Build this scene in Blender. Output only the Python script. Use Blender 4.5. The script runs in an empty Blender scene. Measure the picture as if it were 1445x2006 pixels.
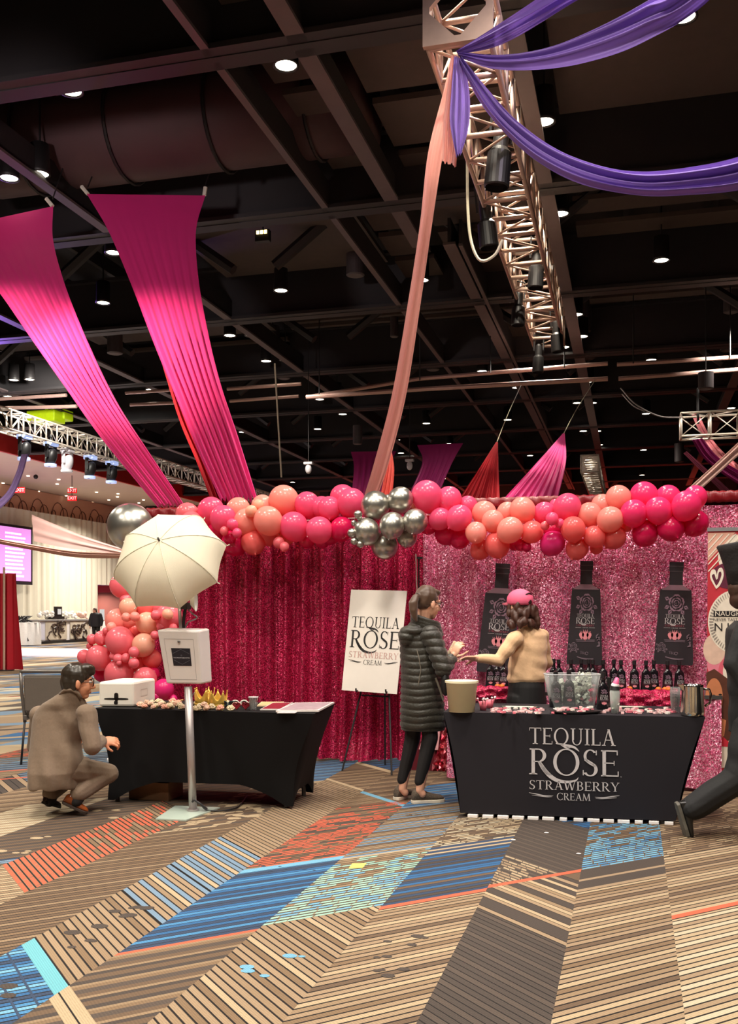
import bpy, bmesh, math, random
import numpy as np
from mathutils import Vector, Matrix, Quaternion

random.seed(7)
scn = bpy.context.scene
COL = scn.collection

# ---------------------------------------------------------------- camera, world, light, exposure
CAM_H, YAW, FPX = 1.46, math.radians(15.0), 1920.0
SY, CY = math.sin(YAW), math.cos(YAW)
cd = bpy.data.cameras.new('camera')
cam = bpy.data.objects.new('camera', cd)
COL.objects.link(cam)
cam.location = (0, 0, CAM_H)
cam.rotation_euler = (math.radians(90), 0, YAW)
cd.sensor_fit = 'HORIZONTAL'
cd.sensor_width = 36.0
cd.lens = 36.0 * FPX / 1445.0
cd.shift_y = 197.0 / 1445.0
cd.clip_end = 300
scn.camera = cam

vs = scn.view_settings
vs.view_transform = 'Standard'
vs.look = 'None'
vs.exposure = 0.25
vs.gamma = 1.0
vs.use_curve_mapping = False

wd = bpy.data.worlds.new('hall_ambient')
scn.world = wd
wd.use_nodes = True
bgn = wd.node_tree.nodes['Background']
bgn.inputs[0].default_value = (0.62, 0.6, 0.72, 1)
bgn.inputs[1].default_value = 0.035

WARM = (1.0, 0.91, 0.78)

def area(name, loc, power, size, col=WARM, target=None, spread=140):
    l = bpy.data.lights.new(name, 'AREA')
    l.shape = 'DISK'; l.size = size; l.energy = power; l.color = col
    l.spread = math.radians(spread)
    o = bpy.data.objects.new(name, l); COL.objects.link(o); o.location = loc
    d = Vector(target) - Vector(loc) if target else Vector((0, 0, -1))
    o.rotation_euler = d.to_track_quat('-Z', 'Y').to_euler()
    return o

def spot(name, loc, target, power, angle=50, col=WARM, blend=0.6, r=0.1):
    l = bpy.data.lights.new(name, 'SPOT')
    l.energy = power; l.color = col; l.spot_size = math.radians(angle); l.spot_blend = blend
    l.shadow_soft_size = r
    o = bpy.data.objects.new(name, l); COL.objects.link(o); o.location = loc
    d = Vector(target) - Vector(loc)
    o.rotation_euler = d.to_track_quat('-Z', 'Y').to_euler()
    return o

# the hall's ceiling lamp clusters (downlight rows over and behind the camera, and over the booth)
for lx, ly, p in [(-5.5, -1.0, 620), (0.5, -1.5, 620), (-2.5, 1.6, 620), (2.6, 2.2, 560), (-7.2, 3.0, 560),
                  (-4.0, 5.2, 480), (-0.6, 5.0, 480), (-2.2, 8.0, 220), (-8.5, 8.0, 360), (2.2, 7.6, 260)]:
    area('ceiling_lamp_light', (lx, ly, 7.3), p * 0.32, 0.8)
for lx, ly, p in [(-13, 14, 700), (-18, 24, 900), (-22, 34, 1000), (-24, 44, 1000), (-8, 20, 500), (-2, 22, 400)]:
    area('far_ceiling_lamp_light', (lx, ly, 7.2), p * 0.75, 1.2)

# ---------------------------------------------------------------- pixel <-> place helpers
def ray(px, py):
    u = (px - 722.5) / FPX; v = (1200.0 - py) / FPX
    return Vector((u * CY - SY, u * SY + CY, v))
CAMP = Vector((0, 0, CAM_H))
def atF(px, py, F): return CAMP + ray(px, py) * F
def atY(px, py, y):
    d = ray(px, py); return CAMP + d * (y / d.y)
def atX(px, py, x):
    d = ray(px, py); return CAMP + d * (x / d.x)
def atZ(px, py, z):
    d = ray(px, py); return CAMP + d * ((z - CAM_H) / d.z)
def atPlane(px, py, p0, n):
    d = ray(px, py); return CAMP + d * ((Vector(p0) - CAMP).dot(n) / d.dot(n))
VR = Vector((CY, SY, 0)); VF = Vector((-SY, CY, 0)); VZ = Vector((0, 0, 1))

# ---------------------------------------------------------------- materials
def lin(r, g, b):
    f = lambda c: ((c / 255.0 + 0.055) / 1.055) ** 2.4 if c > 10.3 else c / 255.0 / 12.92
    return (f(r), f(g), f(b))

MATS = {}
def mk(name, rgb, rough=0.5, metal=0.0, var=0.12, scale=18.0, bump=0.0, bscale=60.0, spec=0.5, trans=0.0, alpha=1.0,
       sheen=0.0, coat=0.0, glass=False, emit=None, estr=0.0, stretch=None, transl=0.0):
    if name in MATS: return MATS[name]
    m = bpy.data.materials.new(name); m.use_nodes = True
    nt = m.node_tree; N = nt.nodes; L = nt.links
    b = N['Principled BSDF']; out = N['Material Output']
    c = lin(*rgb)
    tc = N.new('ShaderNodeTexCoord')
    vec = tc.outputs['Object']
    if stretch:
        mp = N.new('ShaderNodeMapping'); mp.inputs['Scale'].default_value = stretch
        L.new(vec, mp.inputs[0]); vec = mp.outputs[0]
    nz = N.new('ShaderNodeTexNoise'); nz.inputs['Scale'].default_value = scale; nz.inputs['Detail'].default_value = 3
    L.new(vec, nz.inputs['Vector'])
    mx = N.new('ShaderNodeMix'); mx.data_type = 'RGBA'
    mx.inputs[6].default_value = (*[max(0, v * (1 - var)) for v in c], 1)
    mx.inputs[7].default_value = (*[min(1, v * (1 + var)) for v in c], 1)
    L.new(nz.outputs['Fac'], mx.inputs[0])
    L.new(mx.outputs[2], b.inputs['Base Color'])
    b.inputs['Roughness'].default_value = rough
    b.inputs['Metallic'].default_value = metal
    b.inputs['Specular IOR Level'].default_value = spec
    b.inputs['Coat Weight'].default_value = coat
    b.inputs['Sheen Weight'].default_value = sheen
    b.inputs['Transmission Weight'].default_value = trans
    b.inputs['Alpha'].default_value = alpha
    if emit:
        b.inputs['Emission Color'].default_value = (*lin(*emit), 1)
        b.inputs['Emission Strength'].default_value = estr
    if bump > 0:
        n2 = N.new('ShaderNodeTexNoise'); n2.inputs['Scale'].default_value = bscale; n2.inputs['Detail'].default_value = 4
        L.new(vec, n2.inputs['Vector'])
        bp = N.new('ShaderNodeBump'); bp.inputs['Strength'].default_value = bump; bp.inputs['Distance'].default_value = 0.01
        L.new(n2.outputs['Fac'], bp.inputs['Height']); L.new(bp.outputs[0], b.inputs['Normal'])
    if transl > 0:
        tl = N.new('ShaderNodeBsdfTranslucent'); L.new(mx.outputs[2], tl.inputs['Color'])
        ms = N.new('ShaderNodeMixShader'); ms.inputs[0].default_value = transl
        L.new(b.outputs[0], ms.inputs[1]); L.new(tl.outputs[0], ms.inputs[2]); L.new(ms.outputs[0], out.inputs[0])
    MATS[name] = m
    return m

def mk_sequin(name, dark, lite, scale=130.0, metal=0.55, tilt=0.9):
    m = bpy.data.materials.new(name); m.use_nodes = True
    nt = m.node_tree; N = nt.nodes; L = nt.links
    b = N['Principled BSDF']
    tc = N.new('ShaderNodeTexCoord')
    vo = N.new('ShaderNodeTexVoronoi'); vo.inputs['Scale'].default_value = scale
    L.new(tc.outputs['Object'], vo.inputs['Vector'])
    sp = N.new('ShaderNodeSeparateColor'); L.new(vo.outputs['Color'], sp.inputs[0])
    mx = N.new('ShaderNodeMix'); mx.data_type = 'RGBA'
    mx.inputs[6].default_value = (*lin(*dark), 1); mx.inputs[7].default_value = (*lin(*lite), 1)
    pw = N.new('ShaderNodeMath'); pw.operation = 'POWER'; pw.inputs[1].default_value = 2.2
    L.new(sp.outputs[0], pw.inputs[0]); L.new(pw.outputs[0], mx.inputs[0])
    L.new(mx.outputs[2], b.inputs['Base Color'])
    geo = N.new('ShaderNodeNewGeometry')
    sub = N.new('ShaderNodeVectorMath'); sub.operation = 'SUBTRACT'; sub.inputs[1].default_value = (.5, .5, .5)
    L.new(vo.outputs['Color'], sub.inputs[0])
    sc = N.new('ShaderNodeVectorMath'); sc.operation = 'SCALE'; sc.inputs['Scale'].default_value = tilt
    L.new(sub.outputs[0], sc.inputs[0])
    ad = N.new('ShaderNodeVectorMath'); ad.operation = 'ADD'
    L.new(geo.outputs['Normal'], ad.inputs[0]); L.new(sc.outputs[0], ad.inputs[1])
    no = N.new('ShaderNodeVectorMath'); no.operation = 'NORMALIZE'; L.new(ad.outputs[0], no.inputs[0])
    L.new(no.outputs[0], b.inputs['Normal'])
    b.inputs['Metallic'].default_value = metal; b.inputs['Roughness'].default_value = 0.34
    MATS[name] = m
    return m

def mk_glass(name, tint=(235, 240, 240), op=0.22, rough=0.05):
    if name in MATS: return MATS[name]
    m = bpy.data.materials.new(name); m.use_nodes = True
    nt = m.node_tree; N = nt.nodes; L = nt.links
    out = N['Material Output']; b = N['Principled BSDF']
    b.inputs['Roughness'].default_value = rough
    tc = N.new('ShaderNodeTexCoord'); nz = N.new('ShaderNodeTexNoise'); nz.inputs['Scale'].default_value = 30
    L.new(tc.outputs['Object'], nz.inputs['Vector'])
    cr = N.new('ShaderNodeValToRGB'); c = lin(*tint)
    cr.color_ramp.elements[0].color = (*[v * .85 for v in c], 1); cr.color_ramp.elements[1].color = (*c, 1)
    L.new(nz.outputs['Fac'], cr.inputs[0]); L.new(cr.outputs[0], b.inputs['Base Color'])
    tr = N.new('ShaderNodeBsdfTransparent'); tr.inputs[0].default_value = (*[min(1, v * .4 + .6) for v in c], 1)
    lw = N.new('ShaderNodeLayerWeight'); lw.inputs[0].default_value = 0.35
    ma = N.new('ShaderNodeMath'); ma.operation = 'MULTIPLY_ADD'; ma.inputs[1].default_value = 0.6; ma.inputs[2].default_value = op
    L.new(lw.outputs['Facing'], ma.inputs[0])
    ms = N.new('ShaderNodeMixShader'); L.new(ma.outputs[0], ms.inputs[0])
    L.new(tr.outputs[0], ms.inputs[1]); L.new(b.outputs[0], ms.inputs[2]); L.new(ms.outputs[0], out.inputs[0])
    MATS[name] = m
    return m

# ---------------------------------------------------------------- mesh helpers
class MB:
    def __init__(s): s.v = []; s.f = []; s.mi = []
    def add(s, vs, fs, mi=0):
        o = len(s.v); s.v += [tuple(x) for x in vs]
        for f in fs: s.f.append(tuple(i + o for i in f)); s.mi.append(mi)
        return s
    def box(s, c, size, rot=None, mi=0):
        c = Vector(c); R = rot or Matrix.Identity(3)
        vs = [c + R @ Vector((x * size[0] / 2, y * size[1] / 2, z * size[2] / 2)) for x in (-1, 1) for y in (-1, 1) for z in (-1, 1)]
        return s.add(vs, [(0, 1, 3, 2), (4, 6, 7, 5), (0, 4, 5, 1), (2, 3, 7, 6), (0, 2, 6, 4), (1, 5, 7, 3)], mi)
    def hexa(s, b4, t4, mi=0):
        return s.add(list(b4) + list(t4), [(3, 2, 1, 0), (4, 5, 6, 7), (0, 1, 5, 4), (1, 2, 6, 5), (2, 3, 7, 6), (3, 0, 4, 7)], mi)
    def tube(s, pts, r, seg=8, mi=0, closed=False):
        pts = [Vector(p) for p in pts]; n = len(pts)
        rs = r if isinstance(r, (list, tuple)) else [r] * n
        vs = []; prev = None
        for i, p in enumerate(pts):
            if closed: t = pts[(i + 1) % n] - pts[i - 1]
            else: t = pts[min(i + 1, n - 1)] - pts[max(i - 1, 0)]
            t.normalize()
            if prev is None:
                a = Vector((0, 0, 1)) if abs(t.z) < .9 else Vector((1, 0, 0))
                u = t.cross(a).normalized()
            else: u = (prev - t * prev.dot(t)).normalized()
            w = t.cross(u); prev = u
            for k in range(seg):
                an = 2 * math.pi * k / seg
                vs.append(p + (u * math.cos(an) + w * math.sin(an)) * rs[i])
        fs = []
        for i in range(n if closed else n - 1):
            j = (i + 1) % n
            for k in range(seg):
                k2 = (k + 1) % seg
                fs.append((i * seg + k, i * seg + k2, j * seg + k2, j * seg + k))
        if not closed:
            fs.append(tuple(range(seg - 1, -1, -1))); fs.append(tuple((n - 1) * seg + k for k in range(seg)))
        return s.add(vs, fs, mi)
    def lathe(s, prof, M=None, seg=24, mi=0, sx=1, sy=1):
        M = M or Matrix.Identity(4); vs = []; n = len(prof)
        for r, z in prof:
            for k in range(seg):
                a = 2 * math.pi * k / seg
                vs.append(M @ Vector((r * math.cos(a) * sx, r * math.sin(a) * sy, z)))
        fs = [(i * seg + k, i * seg + (k + 1) % seg, (i + 1) * seg + (k + 1) % seg, (i + 1) * seg + k) for i in range(n - 1) for k in range(seg)]
        if prof[0][0] > 1e-4: fs.append(tuple(range(seg - 1, -1, -1)))
        if prof[-1][0] > 1e-4: fs.append(tuple((n - 1) * seg + k for k in range(seg)))
        return s.add(vs, fs, mi)
    def prism(s, outline, fn, depth, mi=0):
        """outline 2D; fn(u,v,w) -> 3D"""
        n = len(outline)
        vs = [fn(u, v, 0) for u, v in outline] + [fn(u, v, depth) for u, v in outline]
        fs = [tuple(range(n - 1, -1, -1)), tuple(range(n, 2 * n))] + [(i, (i + 1) % n, n + (i + 1) % n, n + i) for i in range(n)]
        return s.add(vs, fs, mi)
    def grid(s, P, mi=0):
        nr, nc = len(P), len(P[0])
        vs = [p for row in P for p in row]
        fs = [(i * nc + j, i * nc + j + 1, (i + 1) * nc + j + 1, (i + 1) * nc + j) for i in range(nr - 1) for j in range(nc - 1)]
        return s.add(vs, fs, mi)
    def ell(s, c, r, R=None, seg=16, rings=10, mi=0):
        c = Vector(c); R = R or Matrix.Identity(3); vs = []
        rx, ry, rz = r if isinstance(r, (tuple, list)) else (r, r, r)
        vs.append(c + R @ Vector((0, 0, -rz)))
        for i in range(1, rings):
            ph = -math.pi / 2 + math.pi * i / rings
            for k in range(seg):
                a = 2 * math.pi * k / seg
                vs.append(c + R @ Vector((rx * math.cos(ph) * math.cos(a), ry * math.cos(ph) * math.sin(a), rz * math.sin(ph))))
        vs.append(c + R @ Vector((0, 0, rz)))
        fs = [(0, 1 + (k + 1) % seg, 1 + k) for k in range(seg)]
        for i in range(rings - 2):
            for k in range(seg):
                a = 1 + i * seg; fs.append((a + k, a + (k + 1) % seg, a + seg + (k + 1) % seg, a + seg + k))
        a = 1 + (rings - 2) * seg; e = len(vs) - 1
        fs += [(a + k, a + (k + 1) % seg, e) for k in range(seg)]
        return s.add(vs, fs, mi)
    def cap(s, p0, r0, p1, r1, seg=12):
        """closed tapered capsule"""
        p0 = Vector(p0); p1 = Vector(p1); t = p1 - p0; L = t.length
        if L < 1e-6: return s.ell(p0, r0)
        t.normalize(); pts = []; rs = []
        for a in (-80, -50, -25, 0): pts.append(p0 + t * r0 * math.sin(math.radians(a))); rs.append(r0 * math.cos(math.radians(a)))
        for a in (0, 25, 50, 80): pts.append(p1 + t * r1 * math.sin(math.radians(a))); rs.append(r1 * math.cos(math.radians(a)))
        return s.tube(pts, rs, seg)
    def loft(s, rings, seg=20):
        """rings: (center, axis_u*ru, axis_v*rv) closed ends"""
        vs = []
        for c, U, V in rings:
            for k in range(seg):
                a = 2 * math.pi * k / seg
                vs.append(Vector(c) + Vector(U) * math.cos(a) + Vector(V) * math.sin(a))
        n = len(rings)
        fs = [(i * seg + k, i * seg + (k + 1) % seg, (i + 1) * seg + (k + 1) % seg, (i + 1) * seg + k) for i in range(n - 1) for k in range(seg)]
        fs.append(tuple(range(seg - 1, -1, -1))); fs.append(tuple((n - 1) * seg + k for k in range(seg)))
        return s.add(vs, fs)
    def mesh(s, name, mats, smooth=False):
        me = bpy.data.meshes.new(name)
        me.from_pydata(s.v, [], s.f)
        for m in (mats if isinstance(mats, (list, tuple)) else [mats]): me.materials.append(m)
        if any(s.mi): me.polygons.foreach_set('material_index', s.mi)
        if smooth: me.polygons.foreach_set('use_smooth', [True] * len(me.polygons))
        me.update()
        return me
    def build(s, name, mats, parent=None, smooth=False, loc=None, bevel=0, solid=0, sub=0):
        me = s.mesh(name, mats, smooth)
        o = link(name, me, parent)
        if loc is not None:            # move the origin to loc, keep the place
            me.transform(Matrix.Translation(-Vector(loc))); o.location = loc
            if parent is not None: o.location = Vector(loc) - Vector(parent.location)
        elif parent is not None:
            me.transform(Matrix.Translation(-Vector(parent.matrix_basis.translation) - PL(parent)))
        if sub:
            md = o.modifiers.new('sub', 'SUBSURF'); md.levels = sub; md.render_levels = sub
        if solid:
            md = o.modifiers.new('solid', 'SOLIDIFY'); md.thickness = solid; md.offset = 0
        if bevel:
            md = o.modifiers.new('bev', 'BEVEL'); md.width = bevel; md.segments = 2; md.limit_method = 'ANGLE'
        return o

def PL(o):
    v = Vector((0, 0, 0)); p = o.parent
    while p is not None: v += Vector(p.location); p = p.parent
    return v

def link(name, data, parent=None):
    o = bpy.data.objects.new(name, data); COL.objects.link(o)
    if parent is not None: o.parent = parent
    return o

def tag(o, label, cat, group=None, kind=None):
    o['label'] = label; o['category'] = cat
    if group: o['group'] = group
    if kind: o['kind'] = kind
    return o

def thing(name, label, cat, loc=(0, 0, 0), group=None):
    o = bpy.data.objects.new(name, None); COL.objects.link(o)
    o.location = loc; o.empty_display_size = .1
    return tag(o, label, cat, group)

def struct(o):
    o['kind'] = 'structure'; return o

def copy_tree(o, parent=None):
    c = o.copy(); COL.objects.link(c); c.parent = parent
    for ch in o.children: copy_tree(ch, c)
    return c

def rounded(me_obj, w=0.01, seg=3):
    md = me_obj.modifiers.new('bev', 'BEVEL'); md.width = w; md.segments = seg; md.limit_method = 'ANGLE'
    for p in me_obj.data.polygons: p.use_smooth = True
    return me_obj

def blob(name, mb, m, parent, voxel=0.005, smooth=6, fn=None, origin=None):
    """fuse overlapping closed shapes into one continuous skin"""
    me = mb.mesh(name + '_raw', m)
    o = bpy.data.objects.new(name + '_raw', me); COL.objects.link(o)
    r = o.modifiers.new('r', 'REMESH'); r.mode = 'VOXEL'; r.voxel_size = voxel
    if smooth:
        s2 = o.modifiers.new('s', 'SMOOTH'); s2.factor = 0.5; s2.iterations = smooth
    dg = bpy.context.evaluated_depsgraph_get()
    me2 = bpy.data.meshes.new_from_object(o.evaluated_get(dg))
    bpy.data.objects.remove(o); bpy.data.meshes.remove(me)
    me2.name = name
    me2.materials.clear()
    for mm in (m if isinstance(m, (list, tuple)) else [m]): me2.materials.append(mm)
    n = len(me2.vertices)
    if fn is not None and n:
        co = np.empty(n * 3); me2.vertices.foreach_get('co', co); co = co.reshape(-1, 3)
        no = np.empty(n * 3); me2.vertices.foreach_get('normal', no); no = no.reshape(-1, 3)
        co = fn(co, no); me2.vertices.foreach_set('co', co.ravel())
    me2.polygons.foreach_set('use_smooth', [True] * len(me2.polygons))
    if parent is not None:
        me2.transform(Matrix.Translation(-Vector(parent.location) - PL(parent)))
    me2.update()
    return link(name, me2, parent)

def cm(pts, n):
    """Catmull-Rom through points (tuples of any length), n samples"""
    P = [np.array(p, float) for p in pts]
    P = [2 * P[0] - P[1]] + P + [2 * P[-1] - P[-2]]
    out = []; m = len(P) - 3
    for i in range(n):
        t = i / (n - 1) * m; k = min(int(t), m - 1); t -= k
        a, b, c, d = P[k:k + 4]
        out.append(0.5 * (2 * b + (c - a) * t + (2 * a - 5 * b + 4 * c - d) * t * t + (3 * b - a - 3 * c + d) * t ** 3))
    return out

ORD = ['', 'first', 'second', 'third', 'fourth', 'fifth', 'sixth', 'seventh', 'eighth', 'ninth', 'tenth', 'eleventh', 'twelfth',
       'thirteenth', 'fourteenth', 'fifteenth', 'sixteenth', 'seventeenth', 'eighteenth', 'nineteenth']
TENS = {20: 'twent', 30: 'thirt', 40: 'fort', 50: 'fift'}
def ordw(n):
    if n < 20: return ORD[n]
    t = n // 10 * 10
    return TENS[t] + 'ieth' if n == t else TENS[t] + 'y-' + ORD[n - t]

# ---------------------------------------------------------------- carpet floor
def mk_carpet():
    m = bpy.data.materials.new('woven carpet'); m.use_nodes = True
    nt = m.node_tree; N = nt.nodes; L = nt.links
    b = N['Principled BSDF']
    ca = N.new('ShaderNodeAttribute'); ca.attribute_name = 'yarn'
    uv = N.new('ShaderNodeUVMap'); uv.uv_map = 'weave'
    sx = N.new('ShaderNodeSeparateXYZ'); L.new(uv.outputs[0], sx.inputs[0])
    def math_(op, a, bb=None, c=None):
        n = N.new('ShaderNodeMath'); n.operation = op
        for i, x in enumerate((a, bb, c)):
            if x is None: continue
            if isinstance(x, (int, float)): n.inputs[i].default_value = x
            else: L.new(x, n.inputs[i])
        return n.outputs[0]
    # loops of yarn along the ribs
    loop = math_('SINE', math_('MULTIPLY', sx.outputs[0], 2 * math.pi / 0.013))
    ribs = math_('SINE', math_('MULTIPLY', sx.outputs[1], 2 * math.pi / 0.0095))
    w = math_('MULTIPLY_ADD', loop, 0.09, 1.0)
    w = math_('MULTIPLY', w, math_('MULTIPLY_ADD', ribs, 0.10, 0.97))
    tc = N.new('ShaderNodeTexCoord')
    nz = N.new('ShaderNodeTexNoise'); nz.inputs['Scale'].default_value = 240; L.new(tc.outputs['Object'], nz.inputs['Vector'])
    n2 = N.new('ShaderNodeTexNoise'); n2.inputs['Scale'].default_value = 1.3; L.new(tc.outputs['Object'], n2.inputs['Vector'])
    w = math_('MULTIPLY', w, math_('MULTIPLY_ADD', nz.outputs['Fac'], 0.5, 0.75))
    w = math_('MULTIPLY', w, math_('MULTIPLY_ADD', n2.outputs['Fac'], 0.24, 0.88))
    sc = N.new('ShaderNodeVectorMath'); sc.operation = 'SCALE'
    L.new(ca.outputs['Color'], sc.inputs[0]); L.new(w, sc.inputs['Scale'])
    L.new(sc.outputs[0], b.inputs['Base Color'])
    b.inputs['Roughness'].default_value = 0.85; b.inputs['Specular IOR Level'].default_value = 0.25
    bp = N.new('ShaderNodeBump'); bp.inputs['Strength'].default_value = 0.35; bp.inputs['Distance'].default_value = 0.004
    L.new(w, bp.inputs['Height']); L.new(bp.outputs[0], b.inputs['Normal'])
    return m

YARN = {k: lin(*v) for k, v in dict(
    tan=(140, 119, 95), tan2=(131, 110, 86), cream=(160, 141, 113), brown=(94, 76, 60), brown2=(114, 93, 71), dark=(66, 58, 53),
    dark2=(76, 66, 59), line=(24, 20, 19), orange=(186, 88, 64), blue=(46, 88, 130), blue2=(66, 118, 158), navy=(48, 62, 84),
    slate=(104, 126, 146), sky=(100, 150, 176), aqua=(138, 174, 160), cyan=(94, 156, 166), pale=(172, 160, 136), grey=(92, 96, 100)).items()}
fv, ff, fcol, fuv = [], [], [], []
SW = 0.462
def sx_(k): return 0.185 - SW * k          # left edge of strip k
def clip(poly, a, b, c):
    """keep a*x + b*y <= c"""
    out = []
    for i, p in enumerate(poly):
        q = poly[(i + 1) % len(poly)]
        dp = a * p[0] + b * p[1] - c; dq = a * q[0] + b * q[1] - c
        if dp <= 0: out.append(p)
        if (dp < 0 < dq) or (dq < 0 < dp):
            t = dp / (dp - dq); out.append((p[0] + (q[0] - p[0]) * t, p[1] + (q[1] - p[1]) * t))
    return out
ZP = 0.0
def put(poly, col, s, xc, z=0.0):
    z += ZP
    if len(poly) < 3: return
    ar = sum(poly[i][0] * poly[(i + 1) % len(poly)][1] - poly[(i + 1) % len(poly)][0] * poly[i][1] for i in range(len(poly)))
    if abs(ar) < 1e-7: return
    if ar < 0: poly = poly[::-1]
    o = len(fv); fv.extend((x, y, z) for x, y in poly); ff.append(tuple(range(o, o + len(poly)))); fcol.append(col)
    fuv.extend(((x + s * y) * 0.7071, (y - s * x) * 0.7071) for x, y in poly)
def band(k, s, c0, c1, col, lo=None, hi=None, x0=None, x1=None, z=0.0):
    """stripe piece in strip k with slope s between c0 and c1 (height at strip centre), cut by lines lo / hi = (slope, c)"""
    a = sx_(k) if x0 is None else x0; b = sx_(k) + SW if x1 is None else x1; xc = sx_(k) + SW / 2
    poly = [(a, c0 + s * (a - xc)), (b, c0 + s * (b - xc)), (b, c1 + s * (b - xc)), (a, c1 + s * (a - xc))]
    if lo: poly = clip(poly, lo[0], -1, lo[0] * xc - lo[1])
    if hi: poly = clip(poly, -hi[0], 1, hi[1] - hi[0] * xc)
    put(poly, YARN[col] if isinstance(col, str) else col, s, xc, z)
rc = random.Random(11)
def panel(k, s, c0, c1, cols, pitch=0.055, ln=0.0125, lo=None, hi=None, dash=None, dl=0.07, p=0.5, fade=0, linec='line'):
    """stripes across strip k: cols cycled / weighted, thin dark lines between; dash=(colour) breaks stripes up"""
    global ZP
    ZP += 1.5e-5
    if lo: a = c0 - 0.6
    else: a = c0
    b = c1 + 0.6 if hi else c1
    c = a; i = 0
    while c < b - 1e-4:
        e = min(c + pitch, b)
        base = cols[i % len(cols)] if isinstance(cols, list) else None
        if isinstance(cols, set): base = rc.choice(sorted(cols))
        body = e - ln if ln else e
        band(k, s, c, body, base, lo, hi)
        if ln: band(k, s, body, e, linec, lo, hi)
        if dash:
            x = sx_(k) + rc.uniform(-dl, 0)
            pp = p * (1 - fade * (c - c0) / max(c1 - c0, .01))
            while x < sx_(k) + SW:
                w = dl * rc.uniform(.6, 1.5)
                if rc.random() < pp and x + w * .92 > sx_(k) + .01:
                    band(k, s, c + .004, body - .004, rc.choice(dash), lo, hi, max(x, sx_(k)), min(x + w * .92, sx_(k) + SW), 0.0004)
                x += w
        c = e; i += 1
def spots(k, s, pts, col, r=0.03):
    for x, y in pts:
        for q in range(rc.randint(2, 4)):
            dx, dy = rc.uniform(-.08, .08), rc.uniform(-.06, .06); rr = r * rc.uniform(.5, 1.2)
            put([(x + dx + rr * 1.3 * math.cos(t * math.pi / 4), y + dy + rr * math.sin(t * math.pi / 4)) for t in range(8)], YARN[col], s, x, 0.0008 + q * 1e-4)

Y0 = 1.5
# strip -1 and 0 (right)
panel(-1, 1, Y0, 5.9, ['cream', 'tan', 'pale', 'cream', 'cream', 'tan'])
panel(-1, 1, 5.9, 9.5, {'brown', 'tan', 'brown2'}, dash=['tan', 'cream'], p=.35)
panel(-2, 1, Y0, 9.5, {'tan', 'tan2', 'cream', 'brown2'})
panel(-3, -1, Y0, 9.5, {'dark', 'dark2', 'brown'})
panel(0, 1, Y0, 5.11, ['cream', 'pale', 'cream', 'tan', 'pale', 'cream'])
band(0, 1, 5.11, 5.17, 'orange')
panel(0, 1, 5.17, 6.34, ['cream', 'tan', 'cream', 'tan2', 'brown2', 'tan', 'brown', 'tan2', 'brown2'])
panel(0, 1, 6.34, 7.3, {'brown', 'brown2'}, dash=['tan', 'tan2', 'cream'], p=.45)
panel(0, 1, 7.3, 9.5, {'tan', 'cream', 'brown'})
# strip 1
panel(1, 1, Y0, 5.45, ['tan', 'cream', 'tan2', 'brown2', 'tan', 'cream', 'tan', 'brown', 'tan', 'tan2', 'brown2', 'cream'])
for a, b, c in [(5.45, 5.50, 'tan'), (5.50, 5.66, 'dark'), (5.66, 5.70, 'tan'), (5.70, 5.91, 'dark')]: band(1, 1, a, b, c)
panel(1, 1, 5.91, 7.25, {'brown', 'brown2'}, pitch=.05, dash=['sky', 'sky', 'blue2'], p=1.1, fade=.75)
panel(1, 1, 7.25, 9.5, {'dark', 'blue', 'navy'})
# strip 2
panel(2, -1, Y0, 4.6, ['dark', 'dark2', 'dark'], pitch=.052, ln=.008)
hi2 = (1, 5.41)
cc = 4.6
for w, c in [(.05, 'tan'), (.15, 'dark'), (.045, 'tan'), (.045, 'cream'), (.10, 'dark'), (.05, 'tan'), (.05, 'cream'), (.05, 'tan2'), (.09, 'dark'),
             (.05, 'tan'), (.045, 'tan2'), (.05, 'cream'), (.08, 'dark'), (.05, 'cream'), (.05, 'dark'), (.06, 'tan'), (.06, 'dark')]:
    band(2, -1, cc, cc + w - .007, c, None, hi2); band(2, -1, cc + w - .007, cc + w, 'line', None, hi2); cc += w
band(2, 1, 5.41, 5.47, 'orange')
panel(2, -1, 5.5, 5.72, ['dark', 'dark2'], pitch=.05, lo=(1, 5.47), dash=['cream', 'tan'], p=.75, dl=.05)
panel(2, -1, 5.72, 7.0, ['dark', 'dark2'], pitch=.05, ln=.004, lo=(1, 5.47))
panel(2, 1, 7.0, 9.6, {'navy', 'blue', 'dark'}, lo=(-1, 7.0))
# strip 3
panel(3, 1, Y0, 4.89, ['tan', 'cream', 'tan', 'brown2', 'tan', 'tan2', 'cream', 'tan', 'tan', 'brown', 'tan'])
band(3, 1, 4.89, 4.95, 'orange')
panel(3, 1, 4.95, 6.0, ['navy', 'dark', 'navy', 'dark2', 'blue', 'navy', 'brown', 'blue', 'navy', 'dark2', 'blue', 'blue', 'navy', 'blue', 'dark'], pitch=.05, ln=.006)
for a, b, c in [(6.0, 6.04, 'cream'), (6.04, 6.10, 'navy'), (6.10, 6.14, 'cream'), (6.14, 6.2, 'navy')]: band(3, 1, a, b, c)
panel(3, 1, 6.2, 7.4, {'brown', 'dark2'}, pitch=.05, dash=['cream', 'cream', 'pale'], p=.75, dl=.1)
panel(3, 1, 7.4, 9.5, {'slate', 'blue', 'tan2'})
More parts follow.
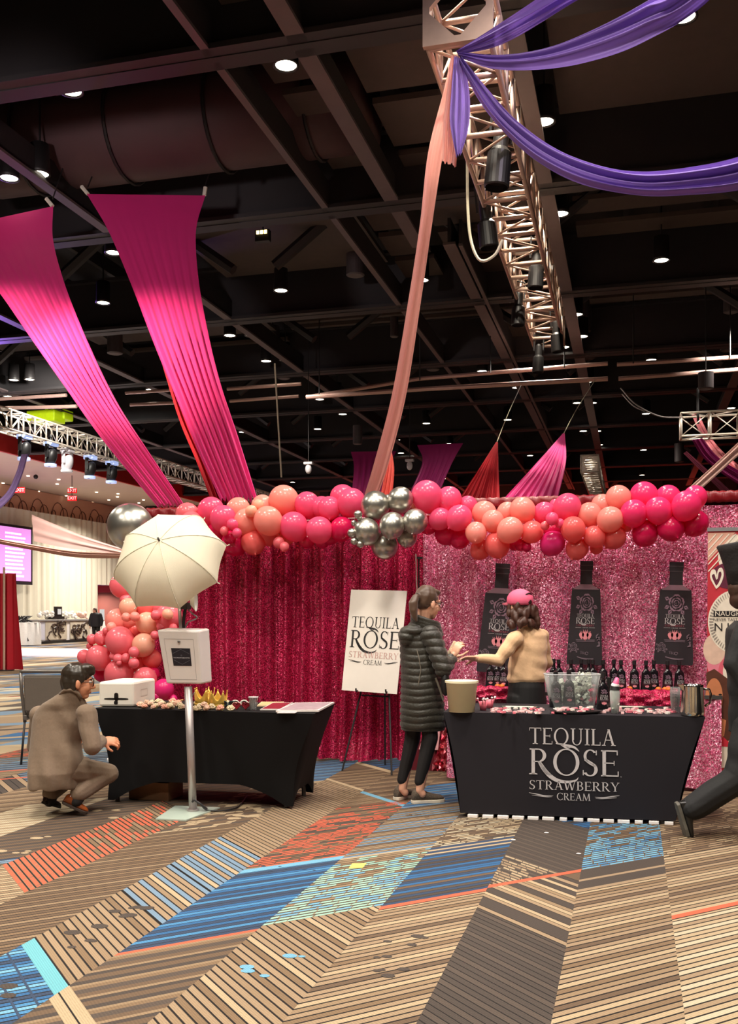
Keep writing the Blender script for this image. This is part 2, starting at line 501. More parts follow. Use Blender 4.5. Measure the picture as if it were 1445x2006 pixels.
# strip 4
panel(4, -1, Y0, 4.51, ['tan', 'tan2', 'tan', 'brown2', 'tan', 'tan', 'brown2', 'cream', 'tan'], hi=(1, 4.51))
panel(4, 1, 4.51, 5.76, {'brown2', 'tan2'}, pitch=.05, dash=['aqua', 'aqua', 'sky'], p=1.15, fade=.6)
band(4, 1, 5.76, 5.80, 'cream')
panel(4, 1, 5.80, 7.35, ['slate', 'tan', 'slate', 'brown2', 'tan', 'tan2', 'brown', 'slate', 'tan2'], pitch=.045)
panel(4, 1, 7.35, 8.35, ['slate', 'blue', 'grey', 'blue2', 'blue'], pitch=.05, ln=.006)
panel(4, 1, 8.35, 9.6, {'brown', 'tan', 'brown2'})
# strip 5
panel(5, 1, Y0, 3.96, ['brown', 'dark', 'brown', 'dark2', 'brown2', 'dark'], pitch=.06, ln=0)
for q in range(14): band(5, 1, Y0 + .1 + q * .18, Y0 + .13 + q * .18, 'tan2', z=.0004)
for a, b in [(3.03, 3.09), (3.10, 3.17)]: band(5, -1, a, b, 'cream', z=.001)
band(5, -1, 3.09, 3.10, 'line', z=.001)
band(5, 1, 3.96, 4.01, 'orange')
panel(5, 1, 4.01, 5.33, ['navy', 'navy', 'blue2', 'navy', 'blue', 'navy', 'blue', 'blue2', 'navy', 'blue', 'blue2', 'blue'], pitch=.05, ln=.008)
band(5, 1, 5.33, 5.42, 'sky')
panel(5, 1, 5.42, 7.25, {'brown', 'brown2', 'dark2'}, pitch=.05, dash=['orange'], p=.72, fade=.35, dl=.08)
panel(5, 1, 7.25, 7.9, {'brown2', 'tan2'}, pitch=.05, hi=(-1, 7.42))
band(5, -1, 7.42, 7.50, 'sky')
panel(5, 1, 7.4, 9.6, ['brown', 'tan2', 'brown2', 'brown'], pitch=.06, lo=(-1, 7.50))
# strip 6
panel(6, 1, Y0, 3.6, ['blue2', 'blue', 'navy', 'blue', 'blue2', 'sky'], pitch=.05, hi=(-1, 3.53))
for q in range(9): band(6, -1, 2.5 + q * .115, 2.515 + q * .115, 'navy', z=.0006)
panel(6, -1, 3.53, 3.64, ['cyan'], pitch=.11)
panel(6, -1, 3.64, 4.42, ['tan2', 'tan', 'tan2', 'brown2', 'tan', 'tan2', 'tan', 'tan'], pitch=.055)
panel(6, -1, 4.42, 4.98, ['slate', 'tan', 'tan', 'slate', 'tan2', 'cream'], pitch=.055)
panel(6, -1, 4.98, 5.7, ['slate', 'cream', 'slate', 'slate', 'tan'], pitch=.055)
panel(6, -1, 5.7, 7.95, ['tan', 'tan2', 'tan'], pitch=.055)
band(6, -1, 7.95, 8.02, 'cream')
panel(6, 1, 7.8, 8.9, ['brown', 'brown2', 'tan2'], pitch=.06, lo=(-1, 8.02))
panel(6, -1, 8.9, 9.02, ['cream'], pitch=.12)
panel(6, 1, 8.8, 9.8, ['navy', 'blue', 'navy'], lo=(-1, 9.02))
# strip 7
panel(7, 1, Y0, 6.1, ['brown', 'brown2', 'brown', 'tan2', 'brown', 'brown2'], pitch=.055)
panel(7, 1, 6.1, 7.9, ['brown', 'dark2', 'brown'], pitch=.06, ln=.005, dash=['cream'], p=.25, dl=.07)
panel(7, 1, 7.9, 9.3, ['slate', 'blue', 'grey', 'blue2'], pitch=.05)
# strip 8
panel(8, 1, Y0, 4.85, ['cream', 'tan', 'cream', 'tan2'], hi=(-1, 4.69))
panel(8, -1, 4.69, 6.7, ['brown2', 'tan2', 'brown2'], pitch=.055, dash=['orange', 'orange'], p=1.1, fade=.65, dl=.09)
panel(8, 1, 6.6, 9.5, ['brown', 'dark2', 'brown'], lo=(-1, 6.7), pitch=.06)
# strip 9
panel(9, 1, Y0, 4.9, ['slate', 'navy', 'brown', 'slate'])
panel(9, 1, 4.9, 7.0, ['brown', 'dark2', 'brown', 'dark'], pitch=.06, ln=.004)
panel(9, 1, 7.0, 9.5, ['dark2', 'brown', 'tan2'], pitch=.06)
# strip 10 .. further left
panel(10, 1, Y0, 6.75, ['pale', 'cream', 'pale', 'tan'], pitch=.055, ln=.005)
panel(10, 1, 6.75, 9.5, ['brown', 'tan2', 'brown2'], pitch=.06)
panel(11, 1, Y0, 7.4, ['brown2', 'tan2', 'tan', 'brown'], pitch=.06)
panel(11, -1, 7.2, 8.3, ['dark', 'dark2', 'dark', 'tan'], pitch=.07, lo=(1, 7.4))
panel(11, 1, 8.3, 9.6, ['slate', 'grey', 'navy'], lo=(-1, 8.3))
panel(12, -1, Y0, 7.5, ['dark', 'dark', 'tan'], pitch=.08)
panel(12, 1, 7.3, 9.5, ['grey', 'slate', 'navy'], lo=(-1, 7.5)); band(12, 1, 7.62, 7.68, 'orange', z=.0006)
panel(13, 1, Y0, 7.8, ['tan', 'brown2', 'tan2']); band(13, 1, 7.8, 7.86, 'orange')
panel(13, 1, 7.86, 8.5, ['grey', 'navy', 'slate'], pitch=.06); panel(13, 1, 8.5, 9.5, ['slate', 'sky', 'pale'], pitch=.06)
panel(14, 1, Y0, 8.6, ['slate', 'grey', 'brown2']); panel(14, 1, 8.6, 9.5, ['brown2', 'dark2'], dash=['orange'], p=.6)
spots(6, -1, [(-2.33, 4.42), (-2.36, 4.30), (-2.40, 4.02), (-2.38, 3.85)], 'dark', .03)
spots(3, 1, [(-.95, 4.35), (-1.0, 4.2), (-1.05, 4.02), (-.98, 3.85)], 'dark', .022)
spots(4, -1, [(-1.45, 3.75), (-1.38, 3.95)], 'sky', .022)
spots(9, 1, [(-3.75, 6.45), (-3.6, 6.2), (-3.68, 5.6), (-3.6, 5.25), (-3.8, 5.2)], 'cream', .03)
spots(7, 1, [(-2.95, 6.6), (-2.75, 6.5), (-2.7, 6.75), (-2.85, 6.85), (-2.65, 6.6), (-2.75, 6.9), (-2.65, 7.0)], 'cream', .035)
spots(5, 1, [(-2.0, 5.25), (-1.8, 5.3)], 'navy', .012)
spots(4, 1, [(-1.4, 6.6), (-1.5, 6.9), (-1.3, 6.5)], 'brown', .02)
spots(6, 1, [(-2.4, 3.35), (-2.35, 3.2)], 'dark', .028)
# the rest of the hall's carpet: wider runs of the same strips
def far_strip(k, y, yend):
    while y < yend:
        w = rc.choice([.4, .7, 1.0, 1.6]); s = rc.choice([1, 1, -1])
        base = rc.choice(['brown', 'tan', 'dark2', 'pale', 'slate', 'blue', 'tan2', 'cream', 'grey', 'brown2'])
        alt = rc.choice(['brown', 'tan', 'cream', 'dark'])
        n = max(2, int(w / .2))
        for q in range(n):
            band(k, 1, y + w * q / n, y + w * (q + 1) / n, base if q % 2 == 0 or rc.random() < .5 else alt)
        if rc.random() < .18: band(k, 1, y + w - .06, y + w, rc.choice(['orange', 'sky', 'cream']), z=.0005)
        y += w
for k in range(-4, 15): far_strip(k, 9.45 if k > -4 else Y0, 15.0)
for k in range(15, 62): far_strip(k, Y0 + 2, 46.0)
for k in range(-30, -4):
    far_strip(k, Y0, 12.0)
put([(-40, -9), (16, -9), (16, 62), (-40, 62)], YARN['brown'], 1, 0, -0.002)
fm = bpy.data.meshes.new('floor'); fm.from_pydata(fv, [], ff)
fm.materials.append(mk_carpet())
at = fm.color_attributes.new('yarn', 'FLOAT_COLOR', 'CORNER')
ls = np.empty((len(fv), 4), np.float32); ls[:, 3] = 1
i = 0
for f, c in zip(ff, fcol):
    ls[i:i + len(f), :3] = c; i += len(f)
uvl = fm.uv_layers.new(name='weave')
idx = np.empty(len(fv), np.int32); fm.loops.foreach_get('vertex_index', idx)
at.data.foreach_set('color', ls[idx].ravel())
uvl.data.foreach_set('uv', np.array(fuv, np.float32)[idx].ravel())
struct(link('floor', fm))

# ---------------------------------------------------------------- hall shell
M_ceil = mk('black painted deck', (27, 25, 27), .8, var=.2, scale=3)
M_beam = mk('dark painted steel', (40, 37, 39), .6, var=.15, scale=4)
M_beam2 = mk('brown grey steel flange', (92, 80, 80), .6, var=.15, scale=4)
M_panel = mk('brown acoustic panel', (74, 62, 57), .9, var=.15, scale=6)
M_farwall = mk('rust brown wall', (120, 62, 40), .8, var=.15, scale=2)
M_coral = mk('coral painted wall', (226, 178, 152), .8, var=.06, scale=2)
M_soffit = mk('cream soffit', (216, 196, 180), .8, var=.05, scale=2)
M_red = mk('red fascia', (196, 40, 34), .6, var=.08, scale=3)
M_lilac = mk('lilac wall', (152, 128, 162), .8, var=.06, scale=2)
ZC = 9.3
struct(MB().box((-6, 26, ZC + .1), (68, 74, .2)).build('ceiling', M_ceil))
struct(MB().box((-7, 50.2, 4.6), (66, .3, 9.4)).build('wall_back', M_farwall))
struct(MB().box((15.2, 26, 4.6), (.3, 74, 9.4)).build('wall_right', mk('dark taupe wall', (90, 74, 66), .8)))
struct(MB().box((-7, -9.2, 4.6), (66, .3, 9.4)).build('wall_front', mk('warm taupe wall', (120, 98, 84), .8)))
# left wall with an alcove opening (door_1)
lw = MB()
lw.box((-28.15, 15, 3.7), (.3, 48, 7.4)); lw.box((-28.15, 43.0, 3.7), (.3, 8, 7.4)); lw.box((-28.15, 56.5, 3.7), (.3, 11, 7.4)); lw.box((-28.15, 49, 5.2), (.3, 4.0, 4.4))
struct(lw.build('wall_left', M_coral))
al = MB(); al.box((-30.2, 49, 1.5), (.1, 4.2, 3.0)); al.box((-29.2, 51.05, 1.5), (2, .1, 3)); al.box((-29.2, 46.95, 1.5), (2, .1, 3)); al.box((-29.2, 49, 3.05), (2, 4.2, .1))
struct(al.build('trim_1', M_lilac))
d = struct(MB().box((-30.1, 50.0, 1.1), (.06, 1.3, 2.2)).build('door_1', mk('white door frame', (225, 222, 222), .5)))
dd = struct(MB().box((-30.04, 50.05, 1.05), (.06, .8, 1.9)).build('door_panel', mk('grey brown door', (150, 130, 120), .5), d))
# side soffit and red fascia
struct(MB().box((-25.3, 26, 7.5), (5.6, 74, .16)).build('trim_2', M_soffit))
struct(MB().box((-22.45, 26, 7.78), (.14, 74, .76)).build('trim_3', M_red))
struct(MB().box((-22.45, 26, 8.6), (.16, 74, .9)).build('trim_4', M_ceil))
# swirl ornament on the coral wall
sw = MB()
for q in range(9):
    y0 = 38.5 + q * 1.75
    for r, dy in ((.52, 0), (.34, .55), (.2, -.4)):
        sw.tube([(-27.97, y0 + dy + r * math.cos(t), 6.35 + r * 1.25 * math.sin(t)) for t in np.linspace(-.1, 3.24, 14)], .018, 5)
struct(sw.build('trim_5', mk('brown wall ornament', (110, 66, 52), .6)))
# girders, purlins, longitudinal beams
tn = [5]
def trim(mb, m):
    tn[0] += 1
    return struct(mb.build('trim_%d' % tn[0], m))
def girder(y, zb=7.5, x0=-30, x1=15, h=1.1):
    g = MB()
    g.box(((x0 + x1) / 2, y, zb + .04), (x1 - x0, .42, .06)); g.box(((x0 + x1) / 2, y, zb + h), (x1 - x0, .36, .06))
    g.box(((x0 + x1) / 2, y, zb + h / 2), (x1 - x0, .10, h))
    trim(g, M_beam)
for y in (9.92, 14.2, 19.0, 23.6, 28.2, 32.8, 37.4, 42.0, 46.6): girder(y)
for x, z, w in [(-8.05, 7.5, .2), (-4.43, 7.5, .12), (-3.41, 7.5, .26), (-2.9, 7.5, .26), (-2.71, 7.46, .08), (-1.2, 7.5, .3), (-12.5, 7.5, .25), (-16.6, 7.5, .25), (-20, 7.5, .2), (2.6, 7.5, .3), (6.5, 7.5, .3)]:
    y0 = 9.0 if x > -3 and x < -2.5 else 8.5
    if x in (-2.9, -2.71): y0 = 15.9
    y1 = 15.9 if x == -3.41 else 49
    g = MB(); g.box((x, (y0 + y1) / 2, z + .03), (w * .8, y1 - y0, .04)); g.box((x, (y0 + y1) / 2, z + .25), (.05, y1 - y0, .40), mi=1)
    trim(g, [M_beam2, M_ceil])
# deck purlins
pm = MB()
for x in np.arange(-28, 14, 1.55): pm.box((x, 29, 8.95), (.10, 42, .3))
trim(pm, M_beam)
# diagonal web braces between girders
br = MB()
for y in (16.6, 21.3, 26, 30.5, 35, 39.6):
    for x in np.arange(-20, 12, 4.6):
        br.tube([(x, y, 7.7), (x + 1.9, y, 9.1)], .10, 6); br.tube([(x + 3.8, y, 7.7), (x + 1.9, y, 9.1)], .10, 6)
trim(br, M_beam)
# acoustic panels between the beams
def panels(x0, x1, y0, y1, z, n, gap=.28):
    m = MB(); st = (y1 - y0) / n
    for q in range(n): m.box(((x0 + x1) / 2, y0 + st * (q + .5), z), (x1 - x0, st - gap, .08))
    trim(m, M_panel)
panels(-3.25, -1.4, 9.2, 24, 8.1, 10); panels(-4.3, -3.55, 9.2, 19, 8.1, 8)
panels(-.95, 2.4, 10.6, 13.6, 8.3, 1, 0); panels(-8, -4.6, 15, 18.6, 8.35, 1, 0); panels(-.95, 6, 15.2, 18.4, 8.3, 3, .5)
panels(-8, -1.4, 20.6, 22.8, 8.4, 5, .3); panels(-.9, 8, 20.6, 22.6, 8.4, 3, .3); panels(-16, -8.4, 20, 26, 8.4, 4, .8)
# dark service void panels on the far wall's upper half
fw = MB()
for x in np.arange(-26, 14, 3.4): fw.box((x, 49.9, 7.1), (.5, .3, 4.6))
fw.box((-7, 49.85, 6.3), (66, .3, .7)); fw.box((-7, 49.85, 8.4), (66, .3, .6)); fw.box((-7, 49.85, 4.5), (66, .3, .35))
for x in np.arange(-24, 12, 6.8): fw.tube([(x, 49.8, 4.6), (x + 3.2, 49.8, 8.4)], .18, 6)
trim(fw, M_beam)
struct(MB().box((-7, 49.95, 3.4), (66, .1, 1.6)).build('trim_90', mk('painted red wall glow', (170, 34, 26), .6)))  # red glow low on the far wall, put into the base colour
# red uplights on the far wall
for x in (-14, -8, -2.5, 1.5, 5):
    l = area('wall_uplight', (x, 48.6, .3), 130, .5, (1, .1, .06), (x, 50, 5.2))

# ---------------------------------------------------------------- far left: drape wall, screen, bar
M_wdrape = mk('ivory drape', (226, 219, 200), .85, var=.06, scale=2)
def drape_wall(name, x, y0, y1, z0, z1, m, amp=.12, wl=.55, seed=0, n=None):
    r = random.Random(seed); n = n or int((y1 - y0) / .09); ph = [r.uniform(0, 6.28) for _ in range(4)]
    P = []
    for i in range(7):
        z = z0 + (z1 - z0) * i / 6; row = []
        for j in range(n + 1):
            y = y0 + (y1 - y0) * j / n
            d = amp * (.6 * math.sin(2 * math.pi * y / wl + ph[0] + .6 * math.sin(y * 1.7 + ph[1])) + .4 * math.sin(2 * math.pi * y / (wl * .43) + ph[2]))
            row.append((x + d * (1 - .3 * i / 6), y, z))
        P.append(row)
    return MB().grid(P).build(name, m, smooth=True)
o = drape_wall('wall_drape', -27.6, 33, 46.9, .03, 6.3, M_wdrape, seed=3); tag(o, 'long floor-length ivory drape along the hall wall behind the bar', 'drape')
o = drape_wall('wall_drape', -27.6, 46.9, 62, 2.95, 6.3, M_wdrape, seed=5); tag(o, 'short ivory drape hanging over the lilac doorway', 'drape')
# projection screen
sc_ = thing('projection_screen', 'pink projection screen with lines of white text on ivory drape', 'screen', (-27.2, 37.2, 2.7))
p0 = -27.15
MB().box((p0, 37.2, 4.1), (.06, 6.2, 2.7)).build('frame', mk('black screen frame', (32, 26, 34), .5), sc_)
MB().box((p0 + .04, 37.2, 4.12), (.02, 5.9, 2.42)).build('screen_surface', mk('pink projected image', (226, 150, 226), .6, emit=(232, 150, 236), estr=.75), sc_)
tx = MB(); rr = random.Random(4)
for q in range(12):
    y = 38.2; z = 5.05 - q * .175
    while y < 39.6 - rr.random() * .25:
        w = rr.uniform(.06, .2); tx.box((p0 + .056, y + w / 2, z), (.012, w, .085)); y += w + .04
tx.build('text_lines', mk('white projected text', (250, 240, 250), .6, emit=(255, 244, 255), estr=.9), sc_)
# bar with printed front panels
bar = thing('bar_counter', 'white bar counter with two printed front panels by the far drape', 'bar', (-26.9, 42.0, 0))
MB().box((-26.9, 42.2, .6), (.75, 4.6, .95)).build('body', mk('white bar body', (225, 222, 224), .4), bar)
MB().box((-26.9, 42.2, 1.1), (.9, 4.8, .06)).build('top', mk('grey bar top', (150, 148, 150), .3), bar)
MB().box((-26.86, 42.2, .06), (.8, 4.8, .12)).build('plinth', mk('black plinth', (24, 22, 22), .5), bar)
for y in (41.3, 43.4):
    f = MB().box((-26.5, y, .6), (.02, 1.8, .84)).build('front_panel', mk('grey beige bar print', (196, 186, 170), .4, var=.25, scale=2.5), bar)
    a = MB(); rr = random.Random(int(y * 10))
    for q in range(9):
        yc, zc = y + rr.uniform(-.7, .7), .6 + rr.uniform(-.3, .3)
        a.tube([(-26.48, yc + rr.uniform(.1, .4) * math.cos(t), zc + .24 * math.sin(t)) for t in np.linspace(rr.uniform(0, 2), rr.uniform(3, 5.5), 8)], rr.uniform(.02, .06), 5)
    a.build('print_lines', mk('dark print line', (60, 46, 40), .5), f)
MB().box((-26.52, 40.2, .6), (.02, .7, .84)).build('side_sheet', mk('pale blue sheet', (206, 206, 222), .5), bar)
for q, (y, dz, c, nm, lb) in enumerate([(40.9, .12, (236, 232, 226), 'flower_bunch', 'white flower bunch at the near end of the far bar'),
                                      (43.0, .16, (240, 236, 228), 'flower_bunch', 'white flower bunch in the middle of the far bar'),
                                      (44.0, .18, (238, 196, 180), 'flower_bunch', 'pink flower bunch at the far end of the far bar')]):
    m = MB(); rr = random.Random(q)
    for _ in range(16): m.ell((-26.9 + rr.uniform(-.2, .2), y + rr.uniform(-.42, .42), 1.13 + rr.uniform(.05, .36)), rr.uniform(.06, .12), seg=8, rings=6)
    tag(m.build(nm, mk('petals %d' % q, c, .7), smooth=True, loc=(-26.9, y, 1.13)), lb, 'flowers', 'flowers on the far bar')
t = thing('card_terminal', 'black till screen standing on the far bar', 'till', (-26.9, 41.8, 1.13))
MB().box((-26.9, 41.8, 1.21), (.5, .9, .14)).build('base', mk('black plastic', (26, 25, 26), .4), t)
MB().box((-26.8, 41.9, 1.5), (.08, .6, .5)).build('monitor', MATS['black plastic'], t)
MB().box((-26.75, 41.95, 1.5), (.02, .3, .26)).build('display', mk('pale till display', (200, 206, 214), .4), t)
# white skirted tables beside the bar
for (y, x, w, lb) in [(38.3, -26.3, 1.5, 'white skirted round table with black trim left of the far bar'), (46.0, -26.8, .7, 'small white skirted table right of the far bar')]:
    t = thing('skirted_table', lb, 'table', (x, y, 0))
    pr = []
    m = MB(); n = 48; rows = []
    for i in range(4):
        z = [1.0, .98, .4, .02][i]; rr_ = w / 2 * (1 if i < 2 else 1.04)
        rows.append([(x + rr_ * (1 + (.05 * math.sin(k * 2 * math.pi * 14 / n) if i else 0)) * math.cos(2 * math.pi * k / n), y + rr_ * (1 + (.05 * math.sin(k * 2 * math.pi * 14 / n) if i else 0)) * math.sin(2 * math.pi * k / n), z) for k in range(n + 1)])
    m.grid(rows); m.build('table_skirt', mk('white table skirt', (232, 228, 224), .8), t, smooth=True)
    MB().lathe([(w / 2, .99), (w / 2, 1.02)], Matrix.Translation((x, y, 0)), 32).build('tabletop', mk('white cloth top', (236, 233, 228), .8), t)
    if w > 1:
        b = MB(); rr = random.Random(9)
        for _ in range(26): b.cap((x + rr.uniform(-.6, .6), y + rr.uniform(-.6, .6), 1.0), .04, (x + rr.uniform(-.6, .6), y + rr.uniform(-.6, .6), 1.3), .02, 6)
        tag(b.build('napkin_display', MATS['black plastic'], loc=(x, y, 1.02)), 'dark napkin and cutlery display on the far skirted table', 'display')
        b = MB(); b.grid([[(x + .5 + .04 * k, y - .5 + .3 * j, .96 - .25 * k) for j in range(3)] for k in range(4)])
        b.build('black_sash', MATS['black plastic'], t, solid=.02)
    else:
        s_ = MB().box((x, y, 1.35), (.03, .42, .56)).build('menu_sign', mk('pale blue menu card', (190, 202, 214), .5), loc=(x, y, 1.05))
        tag(s_, 'small pale blue menu sign on the skirted table right of the bar', 'sign')
# red pipe and drape section far left
t = thing('red_drape_panel', 'tall red pipe-and-drape panel at the left edge of the hall', 'drape', (-15.4, 22, 0))
P = []
for i in range(5):
    z = [0.02, .6, 1.2, 1.9, 2.45][i]
    P.append([(-15.05 - 1.2 * j / 30 + (.25 * (1 - i / 4) if j == 0 else 0), 21.6 + .12 * math.sin(j * 1.3), z) for j in range(31)])
MB().grid(P).build('drape', mk('deep red drape', (182, 18, 38), .7, var=.1, scale=3), t, smooth=True)
MB().tube([(-15.25, 21.45, 0), (-15.25, 21.45, 2.6)], .03).build('upright', mk('pale metal upright', (206, 170, 150), .4), t)
MB().lathe([(.25, 0), (.25, .02)], Matrix.Translation((-15.25, 21.45, 0)), 20).build('base_plate', mk('dark base plate', (40, 38, 38), .5), t)
# glare on the far floor, put in as a white glossy panel
o = MB().box((-20.5, 31, .03), (9, 5.5, .06)).build('floor_glare', mk('glossy white floor glare', (232, 226, 240), .18, var=.04), bevel=.01)
tag(o, 'glossy white panel put in for floor glare far down the hall on the left', 'floor glare')
spot('floor_glare_light', (-20, 30, 7.3), (-20.5, 31, 0), 1500, 70, (.9, .85, 1.0))  # spot that brightens the glare panel
spot('alcove_sconce_light', (-29.8, 48.4, 2.7), (-30.15, 48.4, .6), 260, 60, (1, .95, .85), r=.05)
area('alcove_fill_light', (-29.1, 48.9, 2.9), 160, .6, (.9, .86, 1))  # added fill that brightens the lilac alcove
spot('violet_uplight', (-15.2, 20.0, 6.8), (-8.6, 15.2, 8.7), 900, 40, (.35, .15, 1))

# ---------------------------------------------------------------- ceiling fixtures
M_can = mk('black lamp housing', (30, 27, 28), .5)
M_lens = mk('lit lamp lens', (255, 244, 214), .4, emit=(255, 244, 220), estr=9.0)
M_pend = mk('dark grey pendant', (66, 58, 60), .6)
DL = [(139, 180), (560, 130), (1338, 35), (1065, 240), (18, 350), (78, 342), (1097, 420), (222, 496), (1295, 511), (550, 570), (202, 594),
      (450, 658), (492, 658), (521, 708), (558, 706), (27, 745), (58, 744), (1129, 617), (1140, 660), (1104, 681), (826, 550), (1275, 706), (944, 728),
      (1118, 748), (1153, 748), (626, 783), (660, 779), (671, 812), (702, 810), (475, 847), (622, 841), (295, 764), (15, 777), (280, 828), (994, 823), (835, 830),
      (777, 862), (785, 888), (810, 888), (844, 898), (1038, 893), (1265, 811), (1432, 800), (1142, 845), (1170, 845), (1260, 882), (1257, 931), (1174, 872),
      (875, 938), (855, 948), (573, 945), (1160, 790), (1130, 790), (450, 738), (880, 870), (1012, 760)]
DL.sort(key=lambda p: p[1])
m1 = MB().lathe([(.0, .42), (.13, .42), (.14, .05), (.15, .0), (.125, .0), (.12, .06), (.0, .06)], seg=20).mesh('housing', M_can, True)
m2 = MB().lathe([(0, .03), (.07, .018), (.118, .012), (.118, .03)], seg=20).mesh('lens', M_lens, True)
bands_ = [('near', 0, 9), ('middle', 9, 29), ('far', 29, 99)]
for bn, a, b in bands_:
    grp = sorted(DL[a:b])
    for i, (px, py) in enumerate(grp):
        p = atZ(px, py, 7.62)
        t = thing('ceiling_downlight', 'lit round ceiling downlight, %s from the left of the %s row of downlights' % (ordw(i + 1), bn), 'ceiling light', p, 'ceiling downlights')
        link('housing', m1, t); link('lens', m2, t)
        MB().tube([p + Vector((0, 0, .42)), p + Vector((0, 0, 1.6))], .015, 5).build('stem', M_can, t)
PC = [(343, 100, 60, 190), (567, 400, 42, 95), (696, 540, 36, 75), (225, 693, 30, 42), (534, 688, 28, 48), (1143, 650, 29, 60), (1151, 703, 28, 50), (772, 660, 16, 45), (848, 725, 25, 52),
      (892, 790, 20, 32), (1382, 762, 29, 32), (1432, 612, 30, 60), (1424, 687, 27, 50), (556, 742, 24, 34), (700, 870, 18, 36), (1330, 905, 18, 36), (610, 890, 14, 40)]
PC.sort(key=lambda p: p[0])
for i, (px, py, w, h) in enumerate(PC):
    F = 1920 * .36 / w if py < 760 else 1920 * .3 / w
    F = min(F, 40, (7.9 - CAM_H) * 1920 / (1200 - py)); p = atF(px, py, F); r = w * F / 1920 / 2; hh = h * F / 1920
    t = thing('pendant_speaker', 'dark cylindrical pendant speaker, %s from the left under the ceiling' % ordw(i + 1), 'pendant speaker', p, 'cylindrical pendants under the ceiling')
    MB().lathe([(0, 0), (r * .85, 0), (r, .01), (r, hh), (0, hh)], Matrix.Translation(p), 24).build('shell', M_pend, t, smooth=False)
    MB().lathe([(0, -.006), (r * .8, -.006), (r * .8, .0)], Matrix.Translation(p), 24).build('grille', mk('grey grille', (96, 86, 84), .7), t)
    MB().tube([p + Vector((0, 0, hh)), (p.x, p.y, 9.25)], .012, 5).build('stem', M_can, t)

# big round duct with hangers
t = thing('round_air_duct', 'large round reddish brown air duct crossing under the ceiling', 'duct', (-5.8, 12.9, 8.5))
M_duct = mk('reddish brown duct', (70, 46, 48), .7, var=.15, scale=3)
dm = MB(); dm.tube([(x, 12.9, 8.47) for x in np.linspace(-9.4, -3.45, 8)], .68, 28); dm.build('pipe', M_duct, t, smooth=True)
for x in (-8.6, -7.1, -5.6, -4.2):
    MB().tube([(x, 12.9 + .71 * math.cos(a), 8.47 + .71 * math.sin(a)) for a in np.linspace(0, 2 * math.pi, 25)[:-1]], .025, 5, closed=True).build('hanger_band', M_can, t)

# lit pipes across the hall
M_pipe = mk('pale steel pipe', (196, 160, 150), .35, .3)
def pipe(name, pts, r, label, m=M_pipe, y=22):
    P = [atY(px, py, y) for px, py in pts]
    o = MB().tube(P, r, 8).build(name, m, loc=P[0]); tag(o, label, 'pipe', 'rigging pipes across the hall'); return o
pipe('rigging_pipe', [(600, 778), (820, 742), (1190, 712)], .045, 'pale rigging pipe crossing behind the peach fabric strip, upper of the middle pair', y=21.5)
pipe('rigging_pipe', [(600, 778), (830, 762), (1190, 742)], .05, 'pale rigging pipe crossing behind the peach fabric strip, lower of the middle pair', y=21.2)
pipe('rigging_pipe', [(1208, 714), (1470, 698)], .045, 'pale rigging pipe at the right, upper of the right pair', y=21.5)
pipe('rigging_pipe', [(1211, 742), (1470, 722)], .045, 'pale rigging pipe at the right, lower of the right pair', y=21.5)
pipe('rigging_pipe', [(445, 762), (590, 752)], .045, 'short pale rigging pipe right of the magenta banners, upper one', y=23)
pipe('rigging_pipe', [(450, 786), (585, 776)], .04, 'short pale rigging pipe right of the magenta banners, lower one', y=23)
pipe('rigging_pipe', [(-10, 782), (130, 774)], .05, 'pale rigging pipe at far left, upper one', y=24)
pipe('rigging_pipe', [(-10, 800), (150, 796)], .05, 'pale rigging pipe at far left, lower one', y=24)
pipe('rigging_pipe', [(246, 770), (335, 764)], .045, 'pale rigging pipe seen between the two magenta banners, upper one', y=24)
pipe('rigging_pipe', [(255, 793), (345, 789)], .045, 'pale rigging pipe seen between the two magenta banners, lower one', y=24)
hg = [(625, 775, 742), (822, 745, 728), (960, 730, 690), (1105, 720, 700), (1240, 712, 660), (1430, 700, 640)]
for i, (px, a, b) in enumerate(hg):
    p = atY(px, a, 21.4); o = MB().tube([p, atY(px, b, 21.4), (p.x, p.y, 9.25)], .014, 5).build('pipe_hanger', M_can, loc=p)
    tag(o, 'thin black hanger rod, %s from the left above the rigging pipes' % ordw(i + 1), 'hanger', 'hanger rods')

# ---------------------------------------------------------------- box trusses
M_truss = mk('aluminium truss', (204, 176, 160), .38, .55, var=.1)
M_truss2 = mk('bright aluminium truss', (226, 214, 200), .35, .5, var=.08)
def box_truss(name, label, p0, p1, s=.5, m=M_truss, bays=None, r=.026):
    p0 = Vector(p0); p1 = Vector(p1); t = (p1 - p0); L = t.length; t.normalize()
    u = t.cross(VZ).normalized(); w = VZ
    root = thing(name, label, 'truss', p0, 'box trusses')
    n = bays or max(2, int(L / .5)); cs = [(-1, -1), (1, -1), (1, 1), (-1, 1)]
    C = lambda i, k: p0 + t * (L * i / n) + u * (cs[k][0] * s / 2) + w * (cs[k][1] * s / 2 + s / 2)
    ch = MB()
    for k in range(4): ch.tube([C(0, k), C(n, k)], r, 8)
    ch.build('chords', m, root, smooth=True)
    ru = MB()
    for k in range(4): ru.tube([C(0, k), C(0, (k + 1) % 4)], r * 1.0, 6)
    r0 = ru.build('rung', m, root, smooth=True)
    for i in range(1, n + 1):
        o = link('rung', r0.data, root); o.location = t * (L * i / n)
    br = MB()
    for i in range(n):
        for k in range(4):
            br.tube([C(i, k), C(i + 1, (k + 1) % 4)] if i % 2 == 0 else [C(i + 1, k), C(i, (k + 1) % 4)], r * .5, 6)
    br.build('diagonal_braces', m, root, smooth=True)
    return root
